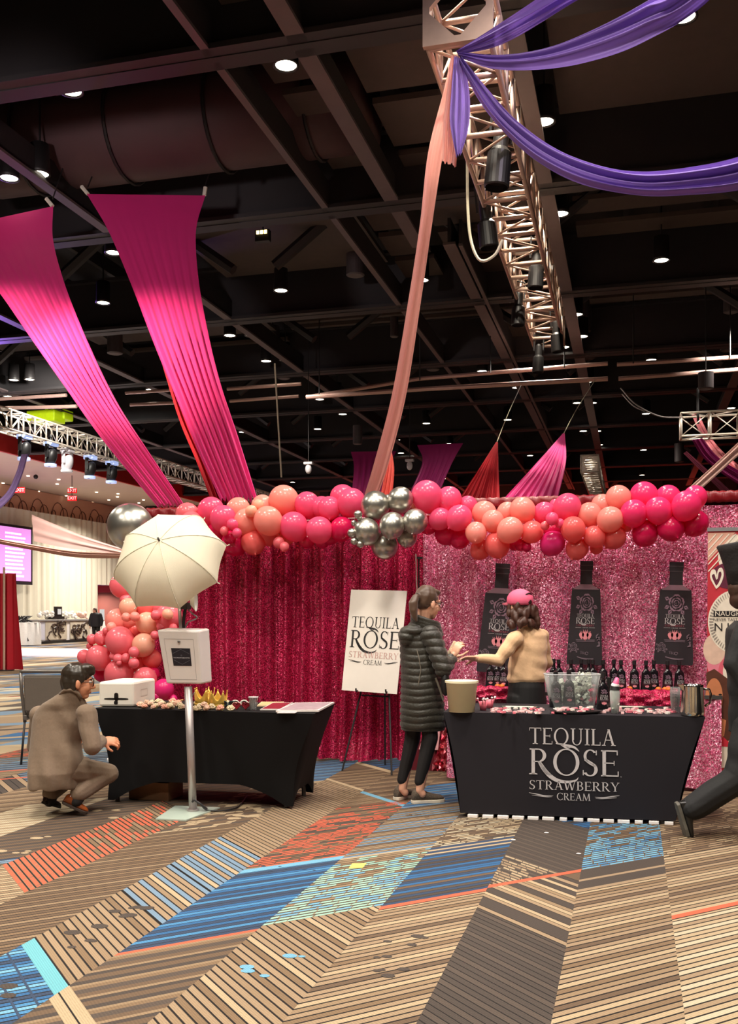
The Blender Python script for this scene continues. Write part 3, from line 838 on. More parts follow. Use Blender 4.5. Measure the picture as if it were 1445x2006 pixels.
def end_plate(root, p, s, m, axis='y'):
    """square plate with a diamond opening"""
    o = MB(); h = s / 2; cx = Vector(p) + Vector((0, 0, h)); a = h * 1.12; d = h * .9; c = h * .1
    sq = [(-a, -a), (-c, -a), (c, -a), (a, -a), (a, -c), (a, c), (a, a), (c, a), (-c, a), (-a, a), (-a, c), (-a, -c)]
    di = [(-c, -d), (-c, -d), (c, -d), (d, -c), (d, -c), (d, c), (d, c), (c, d), (-c, d), (-d, c), (-d, c), (-d, -c)]
    for th, flip in ((0, 0), (.05, 1)):
        f = (lambda q: cx + Vector((q[0], th, q[1]))) if axis == 'y' else (lambda q: cx + Vector((th, q[0], q[1])))
        b = len(o.v); o.v += [tuple(f(q)) for q in sq] + [tuple(f(q)) for q in di]
        for i in range(12):
            j = (i + 1) % 12; o.f.append((b + i, b + j, b + 12 + j, b + 12 + i)); o.mi.append(0)
    n = 24
    for i in range(12):
        j = (i + 1) % 12; o.f.append((i, j, n + j, n + i)); o.f.append((12 + i, 12 + j, n + 12 + j, n + 12 + i)); o.mi += [0, 0]
    o.build('end_plate', m, root)
tr = box_truss('box_truss', 'long aluminium box truss overhead tied with purple and peach fabric', (-1.33, 7.75, 6.0), (-1.36, 16.9, 6.0), .5)
end_plate(tr, (-1.33, 7.66, 6.0), .5, M_truss)
for i in range(18):   # no lamps are built inside the truss; spots above wash it
    pass
spot('truss_wash_light', (-1.3, 12.0, 7.45), (-1.36, 12.2, 6), 900, 120, (1, .9, .72), r=.08)
spot('truss_wash_light', (-1.3, 9.0, 7.4), (-1.36, 9.0, 6), 500, 110, (1, .9, .72), r=.08)
spot('truss_wash_light', (-1.3, 15.4, 7.45), (-1.36, 15.4, 6), 700, 110, (1, .9, .72), r=.08)
tl = box_truss('box_truss', 'aluminium box truss carrying moving head lamps at the left', (-15.42, 20.6, 6.1), (-15.42, 36, 6.1), .5, M_truss2)
spot('left_truss_light', (-14.0, 21.5, 7.4), (-15.42, 23.5, 6.2), 900, 100, (1, .95, .85))
p = atY(1333, 858, 22.6)
t3 = box_truss('box_truss', 'bright aluminium box truss at the right with pink fabric looped through', (p.x, 22.6, p.z), (p.x + 6, 22.6, p.z), .5, M_truss2, 10)
spot('right_truss_light', (p.x + 1.2, 20.5, 7.3), (p.x + .8, 22.6, p.z), 700, 80, (1, .92, .8))
p = atY(1138, 925, 30.5); p = Vector((p.x + .25, 30.5, p.z))
t4 = box_truss('box_truss', 'aluminium box truss seen end-on above the peach balloons', p, p + Vector((.0, 9, -.0)), .5, M_truss2)
end_plate(t4, p, .5, M_truss2)
spot('far_truss_light', p + Vector((-1, 1, 1.9)), p + Vector((0, 2, 0)), 500, 100)
p = atX(340, 936, -16.4); p = Vector((-16.3, 36.0, 6.45))
t5 = box_truss('box_truss', 'far aluminium box truss seen between the two magenta banners', p, p + Vector((0, 8, 0)), .5, M_truss2)
end_plate(t5, p, .5, M_truss2)

# black spotlight cans hung along the overhead truss
M_par = mk('black spotlight body', (28, 26, 27), .45)
def par_can(label, top, tip, r, name='spotlight_can'):
    top = Vector(top); tip = Vector(tip); t = (tip - top).normalized()
    root = thing(name, label, 'stage light', top, 'spotlight cans on the overhead truss')
    Mx = Matrix.Translation(top) @ t.to_track_quat('Z', 'Y').to_matrix().to_4x4(); L = (tip - top).length
    MB().lathe([(0, 0), (r * .55, .01), (r * .62, L * .12), (r * .6, L * .42), (r * .95, L * .5), (r, L * .98), (r * .9, L), (r * .85, L * .9), (0, L * .88)], Mx, 24).build('body', M_par, root)
    u = t.orthogonal().normalized() * r * 1.05
    MB().tube([top + t * L * .3 + u, top + u * 1.0 - t * .12, top - u - t * .12, top + t * L * .3 - u], .014, 6).build('yoke', M_par, root)
    MB().lathe([(0, L * .89), (r * .83, L * .89)], Mx, 20).build('lens', mk('dim spotlight lens', (120, 96, 80), .2), root)
for px0, py0, px1, py1, F, r, lb in [(984, 235, 972, 368, 9.6, .125, 'large black spotlight can on the near half of the overhead truss'),
                                  (948, 392, 958, 486, 11.0, .11, 'black spotlight can left of the overhead truss above the looped cable'),
                                  (1052, 485, 1048, 565, 13.0, .105, 'black spotlight can in the middle of the overhead truss'),
                                  (1016, 568, 1014, 638, 14.2, .1, 'black spotlight can left of the far half of the overhead truss'),
                                  (1088, 625, 1092, 690, 15.6, .1, 'black spotlight can at right near the far end of the overhead truss'),
                                  (1055, 672, 1053, 730, 16.3, .095, 'black spotlight can hanging from the far end of the overhead truss')]:
    par_can(lb, atF(px0, py0, F), atF(px1, py1, F), r)
# moving head lamps on left truss
M_mh = mk('pale blue lit lamp rim', (176, 196, 236), .3, emit=(180, 200, 255), estr=.6)
M_mw = mk('white lamp housing', (214, 210, 216), .4)
for i, (px, py) in enumerate([(48, 880), (100, 893), (132, 905), (177, 918), (219, 928)]):
    c = atX(px, py, -15.35); root = thing('moving_head_lamp', 'moving head stage lamp, %s from the left under the left truss' % ordw(i + 1), 'stage light', c, 'moving heads under the left truss')
    wh = (i == 2); mb_ = M_mw if wh else M_par
    MB().box(c + Vector((0, 0, .32)), (.3, .3, .12)).build('base', M_mw if wh else M_mh, root, bevel=.02)
    y_ = MB(); [y_.box(c + Vector((0, s_ * .2, .12)), (.1, .05, .36)) for s_ in (-1, 1)]
    y_.box(c + Vector((0, 0, .27)), (.1, .42, .05)); y_.build('yoke', mb_, root, bevel=.01)
    h = MB(); R = Matrix.Rotation(math.radians(20), 3, 'Y')
    h.ell(c + Vector((0, 0, -.05)), (.15, .16, .26), R, 18, 12); h.build('head', mb_, root, smooth=True)
    MB().lathe([(.13, -.02), (.16, -.02), (.165, .05), (.13, .05)], Matrix.Translation(c + Vector((-.02, 0, -.27))), 20).build('lens_ring', M_mw if wh else M_mh, root)
    MB().tube([c + Vector((0, 0, .36)), c + Vector((0, 0, .58))], .03, 6).build('clamp', M_par, root)
c = atX(250, 948, -15.3)
# lime boom lift far left
t = thing('boom_lift_basket', 'lime green lift basket behind the left truss', 'lift', atY(100, 822, 26))
M_lime = mk('glowing lime green paint', (196, 226, 20), .5, emit=(190, 230, 10), estr=.12)  # slight glow added to the basket's paint
c = atY(90, 818, 26); MB().box(c, (.95, .6, .34)).build('basket_front', M_lime, t, bevel=.03)
c = atY(126, 814, 26.4); MB().box(c, (.32, .5, .3)).build('basket_side', M_lime, t, bevel=.03)
P_ = [atY(90, 785, 26), atY(92, 812, 26)]; MB().tube(P_, .05, 6).build('rail_post', M_lime, t)
MB().tube([atY(70, 778, 26), atY(128, 777, 26)], .07, 6).build('top_rail', M_lime, t)
# cables
M_cable = mk('pale cable', (214, 206, 180), .5)
def cable(label, pts, r, m, name='cable'):
    P = [Vector(p) for p in pts]; P = [Vector(q) for q in cm([tuple(p) for p in P], 24)]
    return tag(MB().tube(P, r, 6).build(name, m, loc=P[0]), label, 'cable')
cable('pale cable looping down left of the overhead truss', [atF(915, 300, 10), atF(916, 400, 10), atF(922, 470, 10), atF(940, 510, 10), atF(968, 500, 10), atF(984, 470, 10)], .016, M_cable)
cable('thin pale cable hanging straight down left of the peach strip', [atF(538, 712, 20), atF(543, 800, 20), atF(551, 935, 20)], .018, M_cable)
cable('dark cable sagging to the right truss, upper of the pair', [atY(1215, 760, 22), atY(1245, 792, 22), atY(1290, 815, 22), atY(1334, 818, 22)], .016, mk('grey cable', (120, 112, 110), .5))
cable('dark cable sagging to the right truss, lower of the pair', [atY(1218, 772, 22.2), atY(1240, 795, 22.2), atY(1262, 806, 22.2)], .014, MATS['grey cable'])
cable('thin wire holding the red fabric triangle', [atF(973, 866, 16), atF(993, 815, 17), atF(1020, 755, 19)], .008, M_cable)
cable('thin wire holding the pink fabric triangle', [atF(1104, 849, 16), atF(1130, 800, 17), atF(1165, 745, 19)], .008, M_cable)
cable('black chain hanging down to the right truss', [atY(1367, 760, 22.5), atY(1366, 790, 22.5), atY(1367, 830, 22.5)], .03, M_par)

# ---------------------------------------------------------------- stretched and swagged fabrics
def fabric(name, label, left, right, m, nfold=8, amp0=.0, amp1=.05, nu=70, nv=60, group=None, seed=0, cat='fabric', bow=0.0, thick=0.0):
    """left/right: lists of (px, py, F) along the length"""
    r = random.Random(seed); Lp = [tuple(atF(*p)) for p in left]; Rp = [tuple(atF(*p)) for p in right]
    A = cm(Lp, nu); B = cm(Rp, nu); P = []
    ph = [r.uniform(0, 6.28) for _ in range(5)]
    for i in range(nu):
        a, b = A[i], B[i]; s = i / (nu - 1); amp = amp0 + (amp1 - amp0) * s * s; row = []
        wdir = (b - a); wl = np.linalg.norm(wdir) + 1e-6; wdir = wdir / wl
        td = np.array(A[min(i + 1, nu - 1)]) - np.array(A[max(i - 1, 0)])
        nrm = np.cross(wdir, td); nn = np.linalg.norm(nrm); nrm = nrm / nn if nn > 1e-6 else np.array((0, 1, 0))
        for j in range(nv + 1):
            q = j / nv
            f = amp * (math.sin(2 * math.pi * nfold * q + ph[0] + 1.1 * math.sin(5 * q + ph[1] + s)) + .55 * math.sin(2 * math.pi * nfold * 1.9 * q + ph[2] + s * .8) + .35 * math.sin(2 * math.pi * nfold * .45 * q + ph[3]))
            f *= min(1, 8 * q + .15, 8 * (1 - q) + .15)
            f += bow * wl * math.sin(math.pi * q)
            row.append(tuple(a + (b - a) * q + nrm * f))
        P.append(row)
    o = MB().grid(P).build(name, m, smooth=True, loc=P[0][0], solid=thick)
    return tag(o, label, cat, group)
M_mag = mk('magenta stretch fabric', (214, 22, 118), .75, var=.05, scale=3, transl=.18, sheen=.2)
M_dred = mk('dark red stretch fabric', (176, 8, 32), .7, var=.06, scale=3, transl=.15)
M_purp = mk('violet chiffon', (132, 98, 192), .5, var=.08, scale=3, transl=.25, sheen=.4)
M_peach = mk('peach chiffon', (232, 166, 156), .7, var=.06, scale=3, transl=.25)
M_plum = mk('plum stretch fabric', (150, 30, 104), .75, var=.06, scale=3, transl=.15)
M_rose = mk('rose pink satin', (226, 70, 148), .6, var=.06, scale=3, transl=.15)
M_blush = mk('blush chiffon', (232, 190, 184), .75, var=.05, scale=3, transl=.2)
fabric('fabric_banner', 'long magenta stretch banner sweeping down from the ceiling, the right one of the two', [(170, 380, 14.2), (212, 452, 13.8), (258, 560, 13.2), (300, 670, 12.6), (345, 780, 12), (388, 885, 11.4), (432, 980, 10.9)],
       [(402, 383, 14.2), (384, 450, 13.8), (388, 540, 13.2), (405, 640, 12.6), (430, 745, 12), (466, 855, 11.4), (505, 980, 10.9)], M_mag, 9, .0, .05, seed=1, group='magenta ceiling banners')
fabric('fabric_banner', 'long magenta stretch banner sweeping down from the ceiling, the left one of the two', [(-120, 452, 14.0), (-60, 500, 13.8), (0, 575, 13.2), (62, 665, 12.6), (130, 762, 12), (200, 860, 11.4), (308, 992, 10.9)],
       [(104, 404, 14.0), (104, 470, 13.8), (128, 560, 13.2), (172, 670, 12.6), (226, 782, 12), (288, 880, 11.4), (362, 990, 10.9)], M_mag, 9, .0, .05, seed=2, group='magenta ceiling banners')
fabric('fabric_banner', 'narrow dark red banner behind the right magenta banner', [(318, 715, 13.4), (350, 820, 12.6), (385, 905, 12), (415, 985, 11.4)], [(345, 715, 13.4), (385, 820, 12.6), (425, 905, 12), (455, 985, 11.4)], M_dred, 5, .02, .03, seed=3)
for px, py, F in [(172, 380, 14.2), (400, 383, 14.2), (103, 404, 14.0)]:
    p = atF(px, py, F); o = MB().tube([p, p + Vector((.02 if px > 300 else -.1, 0, .12))], .03, 6).build('corner_hook', mk('white hook', (220, 214, 200), .5), loc=p)
    tag(o, 'small white corner hook at the top of a magenta banner, %s' % {172: 'right banner, its left corner', 400: 'right banner, its right corner', 103: 'left banner'}[px], 'hook')
    w = MB().tube([p + Vector((0, 0, .1)), (p.x + .1, p.y + .6, 8.9)], .01, 5).build('banner_wire', M_can, loc=p)
    tag(w, 'thin black wire from the white hook up to the ceiling, %s' % {172: 'right banner, left corner', 400: 'right banner, right corner', 103: 'left banner'}[px], 'wire')
fabric('fabric_strip', 'long peach fabric strip from the overhead truss down to the silver balloons', [(884, 108, 7.85), (868, 180, 8.0), (838, 300, 8.3), (822, 440, 8.6), (800, 585, 8.9), (768, 770, 9.3), (733, 905, 9.6), (712, 975, 9.8)],
       [(897, 110, 7.85), (895, 180, 8.0), (868, 300, 8.3), (846, 440, 8.6), (825, 585, 8.9), (796, 770, 9.3), (762, 905, 9.6), (738, 975, 9.8)], M_peach, 2, .006, .008, nu=60, nv=24, seed=4, bow=.25)
fabric('fabric_tail', 'short peach fabric tail hanging under the truss corner', [(884, 108, 7.8), (876, 170, 7.8), (868, 240, 7.8), (866, 316, 7.8)], [(900, 112, 7.8), (906, 170, 7.8), (900, 240, 7.8), (893, 326, 7.8)], M_peach, 3, .005, .02, nu=30, nv=30, seed=5)
fabric('fabric_tail', 'short violet fabric tail hanging under the truss corner', [(889, 110, 7.7), (884, 170, 7.7), (881, 240, 7.7), (893, 306, 7.7)], [(902, 112, 7.7), (918, 170, 7.7), (919, 240, 7.7), (904, 300, 7.7)], M_purp, 3, .01, .025, nu=30, nv=30, seed=6)
fabric('fabric_swag', 'violet fabric swag rising steeply to the right from the truss corner', [(893, 100, 7.7), (960, 58, 7.6), (1048, 0, 7.4), (1125, -55, 7.2), (1330, -230, 6.8)], [(897, 108, 7.7), (990, 84, 7.6), (1125, 2, 7.4), (1200, -50, 7.2), (1334, -224, 6.8)], M_purp, 3, .012, .05, nu=40, nv=36, seed=7, group='violet swags', bow=.1)
fabric('fabric_swag', 'violet fabric swag, middle one of three from the truss corner', [(895, 102, 7.7), (985, 108, 7.6), (1080, 92, 7.4), (1180, 50, 7.2), (1272, 0, 7.0), (1345, -50, 6.8), (1600, -260, 6.4)], [(898, 110, 7.7), (960, 134, 7.6), (1050, 137, 7.4), (1150, 122, 7.2), (1262, 82, 7.0), (1400, -10, 6.8), (1604, -254, 6.4)], M_purp, 3, .015, .05, nu=60, nv=36, seed=8, group='violet swags', bow=.15)
fabric('fabric_swag', 'deep violet fabric swag, lowest of three from the truss corner', [(905, 112, 7.7), (958, 178, 7.7), (1012, 236, 7.6), (1090, 292, 7.5), (1180, 326, 7.4), (1262, 336, 7.3), (1360, 326, 7.2), (1450, 306, 7.1), (1560, 262, 7.0), (1720, 160, 6.8), (1860, 30, 6.6)],
       [(898, 120, 7.7), (940, 200, 7.7), (990, 262, 7.6), (1055, 318, 7.5), (1140, 361, 7.4), (1255, 383, 7.3), (1360, 381, 7.2), (1450, 372, 7.1), (1560, 345, 7.0), (1730, 210, 6.8), (1864, 38, 6.6)], M_purp, 3, .02, .055, nu=80, nv=36, seed=9, group='violet swags', bow=.15)
# background fabrics
fabric('fabric_banner', 'plum stretch banner behind the silver balloons', [(687, 885, 19), (693, 915, 18.8), (688, 975, 18.5)], [(776, 884, 19), (762, 915, 18.8), (752, 975, 18.5)], M_plum, 6, .0, .04, 30, 40, seed=10)
fabric('fabric_banner', 'plum stretch banner right of the silver balloons', [(817, 872, 19), (827, 905, 18.8), (803, 965, 18.5)], [(907, 868, 19), (886, 905, 18.8), (860, 965, 18.5)], M_plum, 6, .0, .04, 30, 40, seed=11)
fabric('fabric_triangle', 'small coral fabric peak behind the silver balloons', [(763, 877, 16), (755, 920, 16), (745, 970, 16)], [(766, 877, 16), (772, 920, 16), (768, 970, 16)], mk('coral fabric', (244, 104, 96), .7, transl=.2), 3, .0, .03, 24, 30, seed=12)
fabric('fabric_triangle', 'dark red fabric triangle hanging from a wire', [(971, 866, 16), (940, 915, 15.5), (896, 982, 15)], [(975, 866, 16), (976, 915, 15.5), (979, 982, 15)], M_dred, 8, .0, .05, 40, 60, seed=13)
fabric('fabric_triangle', 'rose pink fabric triangle hanging from a wire', [(1102, 849, 16), (1046, 912, 15.5), (982, 982, 15)], [(1106, 849, 16), (1108, 905, 15.5), (1092, 978, 15)], M_rose, 8, .0, .05, 40, 60, seed=14)
fabric('fabric_swag', 'plum fabric swag at the right under the truss', [(1355, 862, 20), (1375, 895, 20), (1410, 925, 20), (1470, 965, 20)], [(1375, 858, 20), (1400, 890, 20), (1435, 915, 20), (1490, 945, 20)], M_plum, 3, .02, .03, 30, 30, seed=15)
fabric('fabric_swag', 'pink fabric swag looping through the right truss', [(1354, 812, 22.6), (1372, 850, 22.3), (1400, 890, 22), (1450, 945, 21.5)], [(1366, 806, 22.6), (1388, 850, 22.3), (1416, 885, 22), (1470, 930, 21.5)], mk('dusty pink fabric', (226, 132, 140), .7, transl=.2), 2, .02, .03, 30, 24, seed=16)
fabric('fabric_strip', 'pale blush fabric strip rising to the right edge behind the balloons', [(1335, 968, 14), (1390, 918, 14), (1450, 862, 14), (1500, 815, 14)], [(1362, 968, 14), (1410, 925, 14), (1460, 880, 14), (1520, 830, 14)], M_blush, 2, .01, .02, 30, 24, seed=17, bow=.1)
fabric('fabric_strip', 'dark plum fabric strip crossing under the pink swag at right', [(1338, 888, 24), (1375, 925, 24), (1420, 970, 24)], [(1345, 884, 24), (1385, 920, 24), (1435, 965, 24)], mk('dark plum fabric', (90, 14, 40), .8), 2, .01, .02, 24, 16, seed=18)
fabric('fabric_swag', 'lilac fabric tail curving down from the left truss', [(42, 890, 24), (30, 930, 24), (8, 970, 24), (-40, 1005, 24)], [(56, 888, 24), (42, 935, 24), (20, 978, 24), (-30, 1020, 24)], mk('lilac fabric', (186, 160, 226), .7, transl=.2), 2, .01, .02, 30, 20, seed=19, bow=.2)
fabric('fabric_swag', 'blush triangular swag hanging before the ivory drape', [(62, 1008, 32), (110, 1028, 31), (170, 1052, 30), (250, 1078, 29)], [(66, 1060, 32), (120, 1072, 31), (180, 1080, 30), (250, 1088, 29)], M_blush, 2, .01, .02, 30, 30, seed=20)
fabric('fabric_strip', 'thin blush fabric strip sagging across the pink screen', [(-30, 1050, 27), (60, 1066, 26.5), (150, 1080, 26), (260, 1084, 25)], [(-30, 1060, 27), (60, 1077, 26.5), (150, 1092, 26), (260, 1094, 25)], mk('peach strip fabric', (224, 170, 150), .7), 2, .01, .02, 30, 16, seed=21, bow=.2)
# washes that light the banners
spot('magenta_wash', (-8.2, 7.6, 6.9), (-6.0, 11.8, 4.1), 3600, 38, (1, .8, .62), r=.15, blend=.9)
spot('magenta_wash', (-10.2, 7.6, 6.9), (-7.8, 12.0, 4.0), 3600, 38, (1, .8, .62), r=.15, blend=.9)
spot('violet_wash', (.9, 6.9, 7.7), (.3, 7.3, 5.9), 420, 100, (1, .85, 1), r=.15)
spot('banner_fill', (-6.6, 5.0, 5.6), (-7.4, 13.5, 6.6), 700, 44, (1, .85, .85), .8, .3)  # added fill that lifts the upper part of the banners
# exit signs and security camera under the side soffit
def text_mesh(s, size):
    cu = bpy.data.curves.new('t', 'FONT'); cu.body = s; cu.size = size; cu.align_x = 'CENTER'; cu.align_y = 'CENTER'; cu.resolution_u = 2
    o = bpy.data.objects.new('t', cu); COL.objects.link(o)
    dg = bpy.context.evaluated_depsgraph_get()
    me = bpy.data.meshes.new_from_object(o.evaluated_get(dg)); bpy.data.objects.remove(o); bpy.data.curves.remove(cu)
    vs = [tuple(v.co) for v in me.vertices]; fs = [tuple(p.vertices) for p in me.polygons]; bpy.data.meshes.remove(me)
    return vs, fs
def add_text(mb, s, size, fn, squeeze=1.0):
    vs, fs = text_mesh(s, size)
    mb.add([fn(x * squeeze, y) for x, y, z in vs], fs)
M_exit = mk('red exit sign face', (206, 24, 30), .4, emit=(220, 20, 26), estr=.8)
for px, py, lb in [(38, 960, 'red EXIT sign on the coral wall at far left'), (141, 961, 'red EXIT sign, upper of the two stacked ones'), (141, 976, 'red EXIT sign, lower of the two stacked ones')]:
    c = atX(px, py, -23.5); t = thing('exit_sign', lb, 'sign', c, 'exit signs')
    ex = VR; MB().hexa([c + ex * a * .2 + VF * b - VZ * .11 for a, b in ((-1, 0), (1, 0), (1, .05), (-1, .05))], [c + ex * a * .2 + VF * b + VZ * .11 for a, b in ((-1, 0), (1, 0), (1, .05), (-1, .05))]).build('case', M_exit, t)
    m = MB(); add_text(m, 'EXIT', .19, lambda x, y: c + ex * x - VF * .006 + VZ * y)
    m.build('lettering', mk('white sign lettering', (255, 235, 230), .5, emit=(255, 230, 225), estr=.9), t)
    MB().tube([c + VZ * .11, Vector((c.x, c.y, 7.42))], .015, 5).build('stem', M_can, t)
sl = MB().lathe([(0, 0), (.07, 0), (.07, .02)], seg=12).mesh('soffit_lamp', mk('small lit soffit lamp', (255, 246, 226), .4, emit=(255, 246, 226), estr=3), False)
SL = [(55, 933), (115, 940), (112, 949), (140, 956), (189, 965), (231, 968), (213, 980), (272, 986), (281, 980), (130, 972), (75, 963), (230, 974), (181, 985), (6, 947)]
for i, (px, py) in enumerate(sorted(SL)):
    p = atZ(px, py, 7.38)
    o = link('soffit_lamp', sl); o.location = p
    tag(o, 'tiny lit lamp in the cream side soffit, %s from the left' % ordw(i + 1), 'ceiling light', 'tiny lamps in the side soffit')
c = atX(70, 934, -24.5); o = MB().ell(c, .1, seg=12, rings=8).build('camera_dome', M_par, smooth=True, loc=c); tag(o, 'small dark dome camera under the cream side soffit', 'camera')

# small fixtures among the beams
c = atF(515, 463, 17); t = thing('work_light', 'small lit work light high between the dark beams right of the magenta banners', 'light', c)
MB().box(c, (.26, .12, .2)).build('case', M_can, t, bevel=.01)
for k in range(3): MB().box(c + Vector((-.07 + .07 * k, -.065, .05)), (.05, .02, .06)).build('lamp', mk('lit warm lamp', (255, 226, 160), .4, emit=(255, 226, 150), estr=3), t)
MB().tube([c, (c.x, c.y, 9.25)], .012, 5).build('stem', M_can, t)
for px, py, F, lb in [(802, 908, 26, 'white dome security camera hanging right of the silver balloons'), (604, 914, 24, 'white bracket camera above the coral and pink balloons')]:
    c = atF(px, py, F); t = thing('security_camera', lb, 'camera', c, 'white security cameras')
    MB().ell(c - VZ * .06, (.08, .08, .12), seg=14, rings=10).build('dome', M_mw, t, smooth=True); MB().box(c + VZ * .08, (.22, .14, .06)).build('mount', M_mw, t, bevel=.01)
    MB().tube([c + VZ * .1, (c.x, c.y, 9.25)], .012, 5).build('stem', M_can, t)

# ---------------------------------------------------------------- serif lettering drawn from strokes
def g_arc(cx, cy, rx, ry, a0, a1, thin, thick, n=22):
    P = []
    for i in range(n):
        q = []
        for a in (a0 + (a1 - a0) * i / n, a0 + (a1 - a0) * (i + 1) / n):
            r = math.radians(a); ux, uy = math.cos(r), math.sin(r)
            q.append(((cx + rx * ux, cy + ry * uy), (cx + (rx - thick) * ux, cy + (ry - thin) * uy)))
        P.append([q[0][0], q[1][0], q[1][1], q[0][1]])
    return P
def g_v(x, y0, y1, w): return [[(x - w / 2, y0), (x + w / 2, y0), (x + w / 2, y1), (x - w / 2, y1)]]
def g_h(y, x0, x1, h): return [[(x0, y - h / 2), (x1, y - h / 2), (x1, y + h / 2), (x0, y + h / 2)]]
def g_d(x0, y0, x1, y1, w): return [[(x0 - w / 2, y0), (x0 + w / 2, y0), (x1 + w / 2, y1), (x1 - w / 2, y1)]]
def g_s(x, y, w, up): h = .03; s = 1 if up else -1; return [[(x - w / 2, y), (x + w / 2, y), (x + w / 2, y + s * h), (x + w * .2, y + s * h * 1.9), (x - w * .2, y + s * h * 1.9), (x - w / 2, y + s * h)]]
def g_curve(pts, ws, n=24):
    C = cm(pts, n); W = cm([(w,) for w in ws], n); P = []
    def off(i):
        a = C[max(i - 1, 0)]; b = C[min(i + 1, n - 1)]; t = (b - a) / (np.linalg.norm(b - a) + 1e-9); nn = np.array((-t[1], t[0])) * W[i][0] / 2
        return C[i] + nn, C[i] - nn
    for i in range(n - 1):
        a, b = off(i); c, d = off(i + 1); P.append([tuple(a), tuple(c), tuple(d), tuple(b)])
    return P
K, k_ = .125, .045
GL = {
 'T': (.80, g_h(.975, .02, .78, .05) + g_v(.4, 0, 1, K) + g_s(.4, 0, .34, 1) + g_v(.03, .82, .99, .035) + g_v(.77, .82, .99, .035)),
 'E': (.66, g_v(.13, 0, 1, K) + g_h(.975, .02, .6, .05) + g_h(.025, .02, .63, .05) + g_h(.51, .13, .48, .045) + g_v(.59, .82, 1, .035) + g_v(.62, 0, .2, .035) + g_v(.48, .42, .6, .03)),
 'Q': (1.0, g_arc(.48, .5, .47, .52, 0, 360, k_, K, 40) + g_curve([(.42, .02), (.6, -.08), (.85, -.2), (1.08, -.17)], [.04, .1, .08, .02])),
 'U': (.84, g_v(.17, .3, 1, K) + g_v(.68, .3, 1, .06) + g_s(.17, 1, .3, 0) + g_s(.68, 1, .26, 0) + g_arc(.409, .31, .303, .33, 180, 360, k_, .09)),
 'I': (.34, g_v(.17, 0, 1, K) + g_s(.17, 0, .32, 1) + g_s(.17, 1, .32, 0)),
 'L': (.62, g_v(.15, 0, 1, K) + g_s(.15, 1, .3, 0) + g_h(.025, .02, .58, .05) + g_v(.58, 0, .22, .035)),
 'A': (.86, g_d(.13, 0, .42, 1, .055) + g_d(.72, 0, .42, 1, .14) + g_h(.34, .22, .62, .045) + g_s(.12, 0, .24, 1) + g_s(.73, 0, .3, 1)),
 'R': (.80, g_v(.15, 0, 1, K) + g_s(.15, 0, .3, 1) + g_h(.975, .02, .34, .05) + g_h(.5, .15, .34, .045) + g_arc(.32, .735, .3, .265, -92, 92, k_, K) + g_curve([(.34, .5), (.5, .25), (.66, .05), (.82, -.01)], [.06, .13, .12, .03])),
 'O': (.98, g_arc(.48, .5, .47, .52, 0, 360, k_, K, 40)),
 'S': (.60, g_arc(.3, .755, .24, .26, 35, 265, k_, .10) + g_arc(.29, .245, .27, .26, -150, 88, k_, .12) + g_curve([(.1, .64), (.28, .51), (.48, .38)], [.09, .12, .1]) + g_v(.51, .8, .98, .035) + g_v(.045, .02, .22, .035)),
 'W': (1.12, g_d(.3, 0, .08, 1, .13) + g_d(.33, 0, .56, 1, .05) + g_d(.78, 0, .54, 1, .13) + g_d(.8, 0, 1.03, 1, .05) + g_s(.08, 1, .26, 0) + g_s(.54, 1, .22, 0) + g_s(1.03, 1, .22, 0)),
 'B': (.70, g_v(.15, 0, 1, K) + g_h(.975, .02, .34, .05) + g_h(.52, .15, .34, .04) + g_h(.025, .02, .34, .05) + g_arc(.32, .755, .26, .245, -92, 92, k_, .11) + g_arc(.32, .265, .32, .265, -92, 92, k_, K)),
 'Y': (.80, g_d(.4, .42, .1, 1, .13) + g_d(.4, .42, .7, 1, .05) + g_v(.4, 0, .45, K) + g_s(.4, 0, .32, 1) + g_s(.1, 1, .26, 0) + g_s(.7, 1, .22, 0)),
 'C': (.84, g_arc(.47, .5, .45, .52, 48, 312, k_, K, 32) + g_v(.77, .76, .98, .035) + g_v(.77, .03, .24, .035)),
 'M': (1.04, g_d(.1, 0, .16, 1, .05) + g_d(.52, .02, .17, 1, .13) + g_d(.52, .02, .86, 1, .05) + g_d(.94, 0, .86, 1, .13) + g_s(.1, 0, .24, 1) + g_s(.93, 0, .3, 1)),
}
def word(s, gap=.07):
    x = 0; P = []
    for ch in s:
        w, g = GL[ch]
        P += [[(px + x, py) for px, py in poly] for poly in g]; x += w + gap
    x -= gap
    return [[(px / x, py) for px, py in poly] for poly in P], x
def put_word(mb, s, u0, u1, v0, v1, fn, gap=.07):
    """word stretched into the box u0..u1, v0..v1 of the surface function fn(u, v)"""
    P, _ = word(s, gap)
    for poly in P: mb.add([fn(u0 + (u1 - u0) * x, v0 + (v1 - v0) * y) for x, y in poly], [tuple(range(len(poly)))])
def put_polys(mb, P, fn):
    for poly in P: mb.add([fn(x, y) for x, y in poly], [tuple(range(len(poly)))])
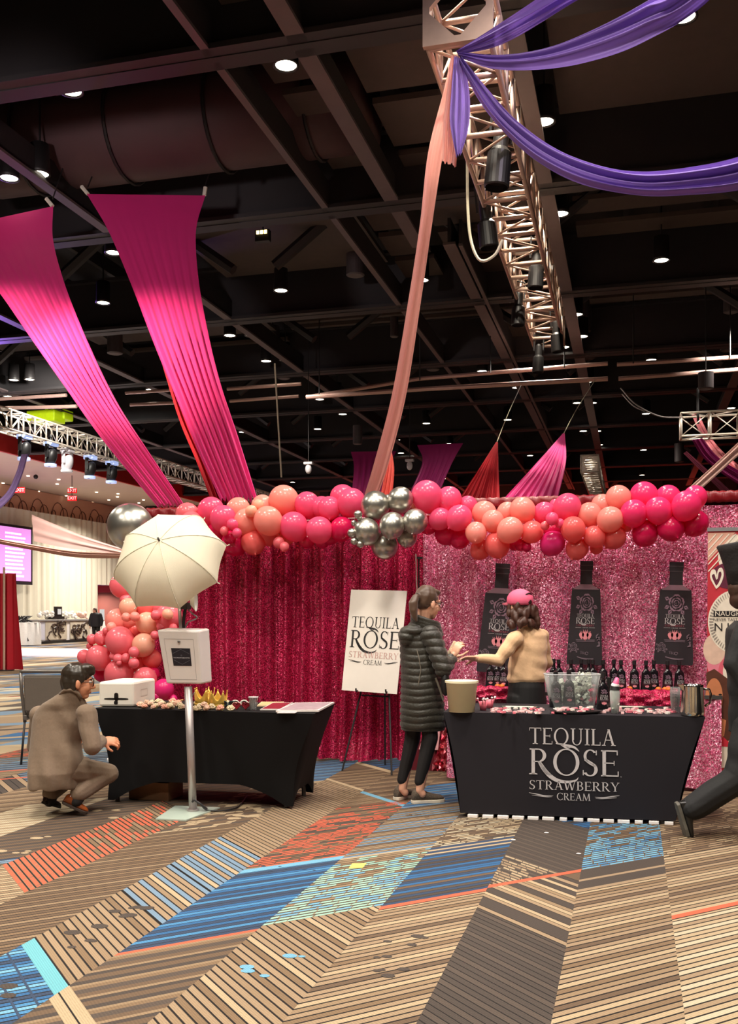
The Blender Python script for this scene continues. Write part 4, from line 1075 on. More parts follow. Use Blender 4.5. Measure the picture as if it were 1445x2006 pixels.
def logo(fn, m_main, m_straw, parent, flour=True, reg=False):
    """the drink's wordmark in unit box u 0..1, v 0..1"""
    a = MB()
    put_word(a, 'TEQUILA', .0, .96, .745, .965, fn)
    # ROSE with the swash under the O
    put_word(a, 'ROSE', .0, 1.0, .335, .685, fn, .06)
    put_polys(a, g_curve([(.12, .5), (.2, .36), (.3, .27), (.42, .245), (.52, .27), (.55, .31)], [.03, .05, .05, .035, .02, .006]), fn)
    put_polys(a, g_curve([(.3, .76), (.4, .74), (.5, .715), (.56, .66)], [.012, .03, .03, .008]), fn)
    a.build('lettering', m_main, parent)
    b = MB(); put_word(b, 'STRAWBERRY', .0, 1.0, .085 + .05, .255, fn); b.build('lettering', m_straw, parent)
    c = MB(); put_word(c, 'CREAM', .31, .68, .0, .095, fn)
    if flour:
        for s in (0, 1):
            q = lambda x: x if s == 0 else 1 - x
            put_polys(c, g_curve([(q(0.0), .085), (q(.08), .07), (q(.18), .05), (q(.27), .055)], [.004, .012, .012, .003], 14), fn)
            put_polys(c, g_curve([(q(0.03), .055), (q(.12), .045), (q(.2), .035), (q(.26), .04)], [.003, .009, .009, .003], 14), fn)
    c.build('lettering', m_main, parent)

# ---------------------------------------------------------------- backdrop: pipe frame, sequin curtains, valance
YB = 9.22
M_seqr = mk_sequin('red sequin cloth', (122, 3, 34), (250, 58, 118), 140, .22, .8)
M_seqp = mk_sequin('pink sequin cloth', (198, 64, 112), (255, 200, 220), 120, .3, .9)
M_satin = mk('red satin sleeve', (122, 8, 20), .4, bump=.6, bscale=22, stretch=(3, 1, .4))
def curtain(label, x0, x1, z0, z1, m, seed, amp=.05, wl=.17, y=YB, gather=1.0, group='sequin backdrop curtains'):
    r = random.Random(seed); n = int((x1 - x0) / .011); ph = [r.uniform(0, 6.28) for _ in range(6)]
    nz_ = 16; P = []
    for i in range(nz_ + 1):
        z = z0 + (z1 - z0) * i / nz_; s = 1 - i / nz_; row = []
        for j in range(n + 1):
            x = x0 + (x1 - x0) * j / n
            k = x + .06 * math.sin(2.1 * x + ph[0]) + .03 * math.sin(5.3 * x + ph[1]) + .012 * s * math.sin(3 * z + x * 4)
            f = math.sin(2 * math.pi * k / wl + ph[2]); f = math.copysign(abs(f) ** .7, f)
            d = amp * (.62 * f + .3 * math.sin(2 * math.pi * k / (wl * .47) + ph[3]) + .35 * math.sin(2 * math.pi * k / (wl * 2.7) + ph[4])) * (.75 + .35 * s)
            e = min(1, (x - x0) / .05 + .1, (x1 - x) / .05 + .1)
            yy = y + d * e
            if s > .93: yy -= .05 * (s - .93) / .07 * (1 + .6 * math.sin(x * 9))
            row.append((x, yy, z + (.012 * math.sin(x * 7 + ph[5]) if i == 0 else 0)))
        P.append(row)
    o = MB().grid(P).build('sequin_curtain', m, smooth=True, loc=(x0, y, 0)); tag(o, label, 'curtain', group); return o
curtain('crimson sequin curtain with deep folds behind the white umbrella', -4.80, -3.42, .03, 2.46, M_seqr, 1, .085, .20)
curtain('crimson sequin curtain with deep folds behind the easel sign', -3.44, -1.93, .03, 2.46, M_seqr, 2, .08, .22)
curtain('pink sequin curtain hanging behind the two women', -1.96, -.985, .03, 2.44, M_seqp, 3, .055, .26, y=9.235)
curtain('pink sequin curtain behind the middle bottle cutout', -1.01, .225, .03, 2.44, M_seqp, 4, .022, .42)
curtain('pink sequin curtain behind the right bottle cutout and roll-up banner', .195, 2.3, .03, 2.42, M_seqp, 5, .02, .5, y=9.245)
fr = thing('backdrop_frame', 'metal pipe frame with red satin sleeve that carries the sequin curtains', 'frame', (-4.8, 9.3, 0))
v = MB(); P = []
for i in range(5):
    z = 2.435 + .025 * i
    P.append([(-4.83 + 7.2 * j / 400, 9.165 - .012 * math.sin(math.pi * i / 4) + .006 * math.sin(j * .9 + i), z + .004 * math.sin(j * 1.7)) for j in range(401)])
v.grid(P); v.build('satin_sleeve', M_satin, fr, smooth=True, solid=.004)
MB().tube([(-4.85, 9.32, 2.5), (2.4, 9.32, 2.5)], .022).build('crossbar', mk('grey frame metal', (120, 116, 116), .4, .6), fr)
for x in (-4.83, -1.96, 2.35):
    MB().tube([(x, 9.34, 0), (x, 9.34, 2.55)], .024).build('upright', MATS['grey frame metal'], fr)
    MB().lathe([(.2, 0), (.2, .015)], Matrix.Translation((x, 9.38, 0)), 20).build('base_plate', MATS['grey frame metal'], fr)
cable('thin silvery cord hanging down the curtain joint right of the easel', [atY(814, 1085, 9.08), atY(815, 1110, 9.08), atY(816, 1150, 9.08), atY(820, 1200, 9.08), atY(817, 1240, 9.08)], .006, mk('silvery cord', (186, 170, 160), .4))
cl = thing('curtain_clip', 'small black clip on the curtain joint above the woman in the dark coat', 'clip', atY(822, 1092, 9.1))
MB().box(atY(822, 1093, 9.1), (.05, .04, .02)).build('jaw', M_can, cl); MB().tube([atY(820, 1093, 9.1), atY(820, 1160, 9.12)], .008, 6).build('rod', M_can, cl)

# ---------------------------------------------------------------- balloons
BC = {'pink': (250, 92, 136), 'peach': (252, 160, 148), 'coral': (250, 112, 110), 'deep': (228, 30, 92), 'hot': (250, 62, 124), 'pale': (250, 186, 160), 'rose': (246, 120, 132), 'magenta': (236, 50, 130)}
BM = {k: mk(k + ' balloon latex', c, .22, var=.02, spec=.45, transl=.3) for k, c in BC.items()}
BM['silver'] = mk('silver chrome balloon', (190, 187, 178), .3, .9, var=.04)
BN = {'pink': 'pink', 'peach': 'peach', 'coral': 'coral', 'deep': 'crimson', 'hot': 'hot pink', 'pale': 'pale peach', 'rose': 'rose pink', 'magenta': 'magenta', 'silver': 'chrome'}
prof = [(0, 1.0)] + [(math.sin(a) * (1 if a < 1.6 else 1 - .10 * ((a - 1.6) / 1.5) ** 2), math.cos(a) * (1 if a < 1.6 else 1.10)) for a in np.linspace(.18, 2.86, 17)] + [(.085, -1.13), (.055, -1.17), (.05, -1.2), (.09, -1.25), (.0, -1.25)]
BME = {k: MB().lathe(prof[::-1], seg=32).mesh('balloon', m, True) for k, m in BM.items()}
BALL = []
def balloon(seg, px, py, r, c, y):
    BALL.append((seg, px, py, r, c, y))
def lay(seg, rows, y0=8.98, dy=.13):
    for px, py, r, c, l in rows: balloon(seg, px, py, r, c, y0 - dy * l)
lay('the red curtain', [(367, 1008, 22, 'rose', 1), (374, 1023, 20, 'rose', 2), (413, 1000, 25, 'pink', 1), (437, 1016, 25, 'pink', 2), (466, 999, 23, 'peach', 1), (483, 1021, 24, 'peach', 2), (514, 991, 21, 'peach', 1),
    (506, 989, 10.5, 'pale', 2.4), (492, 1001, 11, 'pale', 3), (525, 1020, 27, 'peach', 2.6), (556, 980, 28, 'peach', 1), (602, 989, 24, 'pink', 1), (575, 1031, 27, 'pink', 2), (455, 1027, 10.5, 'pink', 3.4), (439, 1040, 8, 'rose', 3.4), (464, 1044, 9, 'pink', 3.4),
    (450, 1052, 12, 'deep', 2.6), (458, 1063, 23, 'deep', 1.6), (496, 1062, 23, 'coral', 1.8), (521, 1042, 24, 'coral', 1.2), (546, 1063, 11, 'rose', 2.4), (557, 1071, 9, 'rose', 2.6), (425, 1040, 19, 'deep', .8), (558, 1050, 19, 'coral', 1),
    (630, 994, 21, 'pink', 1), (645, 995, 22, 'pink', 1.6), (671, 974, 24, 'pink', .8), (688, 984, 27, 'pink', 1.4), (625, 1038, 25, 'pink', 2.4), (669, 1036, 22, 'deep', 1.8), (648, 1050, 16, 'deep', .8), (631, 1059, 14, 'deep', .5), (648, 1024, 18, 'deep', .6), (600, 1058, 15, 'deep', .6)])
lay('the curtain joint', [(735, 990, 27, 'silver', 3.2), (784, 979, 24, 'silver', 3), (768, 1029, 24, 'silver', 4), (717, 1041, 25.5, 'silver', 3.8), (813, 1021, 23.5, 'silver', 3.6), (753, 1069, 25, 'silver', 2.6), (797, 1052, 19, 'silver', 2.6),
    (760, 980, 11, 'silver', 2), (701, 1008, 8, 'silver', 4.4), (693, 1024, 5.5, 'silver', 4.2), (689, 1044, 8.5, 'silver', 4.4), (693, 1060, 6.5, 'silver', 4.4), (705, 1066, 7, 'silver', 4.2), (704, 1016, 5, 'silver', 4.2)], 9.0)
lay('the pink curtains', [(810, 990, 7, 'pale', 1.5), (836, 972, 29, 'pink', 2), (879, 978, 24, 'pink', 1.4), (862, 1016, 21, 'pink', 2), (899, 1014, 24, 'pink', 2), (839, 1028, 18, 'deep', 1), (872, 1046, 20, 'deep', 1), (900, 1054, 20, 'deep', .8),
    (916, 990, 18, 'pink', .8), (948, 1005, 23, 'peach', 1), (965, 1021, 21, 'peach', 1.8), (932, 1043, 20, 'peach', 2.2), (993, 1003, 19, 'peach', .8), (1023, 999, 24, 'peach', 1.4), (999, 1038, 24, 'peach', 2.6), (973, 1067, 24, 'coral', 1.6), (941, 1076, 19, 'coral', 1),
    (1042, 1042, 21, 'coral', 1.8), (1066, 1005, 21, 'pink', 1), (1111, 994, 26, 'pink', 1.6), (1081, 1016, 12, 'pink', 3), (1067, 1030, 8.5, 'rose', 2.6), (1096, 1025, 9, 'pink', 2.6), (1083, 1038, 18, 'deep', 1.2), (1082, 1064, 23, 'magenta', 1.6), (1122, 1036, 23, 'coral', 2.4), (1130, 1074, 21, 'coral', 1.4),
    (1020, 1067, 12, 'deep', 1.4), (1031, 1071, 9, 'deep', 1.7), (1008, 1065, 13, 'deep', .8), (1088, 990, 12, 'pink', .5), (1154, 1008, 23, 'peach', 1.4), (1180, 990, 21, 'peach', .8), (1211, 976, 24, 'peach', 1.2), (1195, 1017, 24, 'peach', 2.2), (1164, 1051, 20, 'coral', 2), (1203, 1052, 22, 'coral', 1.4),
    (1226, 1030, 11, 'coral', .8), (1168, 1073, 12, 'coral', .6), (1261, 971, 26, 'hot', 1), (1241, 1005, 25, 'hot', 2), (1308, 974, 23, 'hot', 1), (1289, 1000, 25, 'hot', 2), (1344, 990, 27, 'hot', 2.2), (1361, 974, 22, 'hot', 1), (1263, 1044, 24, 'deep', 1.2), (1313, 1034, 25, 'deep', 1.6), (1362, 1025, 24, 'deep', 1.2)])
lay('column', [(235, 1256, 27, 'rose', 2.6), (281, 1263, 21.5, 'pale', 2.4), (193, 1288, 23, 'rose', 2.4), (233, 1320, 27, 'rose', 2.4), (284, 1330, 22, 'rose', 2.4), (230, 1215, 22, 'peach', 1.6), (256, 1212, 19, 'peach', 1.4), (288, 1221, 21, 'pale', 2), (331, 1208, 25, 'rose', 1.6),
    (251, 1189, 17, 'pale', 1.8), (246, 1175, 11, 'rose', 1.4), (238, 1148, 22, 'rose', 1.2), (199, 1250, 14, 'rose', 2.2), (180, 1252, 9.5, 'rose', 2.2), (176, 1266, 6.5, 'rose', 2), (165, 1286, 13, 'rose', 1.8), (198, 1321, 14, 'deep', 1.4), (247, 1209, 8.6, 'peach', 3.2), (264, 1208, 9.4, 'peach', 3.2),
    (218, 1228, 9, 'peach', 2.8), (208, 1236, 7, 'rose', 2.6), (305, 1205, 9.6, 'rose', 2.8), (328, 1203, 10, 'pale', 2.8), (303, 1244, 8, 'rose', 2.8), (262, 1277, 10, 'rose', 3.2), (262, 1299, 10, 'rose', 3.2), (246, 1288, 8, 'rose', 3.2), (231, 1290, 9, 'rose', 3.3), (221, 1286, 7, 'rose', 3), (233, 1298, 5.5, 'rose', 3.4),
    (297, 1290, 18, 'coral', 1.4), (273, 1300, 15, 'coral', 1.2), (298, 1320, 14, 'deep', 1.4), (266, 1236, 17, 'coral', 1.2), (320, 1350, 19.5, 'magenta', 2.2), (307, 1364, 8, 'magenta', 2.6), (339, 1369, 8, 'magenta', 2), (316, 1226, 9, 'rose', 2.2), (339, 1230, 8, 'rose', 2.2), (291, 1190, 21, 'coral', 1), (316, 1190, 15, 'rose', 1.4)], 8.75, .13)
balloon('column', 255, 1031, 43, 'silver', 8.75)
segw = {'the red curtain': "in the garland over the red curtain", 'the curtain joint': 'in the silver cluster', 'the pink curtains': 'in the garland over the pink curtain', 'column': 'in the column by the umbrella'}
rb = random.Random(2)
cnt = {}
order = sorted(range(len(BALL)), key=lambda i: (BALL[i][0], BALL[i][2] if BALL[i][0] == 'column' else BALL[i][1]))
rank = {}
for i in order:
    sg, px, py, r, c, y = BALL[i]; big = 'big' if r > 35 else ('small' if r < 13 else 'round'); key = (sg, c, big)
    cnt[key] = cnt.get(key, 0) + 1; rank[i] = (big, cnt[key])
for i, (sg, px, py, r, c, y) in enumerate(BALL):
    p = atY(px, py, y); t = (p - CAMP).dot(VF); R = r * 1.05 * t / FPX
    o = link('balloon', BME[c]); big, n = rank[i]
    o.location = p; o.scale = (R, R, R * rb.uniform(1.0, 1.05))
    if c == 'silver' or r > 15:
        o.rotation_euler = (rb.uniform(.2, .9), rb.uniform(-.5, .5), rb.uniform(0, 6))
    else: o.rotation_euler = (rb.uniform(-.9, .9), rb.uniform(-.9, .9), rb.uniform(0, 6))
    if cnt[(sg, c, big)] == 1: lb = '%s %s balloon, the only such %s' % (big, BN[c], segw[sg])
    else: lb = '%s %s balloon, %s such from %s %s' % (big, BN[c], ordw(n), 'the top' if sg == 'column' else 'left', segw[sg])
    if big == 'big': lb = 'big silver chrome balloon on top of the column beside the white umbrella'
    tag(o, lb, 'balloon', 'balloons ' + segw[sg])
# stand inside the column and string along the garland
st = thing('balloon_stand', 'white stand pole inside the balloon column by the umbrella', 'stand', atY(250, 1300, 8.75))
b0 = atY(250, 1300, 8.75); MB().tube([(b0.x, b0.y, .02), (b0.x, b0.y, 2.1)], .015, 8).build('pole', mk('white pole', (220, 216, 214), .4), st)
MB().lathe([(.2, 0), (.2, .02)], Matrix.Translation((b0.x, b0.y, 0)), 20).build('base', MATS['white pole'], st)
gs = [atY(px, py, 9.04) for px, py in [(350, 1015), (420, 1020), (500, 1020), (600, 1020), (700, 1015), (770, 1015), (860, 1010), (950, 1030), (1040, 1025), (1130, 1025), (1220, 1010), (1320, 1005), (1372, 1000)]]
tag(MB().tube([Vector(q) for q in cm([tuple(g) for g in gs], 60)], .006, 5).build('garland_string', mk('clear string', (230, 200, 200), .4), loc=gs[0]), 'thin string holding the balloon garland along the curtain top', 'string')

# ---------------------------------------------------------------- tables
M_spx = mk('black stretch cloth', (12, 11, 13), .8, var=.15, scale=4, spec=.25)
M_spx2 = mk('charcoal stretch cloth', (34, 31, 37), .75, var=.08, scale=4, spec=.3)
def lerp(a, b, t): return Vector(a) + (Vector(b) - Vector(a)) * t
def bil(c00, c10, c11, c01): return lambda u, v: lerp(lerp(c00, c10, u), lerp(c01, c11, u), v)
def spandex(root, top, feet, m, arch_f, arch_s, pinch=.06, name='stretch_cover', n=28, skip_back=False):
    """top: FL FR BR BL at table height; feet: same order at floor; sides bow in and arch up between the feet"""
    mb = MB(); c = sum((Vector(p) for p in top), Vector()) / 4
    for e in range(4):
        a0, a1 = Vector(top[e]), Vector(top[(e + 1) % 4]); f0, f1 = Vector(feet[e]), Vector(feet[(e + 1) % 4])
        arch = arch_f if e % 2 == 0 else arch_s
        P = []
        for i in range(13):
            s = i / 12; row = []
            for j in range(n + 1):
                u = j / n
                tp = a0.lerp(a1, u); fl = f0.lerp(f1, u)
                up = arch * max(0, min(1, (math.sin(math.pi * u) - .16) / .6)) ** .7 if arch else 0
                fl = Vector((fl.x, fl.y, fl.z + up))
                inn = ((c - tp) * Vector((1, 1, 0))).normalized()
                side = pinch * math.sin(math.pi * min(1, s * 1.0)) ** 1.2
                ends = (1 - 4 * u * (1 - u))
                p = tp.lerp(fl, s ** .85)
                cn = a0 if u < .5 else a1; ci = ((c - cn) * Vector((1, 1, 0))).normalized()
                p = p + ci * side * ends ** 2
                row.append(tuple(p))
            P.append(row)
        mb.grid(P)
    mb.add(top, [(0, 1, 2, 3)])
    return mb.build(name, m, root, smooth=False)

# left table
ZL = .727
TLt = [(-3.98, 6.72, ZL), (-2.22, 6.755, ZL), (-2.30, 7.52, ZL), (-4.04, 7.45, ZL)]
TLf = [(-3.89, 6.76, .02), (-2.43, 6.88, .02), (-2.46, 7.46, .02), (-3.95, 7.40, .02)]
t = thing('folding_table', 'black cloth-covered table with crowns, roses and the white printer on it', 'table', (-3.1, 6.9, 0))
c_ = spandex(t, TLt, TLf, M_spx, .15, .10, .05)
for p in c_.data.polygons: p.use_smooth = True
md = c_.modifiers.new('es', 'EDGE_SPLIT'); md.split_angle = math.radians(40)
for fx, fy in [(-3.84, 6.82), (-2.50, 6.93), (-2.52, 7.40), (-3.88, 7.34)]:
    MB().tube([(fx, fy, .0), (fx, fy, .72)], .018).build('leg', mk('grey table leg', (92, 90, 90), .4, .5), t)
MB().hexa(*[[lerp(p, (-3.13, 7.1, ZL), .09) - Vector((0, 0, dz)) for p in TLt] for dz in (.045, .006)]).build('tabletop', MATS['grey table leg'], t)
# right table
RF = [atZ(868, 1395, .75), atZ(1381, 1405, .75)]; RBk = Vector((-.045, .76, 0))
TRt = [tuple(RF[0]), tuple(RF[1]), tuple(RF[1] + RBk + Vector((.03, 0, 0))), tuple(RF[0] + RBk)]
fb = [atZ(901, 1592, .03), atZ(1323, 1608, .03)]
TRf = [tuple(fb[0]), tuple(fb[1]), tuple(fb[1] + Vector((-.02, .5, 0))), tuple(fb[0] + Vector((-.03, .5, 0)))]
t = thing('folding_table', 'charcoal cloth-covered tasting table with silver brand lettering on its front', 'table', (-.45, 7.3, 0))
mb = MB()
for e in range(4):
    a0, a1 = Vector(TRt[e]), Vector(TRt[(e + 1) % 4]); f0, f1 = Vector(TRf[e]), Vector(TRf[(e + 1) % 4]); P = []
    for i in range(11):
        s = i / 10; row = []
        for j in range(31):
            u = j / 30; p = a0.lerp(a1, u).lerp(f0.lerp(f1, u), s)
            side = .02 * math.sin(math.pi * s) * (1 - 2 * u); p = p + (a1 - a0).normalized() * side
            if e in (1, 3): p = p + (Vector((-.4, 7.3, p.z)) - p).normalized() * .03 * math.sin(math.pi * u) * math.sin(math.pi * min(1, s + .1))
            row.append(tuple(p))
        P.append(row)
    mb.grid(P)
mb.add(TRt, [(0, 1, 2, 3)])
cv = mb.build('stretch_cover', M_spx2, t, smooth=False)
MB().hexa(*[[lerp(p, (-.42, 7.33, .75), .09) - Vector((0, 0, dz)) for p in TRt] for dz in (.045, .006)]).build('tabletop', MATS['grey table leg'], t)
for a in TRf:
    q = lerp(a, (-.45, 7.3, 0), .12); MB().tube([(q.x, q.y, 0), (q.x, q.y, .72)], .018).build('leg', MATS['grey table leg'], t)
nrm = (RF[1] - RF[0]).cross(fb[0] - RF[0]).normalized()
if nrm.y > 0: nrm = -nrm
pl0 = RF[0] + nrm * .005
q4 = [atPlane(x, y, pl0, nrm) for x, y in [(1036, 1565), (1213, 1571), (1212, 1424), (1036, 1420)]]
logo(bil(*q4), mk('silver print', (206, 200, 202), .5), MATS['silver print'], t)
rg = MB(); add_text(rg, 'R', .012, lambda x, y: atPlane(1216, 1522, pl0, nrm) + VR * x + VZ * y); rg.build('registered_mark', MATS['silver print'], t)
# white boxes peeking out below the right cloth
rr = random.Random(5)
for i, px in enumerate(np.linspace(925, 1310, 14)):
    p = atZ(px, 1602.5 + (px - 925) * .037, 0.0); w = rr.uniform(.05, .085)
    o = MB().box(p + Vector((0, .033, .012)), (w, .06, .024)).build('white_carton', mk('white carton', (246, 238, 236), .6), loc=p, bevel=.004)
    tag(o, 'white carton edge peeking out under the tasting table, %s from the left' % ordw(i + 1), 'carton', 'cartons under the tasting table')
# cardboard box under the left table
t = thing('cardboard_box', 'brown cardboard box on the floor under the left table', 'box', atZ(270, 1573, 0))
p = Vector((-3.68, 6.95, 0)); MB().box(p + Vector((.05, .1, .07)), (.34, .26, .14)).build('carton', mk('brown cardboard', (132, 96, 66), .8), t, bevel=.004)
MB().box(p + Vector((.05, .1, .1405)), (.34, .05, .002)).build('tape', mk('parcel tape', (160, 122, 80), .4), t)
# back counter
t = thing('back_counter', 'counter with pink sequin cloth along the curtain behind the tasting table', 'table', (-.3, 8.7, 0))
P = []
for i, z in enumerate((.785, .70, .4, .03)):
    P.append([(-1.55 + 2.25 * j / 140, 8.42 - (.02 if i else 0) * math.sin(j * .5) - .01 * i, z) for j in range(141)])
MB().grid(P).build('sequin_cloth', M_seqp, t, smooth=True)
MB().box((-.42, 8.72, .77), (2.26, .62, .03)).build('tabletop', MATS['grey table leg'], t)
for x in (-1.45, .6):
    for y in (8.5, 8.95): MB().tube([(x, y, 0), (x, y, .76)], .018).build('leg', MATS['grey table leg'], t)
def runner(label, x0, x1, seed):
    r = random.Random(seed); P = []; ph = [r.uniform(0, 6) for _ in range(6)]
    for i in range(25):
        row = []
        for j in range(91):
            x = x0 + (x1 - x0) * j / 90; e = min(1, 8 * j / 90, 8 * (1 - j / 90))
            k = math.sin(17 * x + ph[0] + i * .5) + .8 * math.sin(31 * x + ph[1] - i * .7) + .5 * math.sin(53 * x + i * .9 + ph[2])
            if i < 12: y, z = 8.375 - .03 * e * (1 + .35 * k), .70 - .02 * math.sin(5 * x + ph[3]) + .09 * i / 11 + .004 * k
            else: y, z = 8.385 + .17 * (i - 12) / 12, .792 + (.022 + .011 * k) * e * (1 - ((i - 12) / 12) ** 2) + .002
            row.append((x, y, z))
        P.append(row)
    tag(MB().grid(P).build('sequin_runner', M_seqr, smooth=True, loc=(x0, 8.5, .788)), label, 'cloth', 'red sequin cloths on the back counter')
runner('crumpled red sequin cloth on the back counter, left of the woman in the pink cap', -1.5, -.78, 3)
runner('crumpled red sequin cloth on the back counter, behind the steel pitcher', -.42, .52, 4)

# ---------------------------------------------------------------- bottles
M_bot = mk('black bottle glass', (22, 20, 24), .14, var=.1, coat=.3)
M_mau = mk('mauve print', (150, 120, 138), .5)
M_sil = MATS['silver print']; M_berry = mk('strawberry print', (236, 146, 156), .5)
def rose_art(mb, fn, cx, cy, s, w=.012):
    """engraved rose: nested petal crescents and five leaves"""
    def cres(a, rad, off, sz, th):
        a = math.radians(a); ox, oy = cx + s * off * math.cos(a), cy + s * off * math.sin(a); o_, i_ = [], []
        for k in range(11):
            q = a + math.radians(-78 + 15.6 * k); e = 1 - abs(k - 5) / 5.0
            ro = s * sz * (1 + .05 * math.sin(k * 2.1)); ri = ro * (1 - th * (.15 + .85 * e))
            o_.append((ox + ro * math.cos(q), oy + ro * math.sin(q))); i_.append((ox + ri * math.cos(q), oy + ri * math.sin(q)))
        for k in range(10): mb.add([fn(*p) for p in (o_[k], o_[k + 1], i_[k + 1], i_[k])], [(0, 1, 2, 3)])
    for k in range(5): cres(18 + 72 * k, 0, .20, .29, .42)
    for k in range(4): cres(60 + 90 * k, 0, .10, .22, .45)
    for k in range(3): cres(20 + 120 * k, 0, .04, .14, .5)
    cres(200, 0, .0, .06, .6)
    for a in (202, 232, 308, 338, 158):
        ax, ay = math.cos(math.radians(a)), math.sin(math.radians(a)); L = s * .34
        b = (cx + s * .46 * ax, cy + s * .46 * ay); tip = (b[0] + ax * L, b[1] + ay * L); nx, ny = -ay * L * .36, ax * L * .36
        mid = ((b[0] + tip[0]) / 2, (b[1] + tip[1]) / 2)
        put_polys(mb, [[b, (mid[0] + nx, mid[1] + ny), tip, (mid[0] + nx * .2, mid[1] + ny * .2)]], fn)
        put_polys(mb, [[b, (mid[0] - nx * .2, mid[1] - ny * .2), tip, (mid[0] - nx, mid[1] - ny)]], fn)
def berries(mb, fn, cx, cy, s):
    for dx, sc in ((-.52, .75), (.52, .75), (0, 1)):
        q = s * sc; pts = [(0, -.62), (.3, -.35), (.48, .02), (.4, .3), (.14, .38), (0, .32), (-.14, .38), (-.4, .3), (-.48, .02), (-.3, -.35)]
        mb.add([fn(cx + s * dx + x * q, cy + y * q) for x, y in pts], [tuple(range(10))])
        for k in (-1, 0, 1): mb.add([fn(cx + s * dx + (k * .2 - .06) * q, cy + .36 * q), fn(cx + s * dx + (k * .2 + .06) * q, cy + .36 * q), fn(cx + s * dx + k * .32 * q, cy + .66 * q)], [(0, 1, 2)])
# small bottles: tapered flat-sided bottle, h .27
def make_bottle():
    root = thing('liqueur_bottle', 'x', 'bottle')
    b = MB(); hw0, hw1, dd = .048, .036, .030
    R = [(0, hw0 * .96, dd), (.006, hw0, dd + .002), (.155, hw1 + .002, dd - .002), (.168, hw1, dd - .003), (.19, .02, .02), (.196, .0165, .0165), (.236, .0145, .0145), (.238, .017, .017), (.27, .0165, .0165)]
    rings = []
    n = 20; vs = []
    for z, a, d in R:
        for k in range(n):
            an = 2 * math.pi * k / n; c, s = math.cos(an), math.sin(an); p = .45 if z < .17 else 1
            vs.append((a * math.copysign(abs(c) ** p, c), d * math.copysign(abs(s) ** p, s), z))
    fs = [(i * n + k, i * n + (k + 1) % n, (i + 1) * n + (k + 1) % n, (i + 1) * n + k) for i in range(len(R) - 1) for k in range(n)] + [tuple(range(n - 1, -1, -1)), tuple((len(R) - 1) * n + k for k in range(n))]
    b.add(vs, fs); b.build('glass_body', M_bot, root, smooth=True)
    MB().lathe([(.0178, .232), (.0178, .2705), (0, .2705)], seg=20).build('screw_cap', mk('black cap', (34, 32, 34), .4), root)
    fn = lambda u, v: Vector((u, -(.0345 - .0055 * max(0, v) / .16), v))
    a = MB(); rose_art(a, fn, .002, .131, .034, .0016); a.build('rose_emblem', M_mau, root)
    a = MB(); put_word(a, 'ROSE', -.03, .03, .07, .092, fn, .06); put_word(a, 'TEQUILA', -.029, .027, .094, .106, fn)
    a.build('lettering', M_sil, root)
    a = MB(); put_word(a, 'STRAWBERRY', -.029, .029, .062, .067, fn); a.build('lettering', M_mau, root)
    a = MB(); berries(a, fn, 0, .044, .021); a.build('strawberries', M_berry, root)
    return root
proto = make_bottle()
BX = [(974, 1344, 0), (986, 1346, 1), (1084, 1344, 0), (1094, 1346, 1), (1118, 1346, 1), (1138, 1343, 0), (1153, 1343, 0), (1161, 1346, 1), (1181, 1345, 1), (1202, 1343, 0), (1216, 1347, 1), (1242, 1347, 1), (1265, 1346, 1), (1280, 1344, 0), (1307, 1345, 1), (1330, 1345, 1), (960, 1344, 0)]
BX.sort(); 
for i, (px, py, l) in enumerate(BX):
    o = proto if i == 0 else copy_tree(proto)
    y = 8.82 - .10 * l; p = atY(px, py, y); o.location = (p.x, p.y, .787); o.rotation_euler = (0, 0, YAW * .8 + rr.uniform(-.1, .1)); o.scale = (.95, .95, .97)
    o['label'] = 'black liqueur bottle on the back counter by the curtain, %s from the left' % ordw(i + 1); o['group'] = 'bottles on the back counter'
def front_bottle(px, py, F, label, z=.752, rot=0.2, s=1.0):
    o = copy_tree(proto); p = atF(px, py, F); o.location = (p.x, p.y, z); o.rotation_euler = (0, 0, rot); o.scale = (s, s, s); o['label'] = label; o['group'] = 'bottles on the tasting table'; return o
front_bottle(1181, 1388, 7.2, 'black liqueur bottle standing right of the clear ice bucket', rot=.26, s=1.0)
front_bottle(1088, 1388, 7.36, 'black liqueur bottle at the left end of the clear ice bucket', rot=.3, s=.98)
front_bottle(1114, 1384, 7.34, 'black liqueur bottle in the middle of the clear ice bucket', z=.765, rot=.2, s=.98)
front_bottle(1140, 1384, 7.44, 'black liqueur bottle standing deep in the ice bucket', z=.765, rot=.1, s=.98)

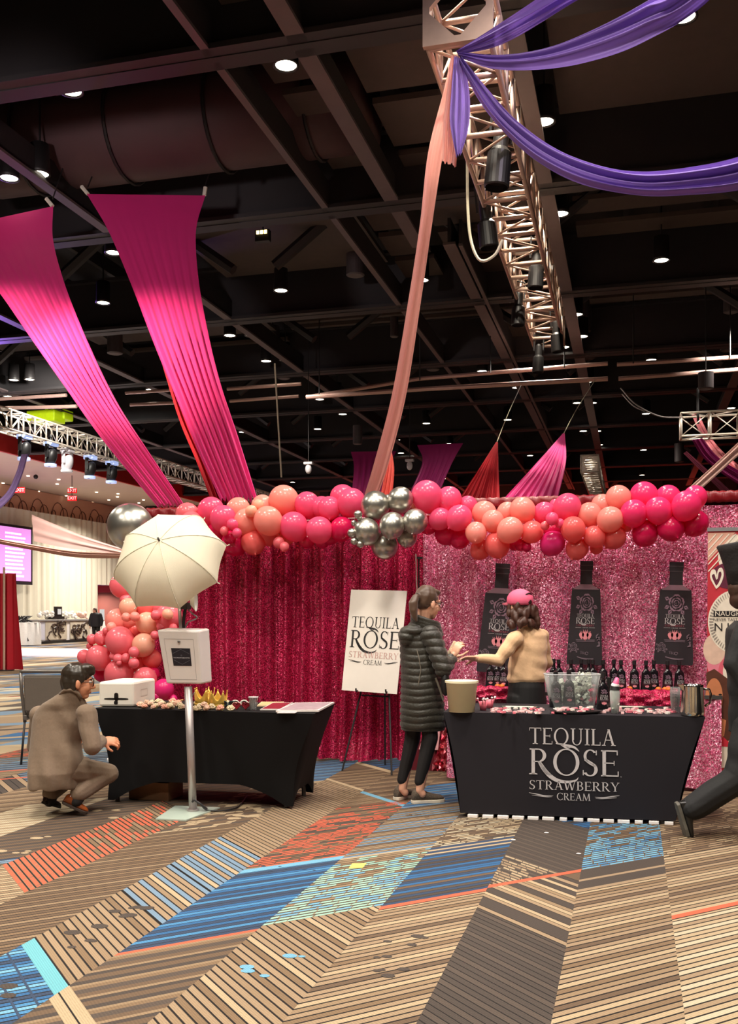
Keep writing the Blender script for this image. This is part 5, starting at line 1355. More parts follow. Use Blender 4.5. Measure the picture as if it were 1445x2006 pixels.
# bottle cutouts hung on the curtain
def cutout(label, cx, top, bot, tilt, hw, y=9.1):
    root = thing('bottle_cutout', label, 'cutout', atY(cx, bot, y), 'bottle cutouts on the pink curtain')
    pc = atY(cx, bot, y); pt = atY(cx + tilt, top, y); Hh = (pt - pc).length; ey = (pt - pc).normalized(); ex = Vector((1, 0, 0)); ex = (ex - ey * ex.dot(ey)).normalized()
    W2 = hw
    f3 = lambda d: (lambda u, v: pc + ex * u * W2 + ey * v * Hh + Vector((0, -d, 0)))
    out = [(-.97, 0), (.97, 0), (1.0, .03), (.80, .70), (.78, .73), (.34, .765), (.33, .91), (.36, .915), (.36, 1.0), (-.36, 1.0), (-.36, .915), (-.33, .91), (-.34, .765), (-.78, .73), (-.80, .70), (-1.0, .03)]
    MB().prism(out, lambda u, v, w: f3(w)(u, v), .014).build('board', mk('black cutout board', (44, 38, 44), .5, var=.12, scale=6), root)
    fn = f3(.018)
    a = MB(); put_polys(a, [[(-.74, .725), (.74, .725), (.33, .775), (-.33, .775)]], fn); a.build('shoulder_print', mk('mauve shoulder print', (150, 118, 132), .5), root)
    a = MB(); put_polys(a, [[(-.36, .955), (.36, .955), (.36, .96), (-.36, .96)], [(-.34, .905), (.34, .905), (.34, .912), (-.34, .912)]], fn); a.build('cap_lines', mk('dark grey print', (90, 82, 88), .5), root)
    a = MB(); fz = lambda u, v: fn(u, v); rose_art(a, lambda u, v: fn(u * 1.0, .60 + (v) * .215), .06, 0.0, .82, .03); a.build('rose_emblem', M_mau, root)
    a = MB(); put_word(a, 'TEQUILA', -.48, .46, .455, .49, fn); put_word(a, 'ROSE', -.52, .52, .395, .452, fn, .06)
    put_polys(a, g_curve([(-.3, .42), (-.2, .39), (.0, .385), (.08, .4)], [.006, .012, .012, .004]), fn); put_word(a, 'CREAM', -.16, .16, .352, .362, fn)
    for s in (-1, 1): put_polys(a, [[(s * .22, .356), (s * .54, .356), (s * .54, .3585), (s * .22, .3585)]], fn)
    a.build('lettering', M_sil, root)
    a = MB(); put_word(a, 'STRAWBERRY', -.5, .5, .370, .388, fn); a.build('lettering', mk('rosy print', (170, 80, 96), .5), root)
    a = MB(); berries(a, lambda u, v: fn(u, .285 + v * .22), .02, 0, .4); a.build('strawberries', M_berry, root)
    a = MB()
    for q in (.235, .222): put_polys(a, [[(-.5 + (.06 if q < .23 else 0), q), (.55, q + .002), (.55, q + .008), (-.5, q + .006)]], fn)
    rose_art(a, lambda u, v: fn(-.62 + u, .17 + v * .215), 0, 0, .42, .03)
    for k in range(5): put_polys(a, g_curve([(.75 + .1 * math.sin(k), .3 - .03 * k), (.62 + .05 * k, .27 - .02 * k), (.85, .25 - .015 * k)], [.01, .02, .006], 10), fn)
    put_word(a, 'R', -.14, .02, .1, .125, fn); put_word(a, 'T', -.26, -.12, .105, .13, fn)
    put_polys(a, g_arc(.12, .11, .1, .016, 0, 320, .005, .04, 20), fn)
    put_polys(a, g_curve([(-.42, .075), (-.1, .06), (.2, .055), (.5, .06)], [.008, .012, .012, .008], 12), fn)
    a.build('ornament_print', mk('faded mauve print', (126, 108, 120), .5), root)
cutout('black liqueur bottle cutout on the pink curtain behind the woman in the pink cap', 972, 1104, 1318, 13, .185)
cutout('middle of the three black liqueur bottle cutouts on the pink curtain', 1144, 1099, 1302, 5, .158)
cutout('rightmost of the three black liqueur bottle cutouts on the pink curtain', 1318, 1101, 1302, 7, .168)

# ---------------------------------------------------------------- things on the tasting table
def onR(px, py): return atZ(px, py, .752)
t = thing('cream_bucket', 'cream plastic bucket at the left end of the tasting table', 'bucket', onR(904, 1394))
p = onR(904, 1394)
MB().lathe([(.001, .008), (.092, .0), (.112, .205), (.118, .207), (.118, .222), (.108, .222), (.1, .2), (.084, .012), (.001, .012)], Matrix.Translation(p), 36).build('body', mk('cream plastic', (236, 226, 184), .4, var=.03), t, smooth=True)
MB().lathe([(.1125, .208), (.1195, .208), (.1195, .2225), (.1125, .2225)], Matrix.Translation(p), 36).build('rim', mk('cream plastic rim', (242, 234, 200), .4), t)
M_acr = mk_glass('clear acrylic', op=.05); M_ice = mk_glass('ice', (232, 240, 244), .45, .15)
def cup_pink(px, py, label, n, seed):
    p = onR(px, py); r = random.Random(seed); t = thing('tasting_cup', label, 'cup', p, 'pink tasting cups')
    MB().lathe([(.001, .001), (.022, .0), (.032, .062), (.030, .062), (.02, .004), (.001, .004)], Matrix.Translation(p), 20).build('cup', mk('pink striped paper', (240, 118, 136), .5), t, smooth=True)
    for k in range(n):
        a = r.uniform(0, 6.28); q = p + Vector((.02 * math.cos(a), .02 * math.sin(a), .03))
        s = MB().tube([q, q + Vector((.02 * math.cos(a), .02 * math.sin(a), .045))], .0035, 6).build('straw', mk('pink straw', (236, 150, 160), .4), t)
        MB().ell(q + Vector((.021 * math.cos(a), .021 * math.sin(a), .05)), .008, seg=8, rings=6).build('white_tip', mk('white tip', (246, 240, 238), .4), s)
cup_pink(946, 1391, 'small pink cup of white-tipped picks, left of the pair near the cream bucket', 5, 1)
cup_pink(959, 1387, 'small pink cup of white-tipped picks, right of the pair near the cream bucket', 5, 2)
# ice bucket
p = onR(1120, 1384)
t = thing('ice_bucket', 'clear acrylic ice bucket holding black bottles on the tasting table', 'ice bucket', p)
P = []
for z, w, d in [(0.004, .16, .085), (.12, .182, .1), (.245, .205, .115)]:
    P.append([tuple(p + VR * (w * math.copysign(abs(math.cos(a)) ** .5, math.cos(a))) + VF * (d * math.copysign(abs(math.sin(a)) ** .5, math.sin(a))) + VZ * z) for a in np.linspace(0, 2 * math.pi, 49)])
MB().grid(P).build('acrylic_wall', M_acr, t, smooth=True, solid=.004)
MB().tube([Vector(q) for q in P[-1][:-1]], .004, 6, closed=True).build('rim', mk('clear rim', (226, 226, 230), .2), t)
ic = MB(); r = random.Random(8)
for k in range(80):
    a = r.uniform(.0, .12) if r.random() < .8 else r.uniform(-.10, -.07)
    q = p + VR * (a + .01) + VF * r.uniform(-.03, .07) + VZ * r.uniform(.02, .25 if a > .02 else .2)
    ic.box(q, (.026, .024, .026), Matrix.Rotation(r.uniform(0, 3), 3, (r.random(), r.random(), 1)))
o = ic.build('ice_cubes', mk('white ice', (236, 240, 228), .2, var=.1, transl=.3), loc=p); tag(o, 'heap of ice cubes inside the clear ice bucket', 'ice', kind='stuff')
# shaker with ice and pink top
p = onR(1204, 1397); t = thing('drink_jar', 'clear jar of ice with a pink cone cap right of the ice bucket', 'jar', p)
MB().lathe([(.001, .0), (.026, .0), (.034, .09), (.036, .15), (.025, .185), (.02, .2)], Matrix.Translation(p), 24).build('jar_wall', mk_glass('clear jar', (230, 238, 236), .4), t, smooth=True)
ic = MB()
for k in range(34):
    a = r.uniform(0, 6.28); q = r.uniform(0, .024); ic.box(p + Vector((q * math.cos(a), q * math.sin(a), r.uniform(.012, .16))), (.016, .016, .016), Matrix.Rotation(r.uniform(0, 3), 3, (r.random(), 1, .3)))
ic.build('ice', MATS['white ice'], t)
MB().lathe([(.036, .165), (.030, .19), (.026, .19)], Matrix.Translation(p), 20).build('dark_band', MATS['black cap'], t)
Mt = Matrix.Translation(p + Vector((.004, 0, .2))) @ Matrix.Rotation(.25, 4, 'Y')
MB().lathe([(.024, 0), (.022, .012), (.013, .05), (0, .054)], Mt, 20).build('cone_cap', mk('pink cap', (246, 108, 156), .4), t, smooth=True)
MB().lathe([(.03, -.012), (.027, .006), (.02, .008)], Mt, 20).build('white_collar', MATS['white tip'], t)
# black board behind bottle
p = onR(1192, 1384); o = MB().box(p + Vector((0, .03, .11)), (.022, .07, .22)).build('menu_holder', MATS['black plastic'], loc=p, bevel=.003); tag(o, 'narrow black upright holder between the bottle and the iced jar', 'holder')
# tray
p = onR(1127, 1398) + Vector((0, .03, 0)); t = thing('serving_tray', 'black oval serving tray of pink sweets at the front of the tasting table', 'tray', p)
MB().lathe([(.001, .004), (.15, .004), (.182, .02), (.186, .02), (.155, .0), (.001, .0)], Matrix.Translation(p) @ Matrix.Rotation(YAW, 4, 'Z'), 40, sy=.52).build('dish', mk('black tray', (26, 24, 25), .35), t, smooth=True)
# sweets
M_sw = [mk('pale pink sweet', (244, 196, 196), .5), mk('pink sweet', (240, 130, 146), .5), mk('white sweet', (244, 236, 226), .5)]
swm = []
for m in M_sw:
    mb = MB(); mb.box((0, 0, .007), (.03, .02, .014)); mb.add([(-.015, 0, .007), (-.028, .01, .011), (-.028, -.01, .003)], [(0, 1, 2)]); mb.add([(.015, 0, .007), (.028, -.01, .011), (.028, .01, .003)], [(0, 1, 2)])
    swm.append(mb.mesh('wrapped_sweet', m))
r = random.Random(21); SW_ = []
while len(SW_) < 92:
    px = r.uniform(962, 1320); py = r.uniform(1389, 1399)
    if 1070 < px < 1180 and r.random() < .85: continue
    SW_.append((px, py, 0))
for k in range(26): SW_.append((1127 + r.uniform(-38, 38), 1396 + r.uniform(-4, 1.5), 1))
cn = ['pale pink', 'pink', 'white']
for px, py, tr_ in SW_:
    k = r.choice([0, 0, 1, 2]); o = link('wrapped_sweet', swm[k])
    q = onR(px, py); o.location = (q.x, q.y + (.03 if tr_ else 0), .753 + (r.uniform(.004, .018) if tr_ else 0)); o.rotation_euler = (0, 0, r.uniform(0, 6.28))
    if tr_: tag(o, '%s wrapped sweet lying on the black oval tray' % cn[k], 'sweet', '%s sweets on the tray' % cn[k])
    else: tag(o, '%s wrapped sweet scattered on the tasting table top' % cn[k], 'sweet', '%s sweets on the tasting table' % cn[k])
# place mats
for px, w, lb in [(1017, .26, 'dark framed leaflet lying flat between the pink cups and the ice bucket'), (1235, .22, 'dark framed leaflet lying flat right of the iced jar')]:
    p = onR(px, 1386); t = thing('leaflet', lb, 'leaflet', p, 'leaflets on the tasting table')
    MB().box(p + Vector((0, .02, .003)), (w, .13, .004), Matrix.Rotation(YAW * .6, 3, 'Z')).build('sheet', mk('dark green leaflet', (60, 74, 62), .5), t)
    MB().box(p + Vector((0, .02, .0055)), (w * .8, .08, .001), Matrix.Rotation(YAW * .6, 3, 'Z')).build('print', mk('pale leaflet print', (206, 204, 190), .5), t)
# steel pitcher
p = onR(1356, 1402); t = thing('steel_pitcher', 'shiny stainless steel pitcher at the right end of the tasting table', 'pitcher', p)
M_st = mk('polished steel', (196, 192, 184), .12, 1.0, var=.04)
MB().lathe([(.001, .0), (.072, .0), (.078, .006), (.080, .03), (.072, .2), (.076, .215), (.072, .215), (.068, .2), (.075, .03), (.001, .008)], Matrix.Translation(p), 40).build('body', M_st, t, smooth=True)
MB().tube([p + VR * .072 + VZ * .185, p + VR * .115 + VZ * .18, p + VR * .125 + VZ * .15, p + VR * .118 + VZ * .09, p + VR * .085 + VZ * .065], .009, 8).build('handle', M_st, t, smooth=True)
MB().add([p - VR * .068 + VZ * .17 + VF * .03, p - VR * .068 + VZ * .17 - VF * .03, p - VR * .1 + VZ * .213, p - VR * .072 + VZ * .213 + VF * .035, p - VR * .072 + VZ * .213 - VF * .035], [(0, 1, 2), (0, 2, 3), (1, 4, 2)]).build('spout', M_st, t)
for i, (px, lb) in enumerate([(1322, 'clear plastic cup stack left of the steel pitcher'), (1345, 'clear plastic cup stack behind the steel pitcher')]):
    p = onR(px, 1396 - 8 * i); t = thing('cup_stack', lb, 'cups', p, 'clear cup stacks')
    for k in range(5):
        MB().lathe([(.024, .0), (.036, .11), (.037, .11)], Matrix.Translation(p + VZ * .018 * k), 20).build('cup', M_acr, t, smooth=True)
# fruit garnish on counter
fm_ = mk('orange fruit', (240, 120, 40), .5)
for i, (px, py) in enumerate([(974, 1347), (983, 1349), (1233, 1350), (1289, 1349), (1302, 1349), (1309, 1346)]):
    p = atY(px, py, 8.68); o = MB().ell((p.x, p.y, .787 + .022), (.024, .022, .02), seg=14, rings=10).build('clementine', fm_, smooth=True, loc=(p.x, p.y, .787)); tag(o, 'small orange clementine in front of the back counter bottles, %s from the left' % ordw(i + 1), 'fruit', 'clementines on the back counter')

# ---------------------------------------------------------------- roll-up banner at right
yb = 8.45
pb = atY(1386, 1040, yb); pB = atY(1379, 1505, yb)
W_, Z0, Z1 = .85, .07, pb.z
rt = thing('roll_up_banner', 'red and cream roll-up banner with NAUGHT lettering at the right edge', 'banner', (pb.x + .42, yb, 0))
X0 = pb.x + .0
bf = lambda d: (lambda u, v: Vector((X0 + W_ * u - .012 * (1 - v), yb - d, Z0 + (Z1 - Z0) * v)))
B0 = bf(0)
MB().prism([(0, 0), (1, 0), (1, 1), (0, 1)], lambda u, v, w: bf(w)(u, v), .004).build('sheet', mk('banner red print', (196, 44, 58), .6, var=.3, scale=5), rt)
MB().box((X0 + W_ / 2, yb, .04), (W_ + .03, .2, .07)).build('base_cassette', mk('silver cassette', (186, 184, 186), .3, .6), rt, bevel=.01)
MB().box((X0 + W_ / 2, yb, Z1 + .01), (W_ + .01, .03, .03)).build('top_rail', MATS['silver cassette'], rt)
MB().tube([(X0 + W_ / 2, yb + .03, .07), (X0 + W_ / 2, yb + .03, Z1)], .012).build('pole', MATS['silver cassette'], rt)
def vpx(py): return (atY(1386, py, yb).z - Z0) / (Z1 - Z0)
def upx(px, py): return (atY(px, py, yb).x - X0) / W_
def bpoly(name, pts, m, d=.005):
    a = MB(); f = bf(d); a.add([f(upx(*p), vpx(p[1])) for p in pts], [tuple(range(len(pts)))]); return a.build(name, m, rt)
def circ(cx, cy, rx, ry, n=28): return [(cx + rx * math.cos(2 * math.pi * k / n), cy + ry * math.sin(2 * math.pi * k / n)) for k in range(n)]
M_crm = mk('banner cream print', (238, 226, 208), .6); M_pnk = mk('banner pink print', (232, 130, 150), .6); M_skin_p = mk('printed skin', (206, 128, 86), .6, var=.2, scale=14); M_hair_p = mk('printed brown hair', (92, 48, 32), .6, var=.3, scale=20)
M_ink = mk('black ink', (26, 22, 24), .5)
bpoly('cream_patch', circ(1440, 1090, 34, 42), M_crm, .005); bpoly('berry_patch', circ(1432, 1128, 40, 26), mk('dark berry print', (96, 22, 52), .6, var=.4, scale=20), .006)
bpoly('cream_patch', [(1386, 1044), (1440, 1044), (1386, 1100)], mk('banner peach print', (226, 170, 150), .6), .0055)
sl_ = MB(); f = bf(.008)
for k in range(5):
    a = [(1386, 1060 + 16 * k), (1386, 1063 + 16 * k), (1446 - 0, 1003 + 16 * k), (1446, 1000 + 16 * k)]
    a = [(x, max(y, 1044)) for x, y in a]
    sl_.add([f(upx(1386, y0), vpx(y0)) if False else f(upx(x, y0), vpx(y0)) for x, y0 in [(1387, 1062 + 14 * k), (1387, 1065 + 14 * k), (1390 + 13 * (k + 1), 1047), (1387 + 13 * (k + 1), 1047)]], [(0, 1, 2, 3)])
sl_.build('diagonal_lines', M_crm, rt)
hp = [(1402, 1150), (1393, 1132), (1394, 1122), (1400, 1121), (1404, 1133), (1407, 1119), (1413, 1117), (1415, 1128), (1409, 1144), (1402, 1152)]
a = MB(); f = bf(.009); put_polys(a, g_curve([(upx(*p), vpx(p[1])) for p in hp], [.01, .02, .012, .02, .01], 40), f); a.build('heart_doodle', M_crm, rt)
bpoly('paper_plate', circ(1440, 1218, 53, 62, 48), M_crm, .007)
tk = MB(); f = bf(.010)
for k in range(60):
    a_ = 2 * math.pi * k / 60; q = lambda r: (1440 + 53 * r * math.cos(a_), 1218 + 62 * r * math.sin(a_)); (x0, y0), (x1, y1) = q(.80), q(.95)
    put_polys(tk, g_curve([(upx(x0, y0), vpx(y0)), (upx(x1, y1), vpx(y1))], [.004, .006], 2), f)
tk.build('plate_ticks', mk('grey tick print', (150, 140, 132), .6), rt)
bpoly('black_label', [(1398, 1197), (1470, 1197), (1470, 1208), (1398, 1208)], M_ink, .011)
def btext(s, px, py, hpx, m, d, sq=1.0):
    """left aligned text, cap height hpx pixels"""
    a = MB(); f = bf(d); size = hpx * 9.0 / FPX / .70; vs_, fs_ = text_mesh(s, size); x0 = min(v[0] for v in vs_)
    a.add([f(upx(px, py) + (v[0] - x0) * sq / W_, vpx(py) + v[1] / (Z1 - Z0)) for v in vs_], fs_); a.build('lettering', m, rt)
btext('NAUGHT', 1401, 1202.5, 8, M_crm, .013, 1.05); btext('NEVER TASTED', 1398, 1214, 5, M_ink, .013); btext('N I C', 1400, 1229, 14, M_ink, .013)
bpoly('pink_patch', circ(1412, 1300, 26, 34), M_pnk, .006); bpoly('cream_patch', circ(1400, 1272, 22, 30), mk('banner blush print', (226, 190, 170), .6, var=.2), .0065)
bpoly('pink_ring', circ(1428, 1316, 20, 30), mk('banner rose print', (222, 98, 116), .6), .0068); bpoly('ring_hole', circ(1430, 1316, 13, 22), M_crm, .0072)
bpoly('printed_hair', [(1384, 1318), (1400, 1310), (1428, 1330), (1440, 1380), (1440, 1440), (1405, 1470), (1388, 1400)], M_hair_p, .0075)
bpoly('printed_face', circ(1400, 1366, 17, 38), M_skin_p, .0085)
bpoly('printed_smile', [(1398, 1382), (1404, 1387), (1412, 1383), (1411, 1391), (1403, 1394)], M_crm, .0095)
bpoly('printed_eye', circ(1399, 1362, 4, 1.6, 12), M_ink, .0095); bpoly('printed_eye', circ(1412, 1360, 3.4, 1.6, 12), M_ink, .0095)
bpoly('cream_patch', [(1381, 1440), (1420, 1425), (1470, 1440), (1470, 1500), (1380, 1505)], M_crm, .0065); bpoly('printed_arm', [(1384, 1440), (1400, 1400), (1424, 1410), (1420, 1440), (1404, 1455)], M_skin_p, .0088)
bpoly('red_patch', [(1384, 1420), (1412, 1436), (1440, 1462), (1390, 1460)], mk('banner bright red print', (206, 40, 60), .6), .0082)
# gift bag and card behind the coat woman
p = atZ(848, 1494, 0) ; t = thing('gift_bag', 'dark red gift bag with crumpled pink paper on the floor beside the curtain', 'bag', p)
q = Vector((p.x, 8.95, 0)); MB().hexa([q + Vector((a * .11, b * .07, 0)) for a, b in ((-1, -1), (1, -1), (1, 1), (-1, 1))], [q + Vector((a * .13, b * .09, .27)) for a, b in ((-1, -1), (1, -1), (1, 1), (-1, 1))]).build('bag_body', mk('dark red bag', (96, 18, 34), .5), t)
MB().hexa([q + Vector((.06 + a * .09, -.1 + b * .004, .2)) for a, b in ((-1, -1), (1, -1), (1, 1), (-1, 1))], [q + Vector((.12 + a * .06, -.1 + b * .004, .46)) for a, b in ((-1, -1), (1, -1), (1, 1), (-1, 1))]).build('paper', mk('pale pink paper', (236, 170, 176), .5), t)
q2 = atZ(878, 1494, 0); P = []
for i in range(12): P.append([(q2.x - .05 + .3 * j / 14, 8.9 - .03 * i / 11 + .03 * math.sin(j * 2 + i), .42 * (1 - i / 11) + .02 * math.sin(j * 1.9 + i * .8)) for j in range(15)])
o = MB().grid(P).build('foil_wrap', mk_sequin('pink foil', (190, 40, 70), (250, 170, 180), 30, .8, .8), smooth=False, loc=(q2.x, 8.9, 0)); tag(o, 'crumpled pink foil on the floor between the coat woman and the tasting table', 'foil')

# ---------------------------------------------------------------- photo booth stand with umbrella
M_wh = mk('white matte plastic', (226, 218, 212), .45, var=.03)
M_grm = mk('pale grey metal', (176, 168, 166), .35, .5, var=.05)
base = [atZ(304.6, 1604, .01), atZ(364, 1606.6, .01), atZ(431, 1581.7, .01), atZ(342.6, 1578.6, .01)]
pB_ = atZ(378, 1588, .012); FB = (pB_ - CAMP).dot(VF)
pT = atF(368.5, 1345, FB)
t = thing('photo_booth_stand', 'white photo booth kiosk on a pole with glass foot in front of the black table', 'photo booth', pB_)
MB().hexa([Vector(b) - VZ * .008 for b in base], [Vector(b) + VZ * .002 for b in base]).build('foot_plate', mk('frosted glass foot', (176, 190, 178), .15, var=.05), t)
MB().lathe([(.045, 0), (.045, .012)], Matrix.Translation(pB_), 24).build('flange', M_grm, t)
MB().tube([pB_, pT], .029, 20).build('pole', M_grm, t, smooth=True)
MB().tube([pB_ + VZ * .07 - VF * .03, pB_ + VZ * .085 - VF * .045 + VR * .02, pB_ + VZ * .06 - VF * .05 + VR * .06, pB_ + VZ * .02 - VF * .04 + VR * .11], .008, 8).build('cable_plug', M_can, t)
# head: tapered box, front face corners measured, leaning back
Ff = FB - .09
fc = [atF(325.5, 1339, Ff + .05), atF(395.5, 1340, Ff + .05), atF(388.5, 1236, Ff - .03), atF(307, 1234, Ff - .03)]
bc = [atF(341, 1335, Ff + .22), atF(416, 1336, Ff + .19), atF(410.5, 1231, Ff + .12), atF(328, 1230, Ff + .15)]
def shrink(q, s, d):
    c = sum(q, Vector()) / 4; return [c + (p - c) * s - VF * d for p in q]
hd = MB().hexa([Vector(p) for p in fc], [Vector(p) for p in bc]); hb = hd.build('kiosk_head', M_wh, t, bevel=.012)
fq = bil(*fc)
nf = (fc[1] - fc[0]).cross(fc[3] - fc[0]).normalized(); nf = nf if nf.dot(VF) < 0 else -nf
fo = lambda d: (lambda u, v: fq(u, v) + nf * d)
g = MB(); f = fo(.0015)
for a, b in [((.14, .08), (.86, .08)), ((.86, .08), (.86, .84)), ((.86, .84), (.14, .84)), ((.14, .84), (.14, .08))]:
    put_polys(g, g_curve([a, b], [.006, .006], 2), f)
g.build('door_groove', mk('grey groove', (150, 140, 136), .6), hb)
lk = atF(349.5, 1256, Ff - .01); lk = fo(.0)(.5, .79)
MB().ell(lk + nf * .002, .011, seg=16, rings=10).build('lock', mk('chrome lock', (160, 156, 156), .2, 1), hb, smooth=True)
g = MB(); put_polys(g, [[(.28, .34), (.76, .34), (.76, .67), (.28, .67)]], fo(.002)); sg = g.build('sign_plate', mk('navy black sign', (22, 24, 36), .35), hb)
g = MB(); f = fo(.0035)
hx = [(.31, .45), (.52, .37), (.73, .45)]; hx2 = [(.31, .57), (.52, .65), (.73, .57)]
for q in (hx, hx2):
    for i in range(2): put_polys(g, g_curve([q[i], q[i + 1]], [.004, .004], 2), f)
put_polys(g, g_arc(.52, .535, .018, .014, 0, 360, .004, .005, 16), f)
g.build('hexagon_lines', mk('grey sign print', (120, 122, 132), .5), sg)
g = MB(); vs_, fs_ = text_mesh('TX PHOTOBOOTH', .1); w_ = max(v[0] for v in vs_) - min(v[0] for v in vs_)
g.add([f(.52 + v[0] / w_ * .42, .49 + v[1] / w_ * .30) for v in vs_], fs_); g.build('lettering', mk('white sign print', (206, 208, 214), .5), sg)
# umbrella
um = thing('photo_umbrella', 'open white photo umbrella above the photo booth kiosk', 'umbrella', atF(334, 1101, 7.15))
ax = (VR * -.132 + VZ * .527 - VF * .84).normalized(); Cn = atF(334, 1101.1, 7.15)
e1 = ax.cross(VZ).normalized(); 
# basis matching the measured rib phase
A3 = np.array([-.132, .527, -.84]); E1 = np.cross(A3, [0, 1, 0]); E1 /= np.linalg.norm(E1); E2 = np.cross(A3, E1)
tov = lambda q: VR * q[0] + VZ * q[1] + VF * q[2]
E1v, E2v = tov(E1), tov(E2); Ru, Du, PH = .425, .268, -1.917
def dome(th, s):
    """s 0 at tip .. 1 at rim; panels pull in between ribs"""
    k = (th - PH) / (math.pi / 4); fr_ = k - math.floor(k); sc = 1 - (1 - math.cos(math.pi / 8) / math.cos((fr_ - .5) * math.pi / 4)) * (1) * (.25 + .75 * s) - .035 * s * s * math.sin(math.pi * fr_)
    r = Ru * math.sin(s * math.pi / 2 * .92) / math.sin(math.pi / 2 * .92); h = Du * (math.cos(s * math.pi / 2 * .92) - math.cos(math.pi / 2 * .92)) / (1 - math.cos(math.pi / 2 * .92))
    return Cn + (E1v * math.cos(th) + E2v * math.sin(th)) * r * sc + ax * h
P = [[tuple(dome(PH + 2 * math.pi * j / 96, max(.001, i / 14))) for j in range(97)] for i in range(15)]
MB().grid(P).build('canopy', mk('white umbrella cloth', (236, 230, 206), .7, var=.03, transl=.35, bump=.1, bscale=200), um, smooth=True)
for k in range(8):
    th = PH + k * math.pi / 4
    MB().tube([dome(th, s) - ax * .004 for s in np.linspace(.02, 1, 10)] + [dome(th, 1) + (E1v * math.cos(th) + E2v * math.sin(th)) * .022], .0042, 6).build('rib', mk('pale rib', (200, 194, 176), .4), um)
    MB().tube([dome(th, .55) - ax * .006, Cn - ax * .02], .003, 5).build('stretcher', MATS['pale rib'], um)
    seam = MB().tube([dome(th, s) + ax * .002 for s in np.linspace(.03, 1, 10)], .0028, 5).build('seam', mk('umbrella seam', (214, 206, 180), .7), um)
MB().tube([Cn + ax * (Du + .02), Cn - ax * .42], .006, 8).build('shaft', M_grm, um)
MB().tube([Cn + ax * (Du - .002), Cn + ax * (Du + .03)], .008, 8).build('tip', M_can, um)
# light stand post from the kiosk up to the umbrella clamp
lp0 = atF(355.5, 1234, FB + .03); lp1 = atF(351, 1186, FB + .03)
MB().tube([lp0 - VZ * .1, lp1], .012, 12).build('upper_post', M_grm, t, smooth=True)
cp = atF(363, 1187, FB + .06)
sl = thing('studio_flash', 'black flash bracket with white reflector behind the umbrella', 'flash', cp)
MB().box(cp, (.06, .08, .05)).build('bracket', M_can, sl, bevel=.006)
MB().tube([lp1 - VZ * .01, cp], .012, 8).build('clamp_arm', M_can, sl)
P = [[tuple(atF(368, 1178, FB + .05) + (VR * (.04 * i / 4 + .02) + VZ * .0) + (VZ * math.cos(a) + VF * math.sin(a)) * (.03 + .045 * i / 4)) for a in np.linspace(0, 2 * math.pi, 25)] for i in range(5)]
MB().grid(P).build('reflector', mk('white reflector', (232, 232, 218), .5), sl, smooth=True)
MB().tube([cp - VZ * .02, atF(360, 1210, FB + .05), atF(359, 1234, FB + .06)], .012, 8).build('bracket_post', M_can, sl)
cable('looping grey and black cable behind the photo booth kiosk', [atF(366, 1192, FB + .08), atF(378, 1203, FB + .08), atF(386, 1209, FB + .08), atF(380, 1214, FB + .08), atF(368, 1219, FB + .08), atF(362, 1232, FB + .08)], .006, mk('grey flex', (150, 146, 146), .4))
cable('black mains cable on the carpet from the kiosk foot to the table', [pB_ + VZ * .05 + VR * .05, pB_ + VR * .12 + VZ * .0, pB_ + VR * .3 + VF * .1, pB_ + VR * .32 + VF * .6], .006, M_can)

# ---------------------------------------------------------------- things on the left table
def onL(px, py): return atZ(px, py, ZL + .002)
p0 = onL(193, 1384); p1 = onL(262.5, 1384.5); p2 = onL(304.5, 1374)
Fp = (p0 - CAMP).dot(VF)
t = thing('white_printer', 'white boxy photo printer with a black cross-shaped slot on the left table', 'printer', p0)
d_ = p2 - p1; hz = .192
bq = [p0, p1, p1 + d_, p0 + d_]
bx = MB().hexa([Vector(q) for q in bq], [Vector(q) + VZ * hz for q in bq]); body = bx.build('casing', mk('white printer casing', (238, 232, 220), .4, var=.02), t, bevel=.018)
fw_ = bil(p0, p1, p1 + VZ * hz, p0 + VZ * hz); nn = (p1 - p0).cross(VZ).normalized(); nn = nn if nn.dot(VF) < 0 else -nn
ff_ = lambda d: (lambda u, v: fw_(u, v) + nn * d)
g = MB(); pr_ = lambda cx, cy, rx, ry, n=20: [(cx + rx * math.copysign(abs(math.cos(2 * math.pi * k / n)) ** .6, math.cos(2 * math.pi * k / n)), cy + ry * math.copysign(abs(math.sin(2 * math.pi * k / n)) ** .6, math.sin(2 * math.pi * k / n))) for k in range(n)]
put_polys(g, [pr_(.5, .31, .345, .04)], ff_(.0015)); put_polys(g, [pr_(.5, .40, .06, .16)], ff_(.0015))
put_polys(g, [[(.47, .36), (.56, .36), (.52, .10), (.46, .1)]], ff_(.0015)); put_polys(g, [pr_(.49, .16, .055, .07)], ff_(.0018))
g.build('cross_slot', mk('black slot', (24, 22, 22), .3), body)
sd = bil(p1, p2, p2 + VZ * hz, p1 + VZ * hz); ns = (p2 - p1).cross(VZ).normalized(); ns = ns if ns.dot(VR) > 0 else -ns
g = MB(); put_polys(g, [[(.3, .35), (.6, .35), (.6, .38), (.3, .38)], [(.3, .62), (.6, .62), (.6, .65), (.3, .65)], [(.3, .35), (.31, .35), (.31, .65), (.3, .65)], [(.59, .35), (.6, .35), (.6, .65), (.59, .65)]], lambda u, v: sd(u, v) + ns * .0015)
g.build('side_vent', mk('faint vent line', (206, 198, 186), .5), body)
tp = bil(bq[0], bq[1], bq[2], bq[3]); g = MB(); put_polys(g, [pr_(.62, .8, .14, .1)], lambda u, v: tp(u, v) + VZ * (hz + .0015)); g.build('top_recess', mk('grey recess', (150, 142, 134), .5), body)
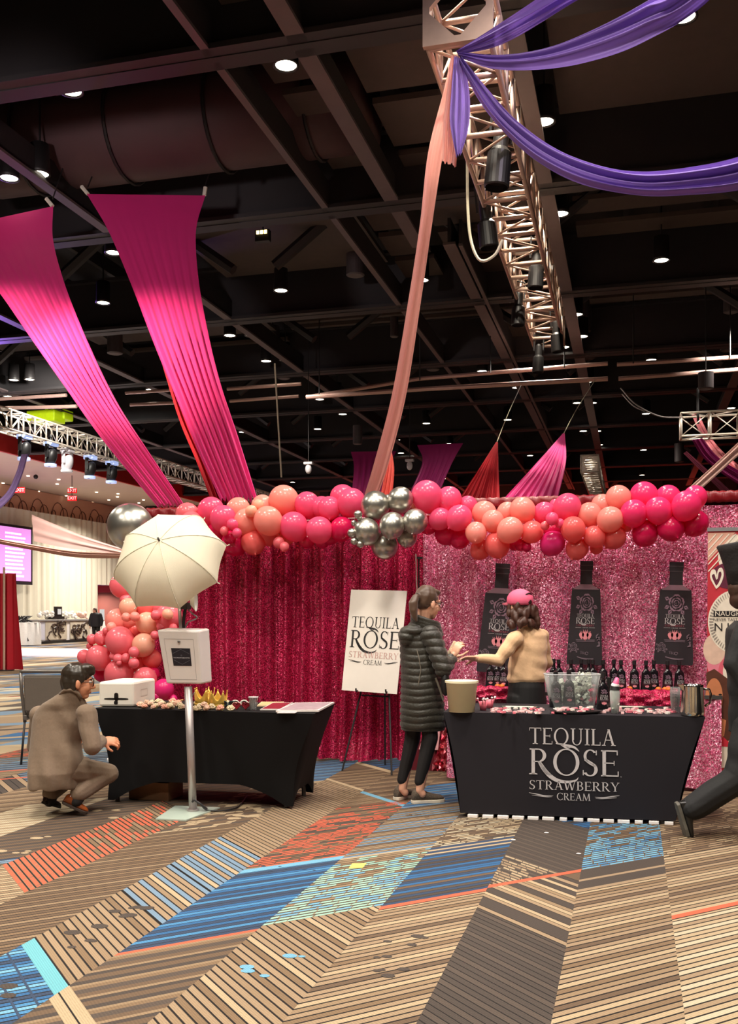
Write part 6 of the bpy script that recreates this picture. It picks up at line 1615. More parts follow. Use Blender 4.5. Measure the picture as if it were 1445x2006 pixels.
# roses
rose_m = []
for c, nm in (((246, 226, 190), 'cream'), ((248, 206, 180), 'blush'), ((244, 184, 160), 'peach')):
    mb = MB(); 
    for L_, (n, r, tilt, z) in enumerate([(6, .024, .95, .004), (5, .018, .6, .012), (4, .011, .3, .018)]):
        for k in range(n):
            a = 2 * math.pi * k / n + L_ * .5; R = Matrix.Rotation(a, 3, 'Z') @ Matrix.Rotation(tilt, 3, 'Y')
            mb.ell(Vector((r * math.cos(a) * .7, r * math.sin(a) * .7, z + .008)), (.006, .0135, .014), R, 10, 6)
    mb.ell((0, 0, .018), (.009, .009, .012), seg=10, rings=6)
    rose_m.append((nm, mb.mesh('rose_bloom', mk(nm + ' rose petals', c, .7, transl=.2), True)))
leaf = MB(); 
for a in (0, 2.1, 4.2): leaf.add([(0, 0, .004), (.022 * math.cos(a - .3), .022 * math.sin(a - .3), .003), (.042 * math.cos(a), .042 * math.sin(a), .002), (.022 * math.cos(a + .3), .022 * math.sin(a + .3), .006)], [(0, 1, 2, 3)])
leaf_m = leaf.mesh('leaves', mk('olive leaves', (112, 110, 62), .6))
r = random.Random(3); RS = []
for x0, x1, n in ((272, 362, 26), (378, 462, 24)):
    for k in range(n): RS.append((x0 + (x1 - x0) * (k + r.uniform(.2, .8)) / n, 1387 + r.uniform(-9, 3.0) + (x0 - 272) * .02))
RS.sort()
for i, (px, py) in enumerate(RS):
    k = r.choice([0, 0, 1, 1, 2]); p = onL(px, py); s = r.uniform(.8, 1.25)
    t = thing('fabric_rose', 'x', 'rose', (p.x, p.y, ZL + .002)); link('bloom', rose_m[k][1], t); link('leaves', leaf_m, t)
    t.scale = (s, s, s); t.rotation_euler = (r.uniform(-.5, .2), r.uniform(-.4, .4), r.uniform(0, 6))
    sd_ = 'left of the kiosk pole' if px < 370 else 'by the gold crowns'
    t['label'] = 'small %s fabric rose in the heap on the black table %s' % (rose_m[k][0], sd_); t['group'] = '%s roses %s' % (rose_m[k][0], sd_)
# crowns
M_gold = mk('gold plastic', (244, 204, 96), .3, .5, var=.1)
def crown(px, py, rad, h, label, rot=0, n=5):
    p = onL(px, py); t = thing('gold_crown', label, 'crown', p, 'gold crowns'); c = p
    P = []; N = n * 12
    for lv in range(5):
        row = []
        for k in range(N + 1):
            q = (k / 12.0) % 1.0; pk = abs(2 * q - 1) ** 1.5
            top = h * (.34 + .66 * pk); z = top * lv / 4; a = 2 * math.pi * k / N + rot; rr_ = rad * (1 + .12 * z / h)
            row.append((c.x + rr_ * math.cos(a), c.y + rr_ * math.sin(a), c.z + .02 + z))
        P.append(row)
    MB().grid(P).build('points', M_gold, t, smooth=True, solid=.003)
    MB().lathe([(rad * 1.0, 0), (rad * 1.05, .004), (rad * 1.05, .022), (rad, .026)], Matrix.Translation(c), 40).build('band', M_gold, t, smooth=True)
    for k in range(n):
        a = 2 * math.pi * k / n + rot; MB().ell((c.x + rad * 1.13 * math.cos(a), c.y + rad * 1.13 * math.sin(a), c.z + .02 + h), .006, seg=10, rings=8).build('bead', M_gold, t, smooth=True)
crown(400, 1382, .072, .115, 'gold toy crown on the black table, left one of the pair beside the kiosk pole', .3)
crown(426, 1385, .068, .105, 'gold toy crown on the black table, right one of the pair', .7)
# tiara
p = onL(382, 1379); P = [p + VR * (.03 * math.cos(a)) + VZ * (.09 * math.sin(a)) for a in np.linspace(0, math.pi, 12)]
o = MB().tube(P, .004, 6).build('silver_tiara', mk('silver tiara', (190, 190, 200), .25, .8), loc=p); tag(o, 'thin silver tiara standing left of the gold crowns', 'tiara')
o = MB().tube([onL(326, 1379), onL(358, 1373) + VZ * .008], .006, 8).build('wooden_prop_stick', mk('gilt stick', (196, 156, 96), .4), loc=onL(326, 1379)); tag(o, 'slim gilt prop stick lying behind the roses', 'stick')
# sunglasses
def glasses(name, label, px, py, m, ml, sc=1.0, heart=False):
    p = onL(px, py) + VZ * .03; t = thing(name, label, 'glasses', p, 'party glasses')
    for s in (-1, 1):
        c = p + VR * s * .034 * sc; pts = [c + VR * .028 * sc * math.cos(a) + VZ * .021 * sc * math.sin(a) for a in np.linspace(0, 2 * math.pi, 25)[:-1]]
        if heart: pts = [c + VR * .026 * sc * (math.sin(a) ** 3) + VZ * .0018 * sc * (13 * math.cos(a) - 5 * math.cos(2 * a) - 2 * math.cos(3 * a) - math.cos(4 * a)) for a in np.linspace(0, 2 * math.pi, 29)[:-1]]
        MB().tube(pts, .005 * sc, 6, closed=True).build('rim', m, t, smooth=True)
        MB().add(pts, [tuple(range(len(pts)))]).build('lens', ml, t)
        MB().tube([c + VR * s * .028 * sc, c + VR * s * .03 * sc + VF * .11 - VZ * .01], .004 * sc, 6).build('temple', m, t)
    MB().tube([p - VR * .008, p + VZ * .006, p + VR * .008], .004, 6).build('bridge', m, t)
M_dl = mk('dark lens', (36, 30, 34), .1)
glasses('party_glasses', 'white framed party sunglasses on the black table', 469, 1385, mk('white frame', (240, 232, 220), .35), M_dl)
glasses('party_glasses', 'dark teal party sunglasses just right of the gold crowns', 446, 1386, mk('teal frame', (30, 60, 66), .35), M_dl, .9)
glasses('party_glasses', 'dark red heart party glasses in front of the white sunglasses', 472, 1390, mk('dark red frame', (120, 16, 30), .35), mk('red lens', (130, 20, 40), .1), 1.0, True)
glasses('party_glasses', 'white framed party sunglasses tucked behind the plastic cup', 486, 1385, MATS['white frame'], M_dl, .9)
# cup
p = onL(496, 1391); t = thing('plastic_cup', 'clear plastic cup with white straws on the black table', 'cup', p)
MB().lathe([(.001, 0), (.024, 0), (.036, .098), (.038, .1), (.034, .098), (.022, .004)], Matrix.Translation(p), 28).build('cup', M_acr, t, smooth=True)
for k in range(4): MB().tube([p + VR * (.006 * k - .012) + VZ * .006, p + VR * (.012 * k - .022) + VF * .005 * k + VZ * .088], .0045, 6).build('white_straw', MATS['white tip'], t)
MB().lathe([(.03, .094), (.0385, .094), (.0385, .1), (.03, .1)], Matrix.Translation(p), 28).build('rim', mk('clear cup rim', (226, 222, 222), .3), t)
# framed prints / props lying flat at the right end
def slab(name, label, px4, m, m2, lift=0.0, th=.012, inset=.1, cat='print'):
    q = [onL(*p) + VZ * lift for p in px4]; t = thing(name, label, cat, q[0], 'flat prints on the black table')
    MB().hexa(q, [Vector(a) + VZ * th for a in q]).build('board', m, t)
    c = sum(q, Vector()) / 4; g = MB(); g.add([c + (a - c) * (1 - inset) + VZ * (th + .001) for a in q], [(0, 1, 2, 3)]); f_ = g.build('printed_area', m2, t)
    return t
M_fr = mk('white board edge', (222, 212, 206), .5)
slab('framed_print', 'large white-edged print with grey and mauve picture at the table end', [(540, 1396), (624, 1395.5), (655, 1379), (578, 1380)], M_fr, mk('mauve grey print', (170, 150, 156), .4, var=.5, scale=22), .004)
slab('framed_print', 'dark red and cream print lying left of the large print', [(509, 1392), (548, 1392), (574, 1378.5), (535, 1378.5)], M_fr, mk('dark red print', (140, 36, 52), .4, var=.6, scale=25), .002, .008)
slab('framed_print', 'small cream print behind the plastic cup', [(503, 1384), (545, 1384), (556, 1376.5), (512, 1376.5)], mk('cream board', (226, 200, 160), .6), mk('cream gilt print', (214, 180, 130), .5, var=.3, scale=20), .0, .008)
slab('framed_print', 'pale print sticking out at the front edge below the large print', [(542, 1397.5), (578, 1397.5), (588, 1392.5), (552, 1392.5)], M_fr, mk('pale grey print', (206, 200, 204), .5, var=.2, scale=20), .0005, .004)

# ---------------------------------------------------------------- easel with sign board
ce = [atY(669, 1352, 8.74), atY(777, 1360, 8.72), atY(797, 1157.5, 8.86), atY(687.5, 1155, 8.88)]
t = thing('sign_board', 'white sign board with black and rose brand lettering on a black easel', 'sign', ce[0])
bk = [Vector(c) + Vector((0, .012, 0)) for c in ce]
MB().hexa(ce, bk).build('board', mk('white sign board', (232, 224, 214), .55, var=.03), t)
eq = bil(*ce); ne = (ce[1] - ce[0]).cross(ce[3] - ce[0]).normalized(); ne = ne if ne.dot(VF) < 0 else -ne
fl = lambda u, v: eq(.07 + u * .89, .265 + v * .485) + ne * .002
logo(fl, M_ink, mk('rose taupe print', (196, 150, 142), .6), t)
e = thing('easel', 'thin black metal easel standing before the crimson curtain', 'easel', atZ(669, 1510, 0))
apex = Vector((lerp(ce[2], ce[3], .5).x, 9.06, 1.52)); a0 = atZ(670, 1510, 0); a1 = atZ(767, 1519, 0); a2 = Vector(((a0.x + a1.x) / 2 + .05, 9.1, 0))
for a in (a0, a1): MB().tube([a, (apex.x + (a.x - apex.x) * .1, apex.y + .02, apex.z)], .009, 8).build('leg', M_can, e)
MB().tube([a2, apex + Vector((0, .03, 0))], .009, 8).build('leg', M_can, e)
MB().tube([a0 * .55 + apex * .45 + Vector((0, .02, 0)), a1 * .55 + apex * .45 + Vector((0, .02, 0))], .008, 8).build('crossbar', M_can, e)
for px, py in [(699, 1352), (757, 1354)]:
    q = atY(px, py, 8.72); MB().tube([q + Vector((0, .06, 0)), q + Vector((0, -.02, -.012)), q + Vector((0, -.035, .0)), q + Vector((0, -.035, .02))], .008, 8).build('peg', M_can, e)

# ---------------------------------------------------------------- banquet chair behind the man
cb = Vector((-5.46, 8.32, 0)); ux = VR.copy(); uy = VF.copy()       # seen from behind
ch = thing('banquet_chair', 'grey padded banquet chair with dark metal legs behind the crouching man', 'chair', cb)
Rm = Matrix((ux, uy, VZ)).transposed(); loc_ = lambda x, y, z: cb + ux * x + uy * y + VZ * z
M_cf = mk('pewter chair frame', (110, 104, 98), .35, .5); M_cu = mk('taupe chair upholstery', (104, 94, 84), .7, var=.06, bump=.1)
MB().box(loc_(0, .26, .47), (.43, .44, .07), Rm).build('seat', M_cu, ch, bevel=.025)
R2 = Rm @ Matrix.Rotation(math.radians(7), 3, 'X')
MB().box(loc_(.0, -.005, .68), (.40, .05, .36), R2).build('backrest', M_cu, ch, bevel=.02)
for s in (-1, 1):
    MB().tube([loc_(s * .218, -.055, .885), loc_(s * .215, -.03, .69), loc_(s * .208, .02, .49), loc_(s * .206, .03, .40)], .017, 10).build('back_post', M_cf, ch, smooth=True)
    MB().tube([loc_(s * .206, .03, .43), loc_(s * .215, -.05, .0)], .011, 10).build('leg', M_can, ch, smooth=True)
    MB().tube([loc_(s * .2, .44, .44), loc_(s * .2, .46, .0)], .011, 10).build('leg', M_can, ch, smooth=True)
    MB().box(loc_(s * .2, .05, .445), (.04, .09, .05), Rm).build('bracket', M_cf, ch, bevel=.006)
MB().tube([loc_(-.218, -.055, .885), loc_(-.195, -.058, .897), loc_(.195, -.058, .897), loc_(.218, -.055, .885)], .016, 10).build('top_rail', M_cf, ch, smooth=True)
# paper scrap on the carpet
q = [atZ(683, 1701, .002), atZ(710, 1700.5, .002), atZ(718, 1691, .002), atZ(690, 1692, .002)]
o = MB().hexa(q, [Vector(a) + VZ * .002 for a in q]).build('paper_note', mk('yellow paper', (246, 206, 96), .6), loc=q[0]); tag(o, 'small yellow paper note lying on the carpet', 'paper')
for i, (px, py) in enumerate([(1005, 1645), (1133, 1672), (1070, 1631)]):
    q = atZ(px, py, .003); o = MB().ell(q, (.016, .01, .003), seg=8, rings=5).build('paper_crumb', MATS['white tip'], loc=q); tag(o, 'white paper crumb on the carpet before the tasting table, %s from the left' % ordw(i + 1), 'crumb', 'crumbs on the carpet')

# ---------------------------------------------------------------- people
def fr3(f, up=VZ):
    f = Vector(f).normalized(); s = f.cross(up).normalized(); u = s.cross(f).normalized(); return f, s, u     # s = person's right
def mat3(a, b, c): return Matrix((a, b, c)).transposed()
def head(mb, c, f, up=VZ, k=1.0):
    f, s, u = fr3(f, up); R = mat3(f, s, u); E = lambda o, r: mb.ell(c + (f * o[0] + s * o[1] + u * o[2]) * k, tuple(x * k for x in r), R, 18, 12)
    E((-.012, 0, .025), (.096, .077, .098)); E((.03, 0, -.04), (.062, .060, .08)); E((.052, 0, -.098), (.032, .036, .024))
    E((.082, 0, .022), (.014, .048, .012)); E((.086, 0, -.07), (.012, .024, .011)); E((.05, .034, -.04), (.036, .026, .034)); E((.05, -.034, -.04), (.036, .026, .034))
    mb.cap(c + (f * .088 + u * .004) * k, .009 * k, c + (f * .112 - u * .034) * k, .0125 * k); E((.1, 0, -.04), (.014, .017, .009))
    for q in (-1, 1): E((-.002, q * .078, -.018), (.019, .010, .032)); E((.004, q * .075, -.04), (.01, .010, .012))
def face_bits(c, f, parent, up=VZ, k=1.0, iris=(60, 40, 30)):
    f, s, u = fr3(f, up)
    for q in (-1, 1):
        p = c + (f * .083 + s * q * .031 + u * .002) * k
        e = MB().ell(p, .0115 * k, seg=12, rings=8).build('eye', mk('eye white', (230, 222, 214), .2), parent, smooth=True)
        MB().ell(p + f * .0075 * k, .0065 * k, seg=10, rings=8).build('iris', mk('dark iris', iris, .2), e, smooth=True)
        MB().tube([c + (f * .094 + s * q * .012 + u * .022) * k, c + (f * .097 + s * q * .03 + u * .028) * k, c + (f * .083 + s * q * .05 + u * .02) * k], .0045 * k, 6).build('eyebrow', mk('dark brow', (48, 34, 28), .8), parent)
def hand(mb, w, d, n, thumb, k=1.0, curl=(.35, .45, .3), spread=.08):
    """w wrist, d wrist->knuckles, n palm facing, thumb = +1/-1 side"""
    d = Vector(d).normalized(); n = Vector(n); n = (n - d * n.dot(d)).normalized(); s = d.cross(n) * thumb
    R = mat3(d, s, n)
    mb.cap(w - d * .04 * k, .026 * k, w + d * .012 * k, .024 * k)
    mb.ell(w + d * .048 * k, (.052 * k, .040 * k, .016 * k), R); mb.ell(w + d * .03 * k + s * .022 * k + n * .006 * k, (.032 * k, .018 * k, .016 * k), R)
    for i, L in enumerate((.072, .080, .074, .058)):
        off = .029 - .0195 * i; p = w + d * (.086 - .004 * abs(i - 1.3)) * k + s * off * k
        dd = (d + s * spread * (1.5 - i) * .8).normalized(); r = (.0092 - .0005 * (i == 3)) * k
        mb.cap(w + d * .05 * k + s * off * .8 * k, r * 1.15, p, r * 1.08)
        a = 0
        for j, fr_ in enumerate((.45, .31, .24)):
            a += curl[j]; dj = dd * math.cos(a) + n * math.sin(a); q = p + dj * L * fr_ * k
            mb.cap(p, r * (1 - .09 * j), q, r * (.93 - .1 * j)); p = q
    p = w + d * .022 * k + s * .03 * k; t = (d * .62 + s * .62 + n * .45).normalized(); q = p + t * .042 * k
    mb.cap(p, .0135 * k, q, .011 * k); t2 = (d * .85 + s * .2 + n * .45).normalized(); mb.cap(q, .0105 * k, q + t2 * .032 * k, .0085 * k)
def shoe(name, parent, heel, d, u, L, mu, ms, sole_t=.022, lace=None, label=None):
    d = Vector(d).normalized(); u = Vector(u); u = (u - d * u.dot(d)).normalized(); s = d.cross(u); k = L / .27
    rings = []
    for t_, hw, h in [(.0, .018, .05), (.03, .030, .085), (.14, .037, .108), (.28, .04, .104), (.42, .041, .078), (.58, .046, .060), (.75, .047, .050), (.9, .038, .042), (1.0, .012, .022)]:
        rings.append((heel + d * t_ * L + u * (sole_t * .6 + h * k / 2), s * hw * k, u * h * k / 2))
    root = blob(name, MB().loft(rings, 18), mu, parent, .005, 3)
    out = [(t_ * L, q * hw * k) for q in (1, -1) for t_, hw in ([(-.01, .016), (.03, .034), (.2, .039), (.45, .041), (.65, .049), (.82, .047), (.95, .032), (1.02, .008)] if q == 1 else [(1.02, .008), (.95, .032), (.82, .047), (.65, .049), (.45, .041), (.2, .039), (.03, .034), (-.01, .016)])]
    MB().prism(out, lambda a, b, w: heel + d * a + s * b + u * w, sole_t).build('sole', ms, root, bevel=.004)
    if lace:
        for j in range(4):
            c = heel + d * (.36 + .075 * j) * L + u * (.096 - .011 * j) * k
            MB().tube([c - s * .026 * k, c + u * .006, c + s * .026 * k], .0032, 6).build('lace', lace, root)
    if label: root['label'] = label
    return root
M_skin = mk('warm skin', (224, 168, 140), .55, var=.05, scale=30)
M_skin2 = mk('tan skin', (206, 140, 106), .55, var=.05, scale=30)
def hairfn(freq=60, amp=.004, ax=2):
    def f(co, no):
        w = np.sin(co[:, 0] * freq + 3 * np.sin(co[:, 2] * 14)) * np.sin(co[:, 1] * freq * 1.1 + 2 * np.sin(co[:, 2] * 11))
        return co + no * (w * amp)[:, None]
    return f

# ---- woman in the dark puffer coat
FA = 7.56
J = lambda px, py, F=FA: atF(px, py, F)
wa = thing('person', 'woman in long dark olive puffer coat and black leggings at the tasting table', 'person', atZ(818, 1570, 0))
fA = VR * .86 + VF * .5 - VZ * .18
hc = J(838, 1180, 7.54)
b = MB(); head(b, hc, fA, VZ, 1.0)
b.cap(hc - VZ * .06 - VR * .02, .055, J(824, 1232), .062)
sR, eR, wR = J(845, 1246, 7.44), J(868, 1310, 7.37), J(884, 1290, 7.46); sL, eL, wL = J(802, 1246, 7.70), J(850, 1312, 7.80), J(881, 1287, 7.66)
hR, kR, aR = J(836, 1355, 7.53), J(842, 1445, 7.49), J(822, 1548, 7.49); hL, kL, aL = J(812, 1355, 7.61), J(808, 1445, 7.62), J(788, 1545, 7.62)
b.loft([(J(824, 1238), VR * .12, VF * .09), (J(822, 1265), VR * .14, VF * .11), (J(824, 1310), VR * .125, VF * .11), (J(826, 1350), VR * .14, VF * .13), (J(826, 1375), VR * .12, VF * .11)])
for a, c, r0, r1 in [(sR, eR, .05, .042), (eR, wR, .04, .028), (sL, eL, .05, .042), (eL, wL, .04, .028), (hR, kR, .07, .05), (kR, aR, .05, .032), (hL, kL, .07, .05), (kL, aL, .05, .032)]: b.cap(a, r0, c, r1)
b.cap(aR, .031, aR - VZ * .03 + VR * .02, .028); b.cap(aL, .031, aL - VZ * .03 + VR * .02, .028)
hand(b, wR + VR * .012 + VZ * .02, VR * .45 + VZ * .9, VF * .6 + VR * .5, 1, .95, (.5, .6, .4)); hand(b, wL, VR * .95 + VZ * .1, VZ * 1.0, -1, .95, (.2, .3, .2))
blob('body', b, M_skin, wa, .0045, 3)
face_bits(hc, fA, wa)
M_hairA = mk('brown hair', (76, 52, 35), .45, var=.35, scale=40, stretch=(6, 6, 1), sheen=.2)
f, s, u = fr3(fA); R = mat3(f, s, u); h = MB()
h.ell(hc - f * .02 + u * .036, (.096, .084, .096), R); h.ell(hc - f * .045 + u * .0, (.06, .074, .07), R); h.ell(hc + f * .03 + u * .085, (.055, .066, .03), R)
po = J(815, 1170, 7.46); h.cap(hc - f * .06 + u * .02, .035, po, .026); h.loft([(po + VZ * .02, VR * .024, VF * .024), (J(809, 1180, 7.44), VR * .036, VF * .036), (J(809, 1196, 7.43), VR * .034, VF * .034), (J(812, 1210, 7.43), VR * .022, VF * .022), (J(816, 1219, 7.42), VR * .008, VF * .008)])
ho = blob('hair', h, M_hairA, wa, .006, 4, hairfn(70, .003))
MB().tube([po + VR * .022 + VZ * .024, po + VZ * .03 + VR * .005, po - VZ * .005 + VR * .018], .006, 6).build('hair_tie', M_can, ho)
gl = MB(); 
for q in (1, -1): gl.tube([hc + f * .09 + s * q * .06 + u * .002, hc + s * q * .082 + u * .002, hc - f * .02 + s * q * .08 - u * .006], .003, 6)
for q in (1, -1): gl.tube([hc + f * .104 + s * q * .034 + s * .024 * math.cos(a) + u * .019 * math.sin(a) for a in np.linspace(0, 6.28, 17)[:-1]], .0028, 6, closed=True)
gl.tube([hc + f * .106 + s * .012, hc + f * .106 - s * .012], .003, 6); gl.build('glasses', M_can, wa)
M_coat = mk('dark olive puffer fabric', (44, 41, 33), .5, var=.15, scale=8, bump=.35, bscale=70, sheen=.15)
def quilt(per=.052, amp=.012, z0=0.0, slant=0.0):
    def fn(co, no):
        x = co[:, 0] * CY + co[:, 1] * SY
        zz = co[:, 2] + slant * np.abs(x - wa.location.dot(VR)) + .006 * np.sin(x * 22)
        w = np.abs(np.sin(math.pi * zz / per)) ** .55
        wr = .35 + .65 * np.abs(np.sin(co[:, 0] * 39 + co[:, 2] * 7) * .5 + .5)
        return co + no * ((w - .6) * amp * (.6 + .4 * wr))[:, None]
    return fn
c = MB()
c.loft([(J((l + r_) / 2, py), VR * (r_ - l) / 2 * FA / FPX, VF * d) for py, l, r_, d in [(1429, 786, 871, .150), (1424, 784, 873, .16), (1395, 784, 871, .175), (1350, 785, 867, .175), (1310, 785, 862, .16), (1275, 783, 860, .15), (1250, 783, 860, .145), (1236, 788, 858, .13), (1224, 800, 852, .11), (1214, 808, 850, .09)]], 28)
c.ell(J(797, 1247, 7.47), (.065, .07, .075)); c.ell(J(806, 1236, 7.46), (.09, .06, .045))
co = blob('puffer_coat', c, M_coat, wa, .0065, 4, quilt())
for a, e_, w_, nm in ((sR, eR, wR, 'sleeve'), (sL, eL, wL, 'sleeve')):
    c = MB(); c.cap(a, .078, e_, .066); c.cap(e_, .066, w_ - (w_ - e_).normalized() * .015, .048); c.ell(a - VR * .01, .08)
    blob(nm, c, M_coat, co, .0065, 4, quilt(.06, .013))
c = MB()
for i in range(4): 
    z_ = .026 * i; c.tube([J(836, 1234, 7.55) + VZ * z_ - VR * .004 * i + (VR * math.cos(a) * (.112 - .004 * i) + VF * math.sin(a) * .1) + VZ * (-.035 * math.cos(a)) for a in np.linspace(0, 6.28, 33)[:-1]], .019, 8, closed=True)
c.loft([(J(833, 1238, 7.55), VR * .1, VF * .09), (J(833, 1216, 7.55), VR * .1, VF * .09)])
blob('collar', c, M_coat, co, .006, 3)
MB().tube([J(816, 1272, 7.38), J(821, 1292, 7.37), J(824, 1312, 7.38), J(819, 1343, 7.39)], .0035, 6).build('drawstring', mk('grey cord', (120, 112, 100), .5), co)
MB().tube([J(853, 1328, 7.37), J(862, 1352, 7.37), J(868, 1372, 7.37)], .008, 6).build('pocket_zip', mk('pocket edge', (110, 104, 92), .4), co)
c = MB()
for a, k2, an in ((hR, kR, aR), (hL, kL, aL)): c.cap(a, .072, k2, .063); c.cap(k2, .063, an + VZ * .07, .043)
blob('leggings', c, mk('black leggings', (20, 18, 20), .7, var=.2, scale=20), wa, .006, 4)
M_kn = mk('black and tan knit', (84, 72, 60), .8, var=.97, scale=110); M_so = mk('off white sole', (222, 208, 188), .6)
gF = lambda px, py: atZ(px, py, 0)
for (hx, hy, tx_, ty_) in ((806, 1574, 862, 1571), (774, 1568, 806, 1561)):
    a = gF(hx, hy); d = (gF(tx_, ty_) - a); shoe('sneaker', wa, a, d if d.length < .4 else d, VZ, .262 if hx > 790 else .25, M_kn, M_so, .026, M_can)
p = J(889, 1274, 7.5); o = MB().box(p, (.012, .075, .13), mat3(VF, VR, VZ) @ Matrix.Rotation(-.5, 3, 'X')).build('phone', mk('cream phone case', (226, 206, 176), .4), loc=p, bevel=.004); tag(o, 'cream cased phone in the hand of the woman in the puffer coat', 'phone')
p = J(893, 1289, 7.66); o = MB().box(p, (.09, .06, .012), mat3(VR, VF, VZ) @ Matrix.Rotation(.5, 3, 'Y')).build('sample_pack', mk('pink and white pack', (240, 170, 166), .5, var=.4, scale=60), loc=p); tag(o, 'pink sample pack held between the two women\'s hands', 'sample')
p = J(872, 1338, 7.36); o = blob('shoulder_bag', MB().ell(p, (.035, .05, .1)), mk('black bag leather', (26, 24, 24), .4), None, .006, 3); tag(o, 'small black shoulder bag at the hip of the woman in the puffer coat', 'bag')

# ---- woman with the pink cap behind the table
FB2 = 8.08
J = lambda px, py, F=FB2: atF(px, py, F)
wb = thing('person', 'woman in pink cap and pale peach jacket behind the tasting table', 'person', Vector((J(1032, 1546).x, J(1032, 1546).y, 0)))
fB = VR * -.62 + VF * .76 - VZ * .1
hc = J(1016, 1187, 8.06); f, s, u = fr3(fB); R = mat3(f, s, u)
b = MB(); head(b, hc, fB, VZ, 1.0); b.cap(hc - u * .07 - f * .01, .055, J(1032, 1232), .06)
sL, eL, wL = J(1010, 1250, 7.96), J(976, 1293, 7.92), J(934, 1289, 7.84); sR, eR, wR = J(1060, 1246, 8.2), J(1070, 1300, 8.28), J(1040, 1325, 8.4)
b.loft([(J(1036, 1240), VR * .13, VF * .09), (J(1036, 1268), VR * .145, VF * .11), (J(1034, 1310), VR * .12, VF * .1), (J(1032, 1350), VR * .145, VF * .125), (J(1031, 1375), VR * .13, VF * .11)])
lg = [(J(1015, 1372, 8.05), J(1016, 1455, 8.08), J(1016, 1535, 8.1)), (J(1047, 1372, 8.12), J(1048, 1455, 8.12), J(1048, 1535, 8.14))]
for a, c, r0, r1 in [(sL, eL, .05, .04), (eL, wL, .038, .026), (sR, eR, .05, .04), (eR, wR, .038, .026)]: b.cap(a, r0, c, r1)
for h_, k2, a_ in lg: b.cap(h_, .085, k2, .056); b.cap(k2, .056, a_, .036)
hand(b, wL, VR * -1 + VZ * .02 - VF * .1, VZ * -.8 - VF * .3, -1, .98, (.18, .25, .2), .1); hand(b, wR, VR * -.8 + VF * .4, VZ * -1, 1, .95)
blob('body', b, M_skin, wb, .0045, 3)
face_bits(hc, fB, wb)
M_hairB = mk('curly brown hair', (70, 40, 30), .5, var=.45, scale=45, stretch=(3, 3, 1))
h = MB(); rr = random.Random(12)
h.ell(hc - f * .02 + u * .02, (.095, .088, .10), R)
for k in range(60):
    a = rr.uniform(.9, 5.38); z_ = rr.uniform(-.165, .0); q = hc - f * .012 + (f * math.cos(a) * (.082 + .16 * abs(z_)) + s * math.sin(a) * (.082 + .22 * abs(z_))) + u * z_
    h.ell(q, (.028, .028, .036), R)
for px, py in [(1048, 1204), (1051, 1214), (1046, 1194), (1052, 1222)]: h.ell(J(px, py, 8.0), (.03, .03, .042))
blob('hair', h, M_hairB, wb, .006, 3, hairfn(95, .006))
M_cap = mk('pink cap cloth', (240, 104, 140), .7, var=.08, scale=30)
cp = MB(); cu_ = (u * .95 - f * .12).normalized(); cf = (f + u * .12).normalized(); cs = cf.cross(cu_)
P = [[tuple(hc - f * .012 + cu_ * (.045 + .092 * math.sin(ph)) + (cf * math.cos(a) * .113 + cs * math.sin(a) * .1) * math.cos(ph)) for a in np.linspace(0, 2 * math.pi, 41)] for ph in np.linspace(-.42, math.pi / 2 - .02, 12)]
cpo = MB().grid(P).build('cap', M_cap, wb, smooth=True, solid=.004)
P = [[tuple(hc + cu_ * (.036 - .018 * r_ - .02 * abs(math.sin(a)) ** 2) + cf * (.085 * math.cos(a) + .085 * r_ * math.cos(a)) + cs * .088 * math.sin(a)) for a in np.linspace(-1.25, 1.25, 15)] for r_ in (0, .5, 1)]
MB().grid(P).build('brim', mk('dusky pink brim', (170, 80, 96), .7), cpo, smooth=True, solid=.004)
MB().ell(hc - f * .012 + cu_ * .138, (.008, .008, .005)).build('cap_button', M_cap, cpo)
bk = hc - cf * .118 + cu_ * .05
MB().tube([bk + cs * .05 * math.cos(a) + cu_ * .055 * math.sin(a) + cf * (.008 + .03 * abs(math.cos(a)) ** 3) for a in np.linspace(0, math.pi, 13)], .006, 6).build('back_opening_trim', mk('dark trim', (40, 22, 26), .6), cpo)
MB().ell(bk + cf * .034 + cu_ * -.012, (.045, .045, .042), None).build('back_opening', mk('hair in cap gap', (46, 26, 22), .6), cpo, smooth=True)
M_jk = mk('pale peach suede', (232, 190, 148), .8, var=.12, scale=14, bump=.4, bscale=26, sheen=.25)
c = MB()
c.loft([(J((l + r_) / 2, py), VR * (r_ - l) / 2 * FB2 / FPX, VF * d) for py, l, r_, d in [(1337, 996, 1068, .12), (1330, 993, 1070, .135), (1305, 995, 1070, .135), (1280, 997, 1071, .135), (1258, 1000, 1072, .13), (1244, 1005, 1070, .115), (1233, 1014, 1062, .09), (1226, 1022, 1052, .07)]], 26)
for a, e_, w_, r0, r1, r2 in ((sL, eL, wL, .066, .052, .036), (sR, eR, wR, .064, .052, .038)): c.ell(a, r0); c.cap(a, r0, e_, r1); c.cap(e_, r1, w_ - (w_ - e_).normalized() * .02, r2)
def wrinkle(amp=.005, f1=38, f2=21):
    def fn(co, no):
        w = np.sin(co[:, 2] * f1 + 4 * np.sin(co[:, 0] * 7)) * .5 + np.sin((co[:, 0] + co[:, 2]) * f2 + 2 * np.sin(co[:, 2] * 13)) * .5
        return co + no * (w * amp)[:, None]
    return fn
blob('jacket', c, M_jk, wb, .006, 4, wrinkle(.006, 52, 34))
c = MB()
c.loft([(J((l + r_) / 2, py), VR * (r_ - l) / 2 * FB2 / FPX, VF * d) for py, l, r_, d in [(1322, 1000, 1064, .115), (1345, 995, 1067, .135), (1375, 992, 1068, .14), (1400, 993, 1066, .13)]], 24)
